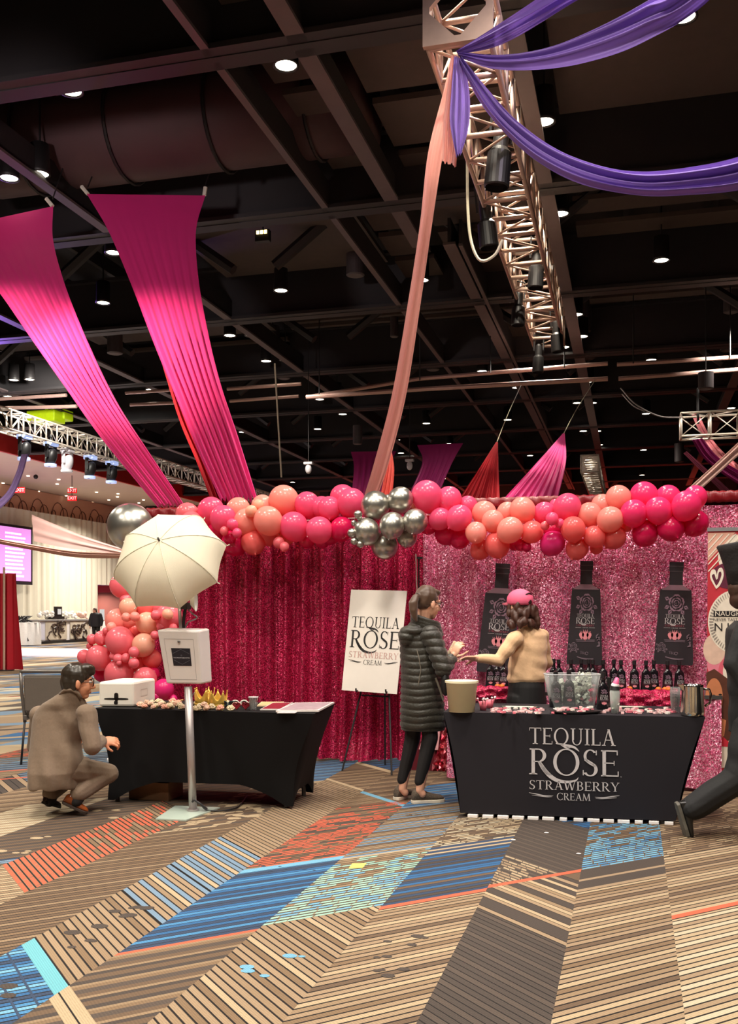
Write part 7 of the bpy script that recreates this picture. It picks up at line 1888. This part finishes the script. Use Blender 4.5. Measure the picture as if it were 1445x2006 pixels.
for h_, k2, a_ in lg: c.cap(h_, .1, k2, .075); c.cap(k2, .075, a_, .06)
blob('trousers', c, mk('black trousers', (18, 16, 18), .7, var=.2), wb, .007, 4)
for h_, k2, a_ in lg: shoe('shoe', wb, Vector((a_.x, a_.y, 0)) - VF * .0 + VR * .06, VR * -.6 + VF * .8, VZ, .25, mk('black shoe', (24, 22, 22), .4), mk('dark sole', (40, 36, 34), .6))

# ---- crouching man in the brown suit
FM = 7.12
J = lambda px, py, F=FM: atF(px, py, F)
mn = thing('person', 'man in brown suit and glasses crouching beside the black table', 'person', atZ(125, 1592, 0))
fM = VR * .93 + VF * .3 - VZ * .1
hc = J(153, 1334, 7.06); f, s, u = fr3(fM); R = mat3(f, s, u)
b = MB(); head(b, hc, fM, VZ, 1.03); b.cap(hc - u * .06 - f * .025, .058, J(133, 1378, 7.06), .066)
sR, eR, wR = J(170, 1398, 6.96), J(181, 1462, 6.9), J(201, 1450, 7.06); sL, eL, wL = J(78, 1402, 7.2), J(70, 1462, 7.3), J(110, 1480, 7.5)
hR, kR, aR = J(132, 1508, 7.04), J(212, 1515, 7.28), J(150, 1556, 7.02); hL, kL, aL = J(95, 1506, 7.12), J(160, 1500, 7.62), J(97, 1556, 7.14)
b.loft([(J(126, 1385, 7.1), VR * .17, VF * .1), (J(120, 1420, 7.12), VR * .18, VF * .125), (J(113, 1470, 7.1), VR * .16, VF * .12), (J(112, 1508, 7.06), VR * .165, VF * .14)])
for a, c, r0, r1 in [(sR, eR, .056, .046), (eR, wR, .043, .03), (sL, eL, .056, .046), (eL, wL, .043, .03), (hR, kR, .085, .062), (kR, aR, .06, .042), (hL, kL, .085, .062), (kL, aL, .06, .042)]: b.cap(a, r0, c, r1)
hand(b, wR, VR * .9 - VZ * .12 + VF * .25, VF * .7 - VZ * .6, -1, 1.0, (.55, .7, .5)); hand(b, wL, VR * .8 + VF * .4, VZ * 1, 1, 1.0)
blob('body', b, M_skin2, mn, .0045, 3)
face_bits(hc, fM, mn)
h = MB(); h.ell(hc - f * .018 + u * .042, (.105, .09, .092), R); h.ell(hc - f * .062 - u * .012, (.06, .08, .095), R); h.ell(hc + f * .05 + u * .098, (.06, .065, .035), R); h.ell(hc + f * .082 + u * .075, (.03, .055, .03), R)
for q in (1, -1): h.ell(hc + f * .015 + s * q * .074 + u * .025, (.03, .014, .04), R); h.ell(hc - f * .03 + s * q * .07 - u * .02, (.03, .02, .05), R)
blob('hair', h, mk('black brown hair', (44, 36, 28), .32, var=.5, scale=50, stretch=(6, 6, 1)), mn, .006, 3, hairfn(75, .003))
gl = MB()
for q in (1, -1):
    gl.tube([hc + f * .1 + s * q * .062 + u * .0, hc + s * q * .084 + u * .002, hc - f * .01 + s * q * .082 - u * .004], .003, 6)
    gl.tube([hc + f * .108 + s * q * .034 + s * .027 * math.cos(a) + u * .021 * math.sin(a) - u * .004 for a in np.linspace(0, 6.28, 17)[:-1]], .0032, 6, closed=True)
gl.tube([hc + f * .11 + s * .01, hc + f * .11 - s * .01], .003, 6); gl.build('glasses', mk('dark brown frame', (40, 26, 20), .3), mn)
M_suit = mk('brown tweed suit', (116, 97, 80), .85, var=.14, scale=90, bump=.25, bscale=30, sheen=.1)
c = MB()
rg_ = [(1541, 53, 152, .19, 7.06), (1534, 54, 154, .195, 7.06), (1510, 56, 160, .20, 7.06), (1480, 58, 160, .18, 7.08), (1450, 61, 162, .165, 7.1), (1425, 63, 170, .16, 7.12), (1405, 65, 176, .145, 7.12), (1390, 72, 176, .125, 7.11), (1378, 84, 168, .115, 7.09), (1366, 104, 160, .092, 7.07), (1357, 117, 155, .074, 7.06), (1350, 122, 152, .066, 7.06)]
c.loft([(J((l + r_) / 2, py, F_), VR * (r_ - l) / 2 * F_ / FPX, VF * d) for py, l, r_, d, F_ in rg_], 30)
def suitfn(co, no):
    x = (co - np.array(mn.location)) @ np.array(VR); z = co[:, 2]
    w = np.sin((z * 26 + x * 18) + 1.5 * np.sin(x * 9)) * np.clip((x + .05) * 6, 0, 1) * .011 + np.sin(x * 45 + z * 9) * np.clip((.5 - z) * 5, 0, 1) * .009
    return co + no * w[:, None]
jk = blob('suit_jacket', c, M_suit, mn, .0065, 4, suitfn)
for a, e_, w_ in ((sR, eR, wR), (sL, eL, wL)):
    c = MB(); c.ell(a, .074); c.cap(a, .072, e_, .064); c.cap(e_, .064, w_ - (w_ - e_).normalized() * .03, .046)
    blob('sleeve', c, M_suit, jk, .006, 4, wrinkle(.005, 48, 30))
MB().tube([J(118, 1360, 7.02), J(127, 1352, 6.985), J(140, 1351, 6.98), J(152, 1357, 7.0), J(158, 1368, 7.02)], .013, 8).build('collar', M_suit, jk, smooth=True)
d_ = (wR - eR).normalized(); MB().tube([wR - d_ * .05, wR - d_ * .012], .036, 18).build('shirt_cuff', mk('white shirt', (236, 230, 214), .7), mn, smooth=True)
MB().tube([wR - d_ * .006, wR + d_ * .004], .031, 16).build('wrist_band', mk('gold watch', (196, 166, 100), .3, .8), mn)
c = MB()
for h_, k2, a_ in ((hR, kR, aR), (hL, kL, aL)): c.cap(h_, .105, k2, .078); c.cap(k2, .078, a_ + (k2 - a_).normalized() * .02, .062)
c.ell(J(113, 1512, 7.06), (.18, .15, .1))
blob('trousers', c, M_suit, mn, .0065, 4, wrinkle(.004, 44, 24))
M_br = mk('polished brown leather', (132, 66, 28), .25, var=.25, scale=14, coat=.3); M_dk = mk('shaded brown leather', (40, 26, 22), .35, var=.2)  # second leather is a darker copy that carries the left shoe's shade
def tilted_shoe(heel, toe, up, m, ms, lb):
    d = toe - heel; L = d.length; return shoe('dress_shoe', mn, heel, d, up, L, m, ms, .02, None, lb)
hl, to = J(121, 1573, 7.0), atZ(170, 1594, .012); tilted_shoe(hl, to, VZ * .8 + VR * .55, M_br, mk('grey leather sole', (70, 58, 52), .6), 'polished tan brown dress shoe with raised heel')
hl, to = J(88, 1572, 7.14), atZ(106, 1590, .012) + VF * .02; tilted_shoe(hl - VF * .05, to + VF * .1, VZ * .9 - VF * .2, M_dk, mk('shaded leather sole', (28, 24, 22), .6), 'dress shoe with the shade put into its dark leather')
for a_, k2, nm in ((aR, kR, 'sock'), (aL, kL, 'sock')):
    MB().cap(a_ + (k2 - a_).normalized() * .06, .05, a_ - VZ * .05, .042).build(nm, mk('black sock', (24, 20, 20), .8), mn, smooth=True)

# ---- walker in black at the right edge
FW = 6.4
J = lambda px, py, F=FW: atF(px, py, F)
wk = thing('person', 'person in black with a tall black hat striding out of the right edge', 'person', atZ(1460, 1638, 0))
fW = VR * .96 + VF * .2
hc = J(1462, 1158); f, s, u = fr3(fW); R = mat3(f, s, u)
b = MB(); head(b, hc, fW, VZ, 1.05); b.cap(hc - u * .06, .06, J(1468, 1215), .068)
sR, eR, wR = J(1462, 1232, 6.3), J(1437, 1300, 6.28), J(1478, 1368, 6.2); sL, eL, wL = J(1476, 1232, 6.58), J(1510, 1300, 6.66), J(1545, 1330, 6.6)
hR, kR, aR = J(1472, 1420, 6.34), J(1448, 1524, 6.34), J(1344, 1590, 6.4); hL, kL, aL = J(1486, 1420, 6.5), J(1545, 1510, 6.5), J(1560, 1622, 6.5)
b.loft([(J(1468, 1225), VR * .11, VF * .16), (J(1468, 1290), VR * .12, VF * .17), (J(1474, 1360), VR * .11, VF * .15), (J(1478, 1425), VR * .12, VF * .16)])
for a, c, r0, r1 in [(sR, eR, .056, .046), (eR, wR, .043, .03), (sL, eL, .056, .046), (eL, wL, .043, .03), (hR, kR, .085, .062), (kR, aR, .06, .042), (hL, kL, .085, .062), (kL, aL, .06, .042)]: b.cap(a, r0, c, r1)
hand(b, wR, VR * .6 - VZ * .8, VR * .4 + VF * .8, -1); hand(b, wL, VR * .9 + VZ * .2, VZ * -1, 1)
blob('body', b, M_skin2, wk, .005, 3); face_bits(hc, fW, wk)
h = MB(); h.ell(hc - f * .03 + u * .02, (.095, .088, .09), R); h.ell(hc - f * .055 - u * .05, (.055, .075, .07), R); blob('hair', h, mk('short dark brown hair', (66, 42, 32), .6, var=.3, scale=50), wk, .006, 3, hairfn(80, .003))
hb_, ht = hc + u * .055 - f * .02, J(1441, 1062)
ha = (ht - hb_).normalized(); hu = ha.orthogonal().normalized(); hv = ha.cross(hu)
MB().loft([(hb_, hu * .1, hv * .1), (hb_ + ha * .1, hu * .1, hv * .1), (hb_ + ha * .22, hu * .115, hv * .115), (ht - ha * .01, hu * .125, hv * .125), (ht, hu * .115, hv * .115)], 28).build('tall_hat', mk('black hat cloth', (34, 30, 32), .8, bump=.3), wk, smooth=True)
M_bk = mk('black work clothes', (26, 26, 28), .8, var=.2, scale=10, bump=.25, bscale=26)
c = MB(); c.loft([(J(1468, 1215), VR * .09, VF * .13), (J(1468, 1232), VR * .14, VF * .2), (J(1468, 1290), VR * .15, VF * .2), (J(1472, 1360), VR * .14, VF * .18), (J(1478, 1435), VR * .16, VF * .19)])
for a, e_, w_ in ((sR, eR, wR), (sL, eL, wL)): c.ell(a, .075); c.cap(a, .075, e_, .066); c.cap(e_, .066, w_ - (w_ - e_).normalized() * .03, .048)
blob('shirt', c, M_bk, wk, .007, 4, wrinkle(.004))
c = MB(); c.ell(J(1478, 1430), (.15, .17, .12))
for h_, k2, a_ in ((hR, kR, aR), (hL, kL, aL)): c.cap(h_, .115, k2, .102); c.cap(k2, .102, a_ + (k2 - a_).normalized() * .05, .088)
blob('trousers', c, M_bk, wk, .007, 4, wrinkle(.006, 30, 20))
tl_ = atZ(1341, 1638, .0); hl = J(1322, 1573, 6.38)
shoe('shoe', wk, hl, tl_ - hl, VR * .9 + VZ * .3, .27, mk('black work shoe', (28, 27, 26), .35), mk('worn grey sole', (96, 92, 84), .7))
shoe('shoe', wk, Vector((aL.x, aL.y, 0)) - VR * .08, VR * .95 + VF * .2, VZ, .28, MATS['black work shoe'], MATS['worn grey sole'])

# ---- far person in black by the lilac alcove
FP = 47.0
J = lambda px, py, F=FP: atF(px, py, F)
fp = thing('person', 'distant long-haired person in black standing by the lilac doorway', 'person', Vector((J(188, 1259).x, J(188, 1259).y, 0)))
z0 = lambda x, y, z: fp.location + VR * x + VF * y + VZ * z
b = MB(); hc = z0(-.06, 0, 1.56); head(b, hc, VR * -.7 - VF * .7); b.cap(hc - VZ * .07, .055, z0(0, 0, 1.38), .06)
b.loft([(z0(0, 0, 1.38), VR * .18, VF * .1), (z0(0, 0, 1.1), VR * .17, VF * .12), (z0(0, 0, .88), VR * .18, VF * .13)])
for q in (-1, 1):
    b.cap(z0(q * .2, 0, 1.36), .05, z0(q * .27, 0, 1.06), .042); b.cap(z0(q * .27, 0, 1.06), .04, z0(q * .27, -.08, .82), .028); b.cap(z0(q * .09, 0, .9), .085, z0(q * .09, 0, .47), .058); b.cap(z0(q * .09, 0, .47), .056, z0(q * .09, 0, .08), .038)
    hand(b, z0(q * .27, -.08, .8), VZ * -1, VR * -q, q)
blob('body', b, M_skin, fp, .008, 3); face_bits(hc, VR * -.7 - VF * .7, fp)
h = MB(); h.ell(hc + VZ * .03 + VF * .02, (.1, .1, .1)); h.loft([(hc + VF * .05, VR * .1, VF * .07), (z0(-.05, .06, 1.38), VR * .11, VF * .06), (z0(-.05, .07, 1.26), VR * .08, VF * .04)]); blob('hair', h, mk('dark auburn hair', (70, 42, 34), .6), fp, .01, 3)
c = MB(); c.loft([(z0(0, 0, 1.46), VR * .1, VF * .09), (z0(0, 0, 1.38), VR * .23, VF * .14), (z0(0, 0, 1.1), VR * .25, VF * .17), (z0(0, 0, .78), VR * .27, VF * .18)])
for q in (-1, 1): c.cap(z0(q * .2, 0, 1.36), .085, z0(q * .28, 0, 1.06), .085); c.cap(z0(q * .28, 0, 1.06), .08, z0(q * .28, -.07, .86), .055)
blob('jacket', c, mk('black jacket', (22, 20, 26), .7), fp, .012, 4)
c = MB()
for q in (-1, 1): c.cap(z0(q * .1, 0, .86), .11, z0(q * .1, 0, .47), .08); c.cap(z0(q * .1, 0, .47), .08, z0(q * .1, 0, .1), .065)
blob('trousers', c, MATS['black trousers'], fp, .012, 4)
for q in (-1, 1): shoe('shoe', fp, z0(q * .09 + .05, .05, 0), VR * -.7 - VF * .7, VZ, .25, MATS['black shoe'], MATS['dark sole'])
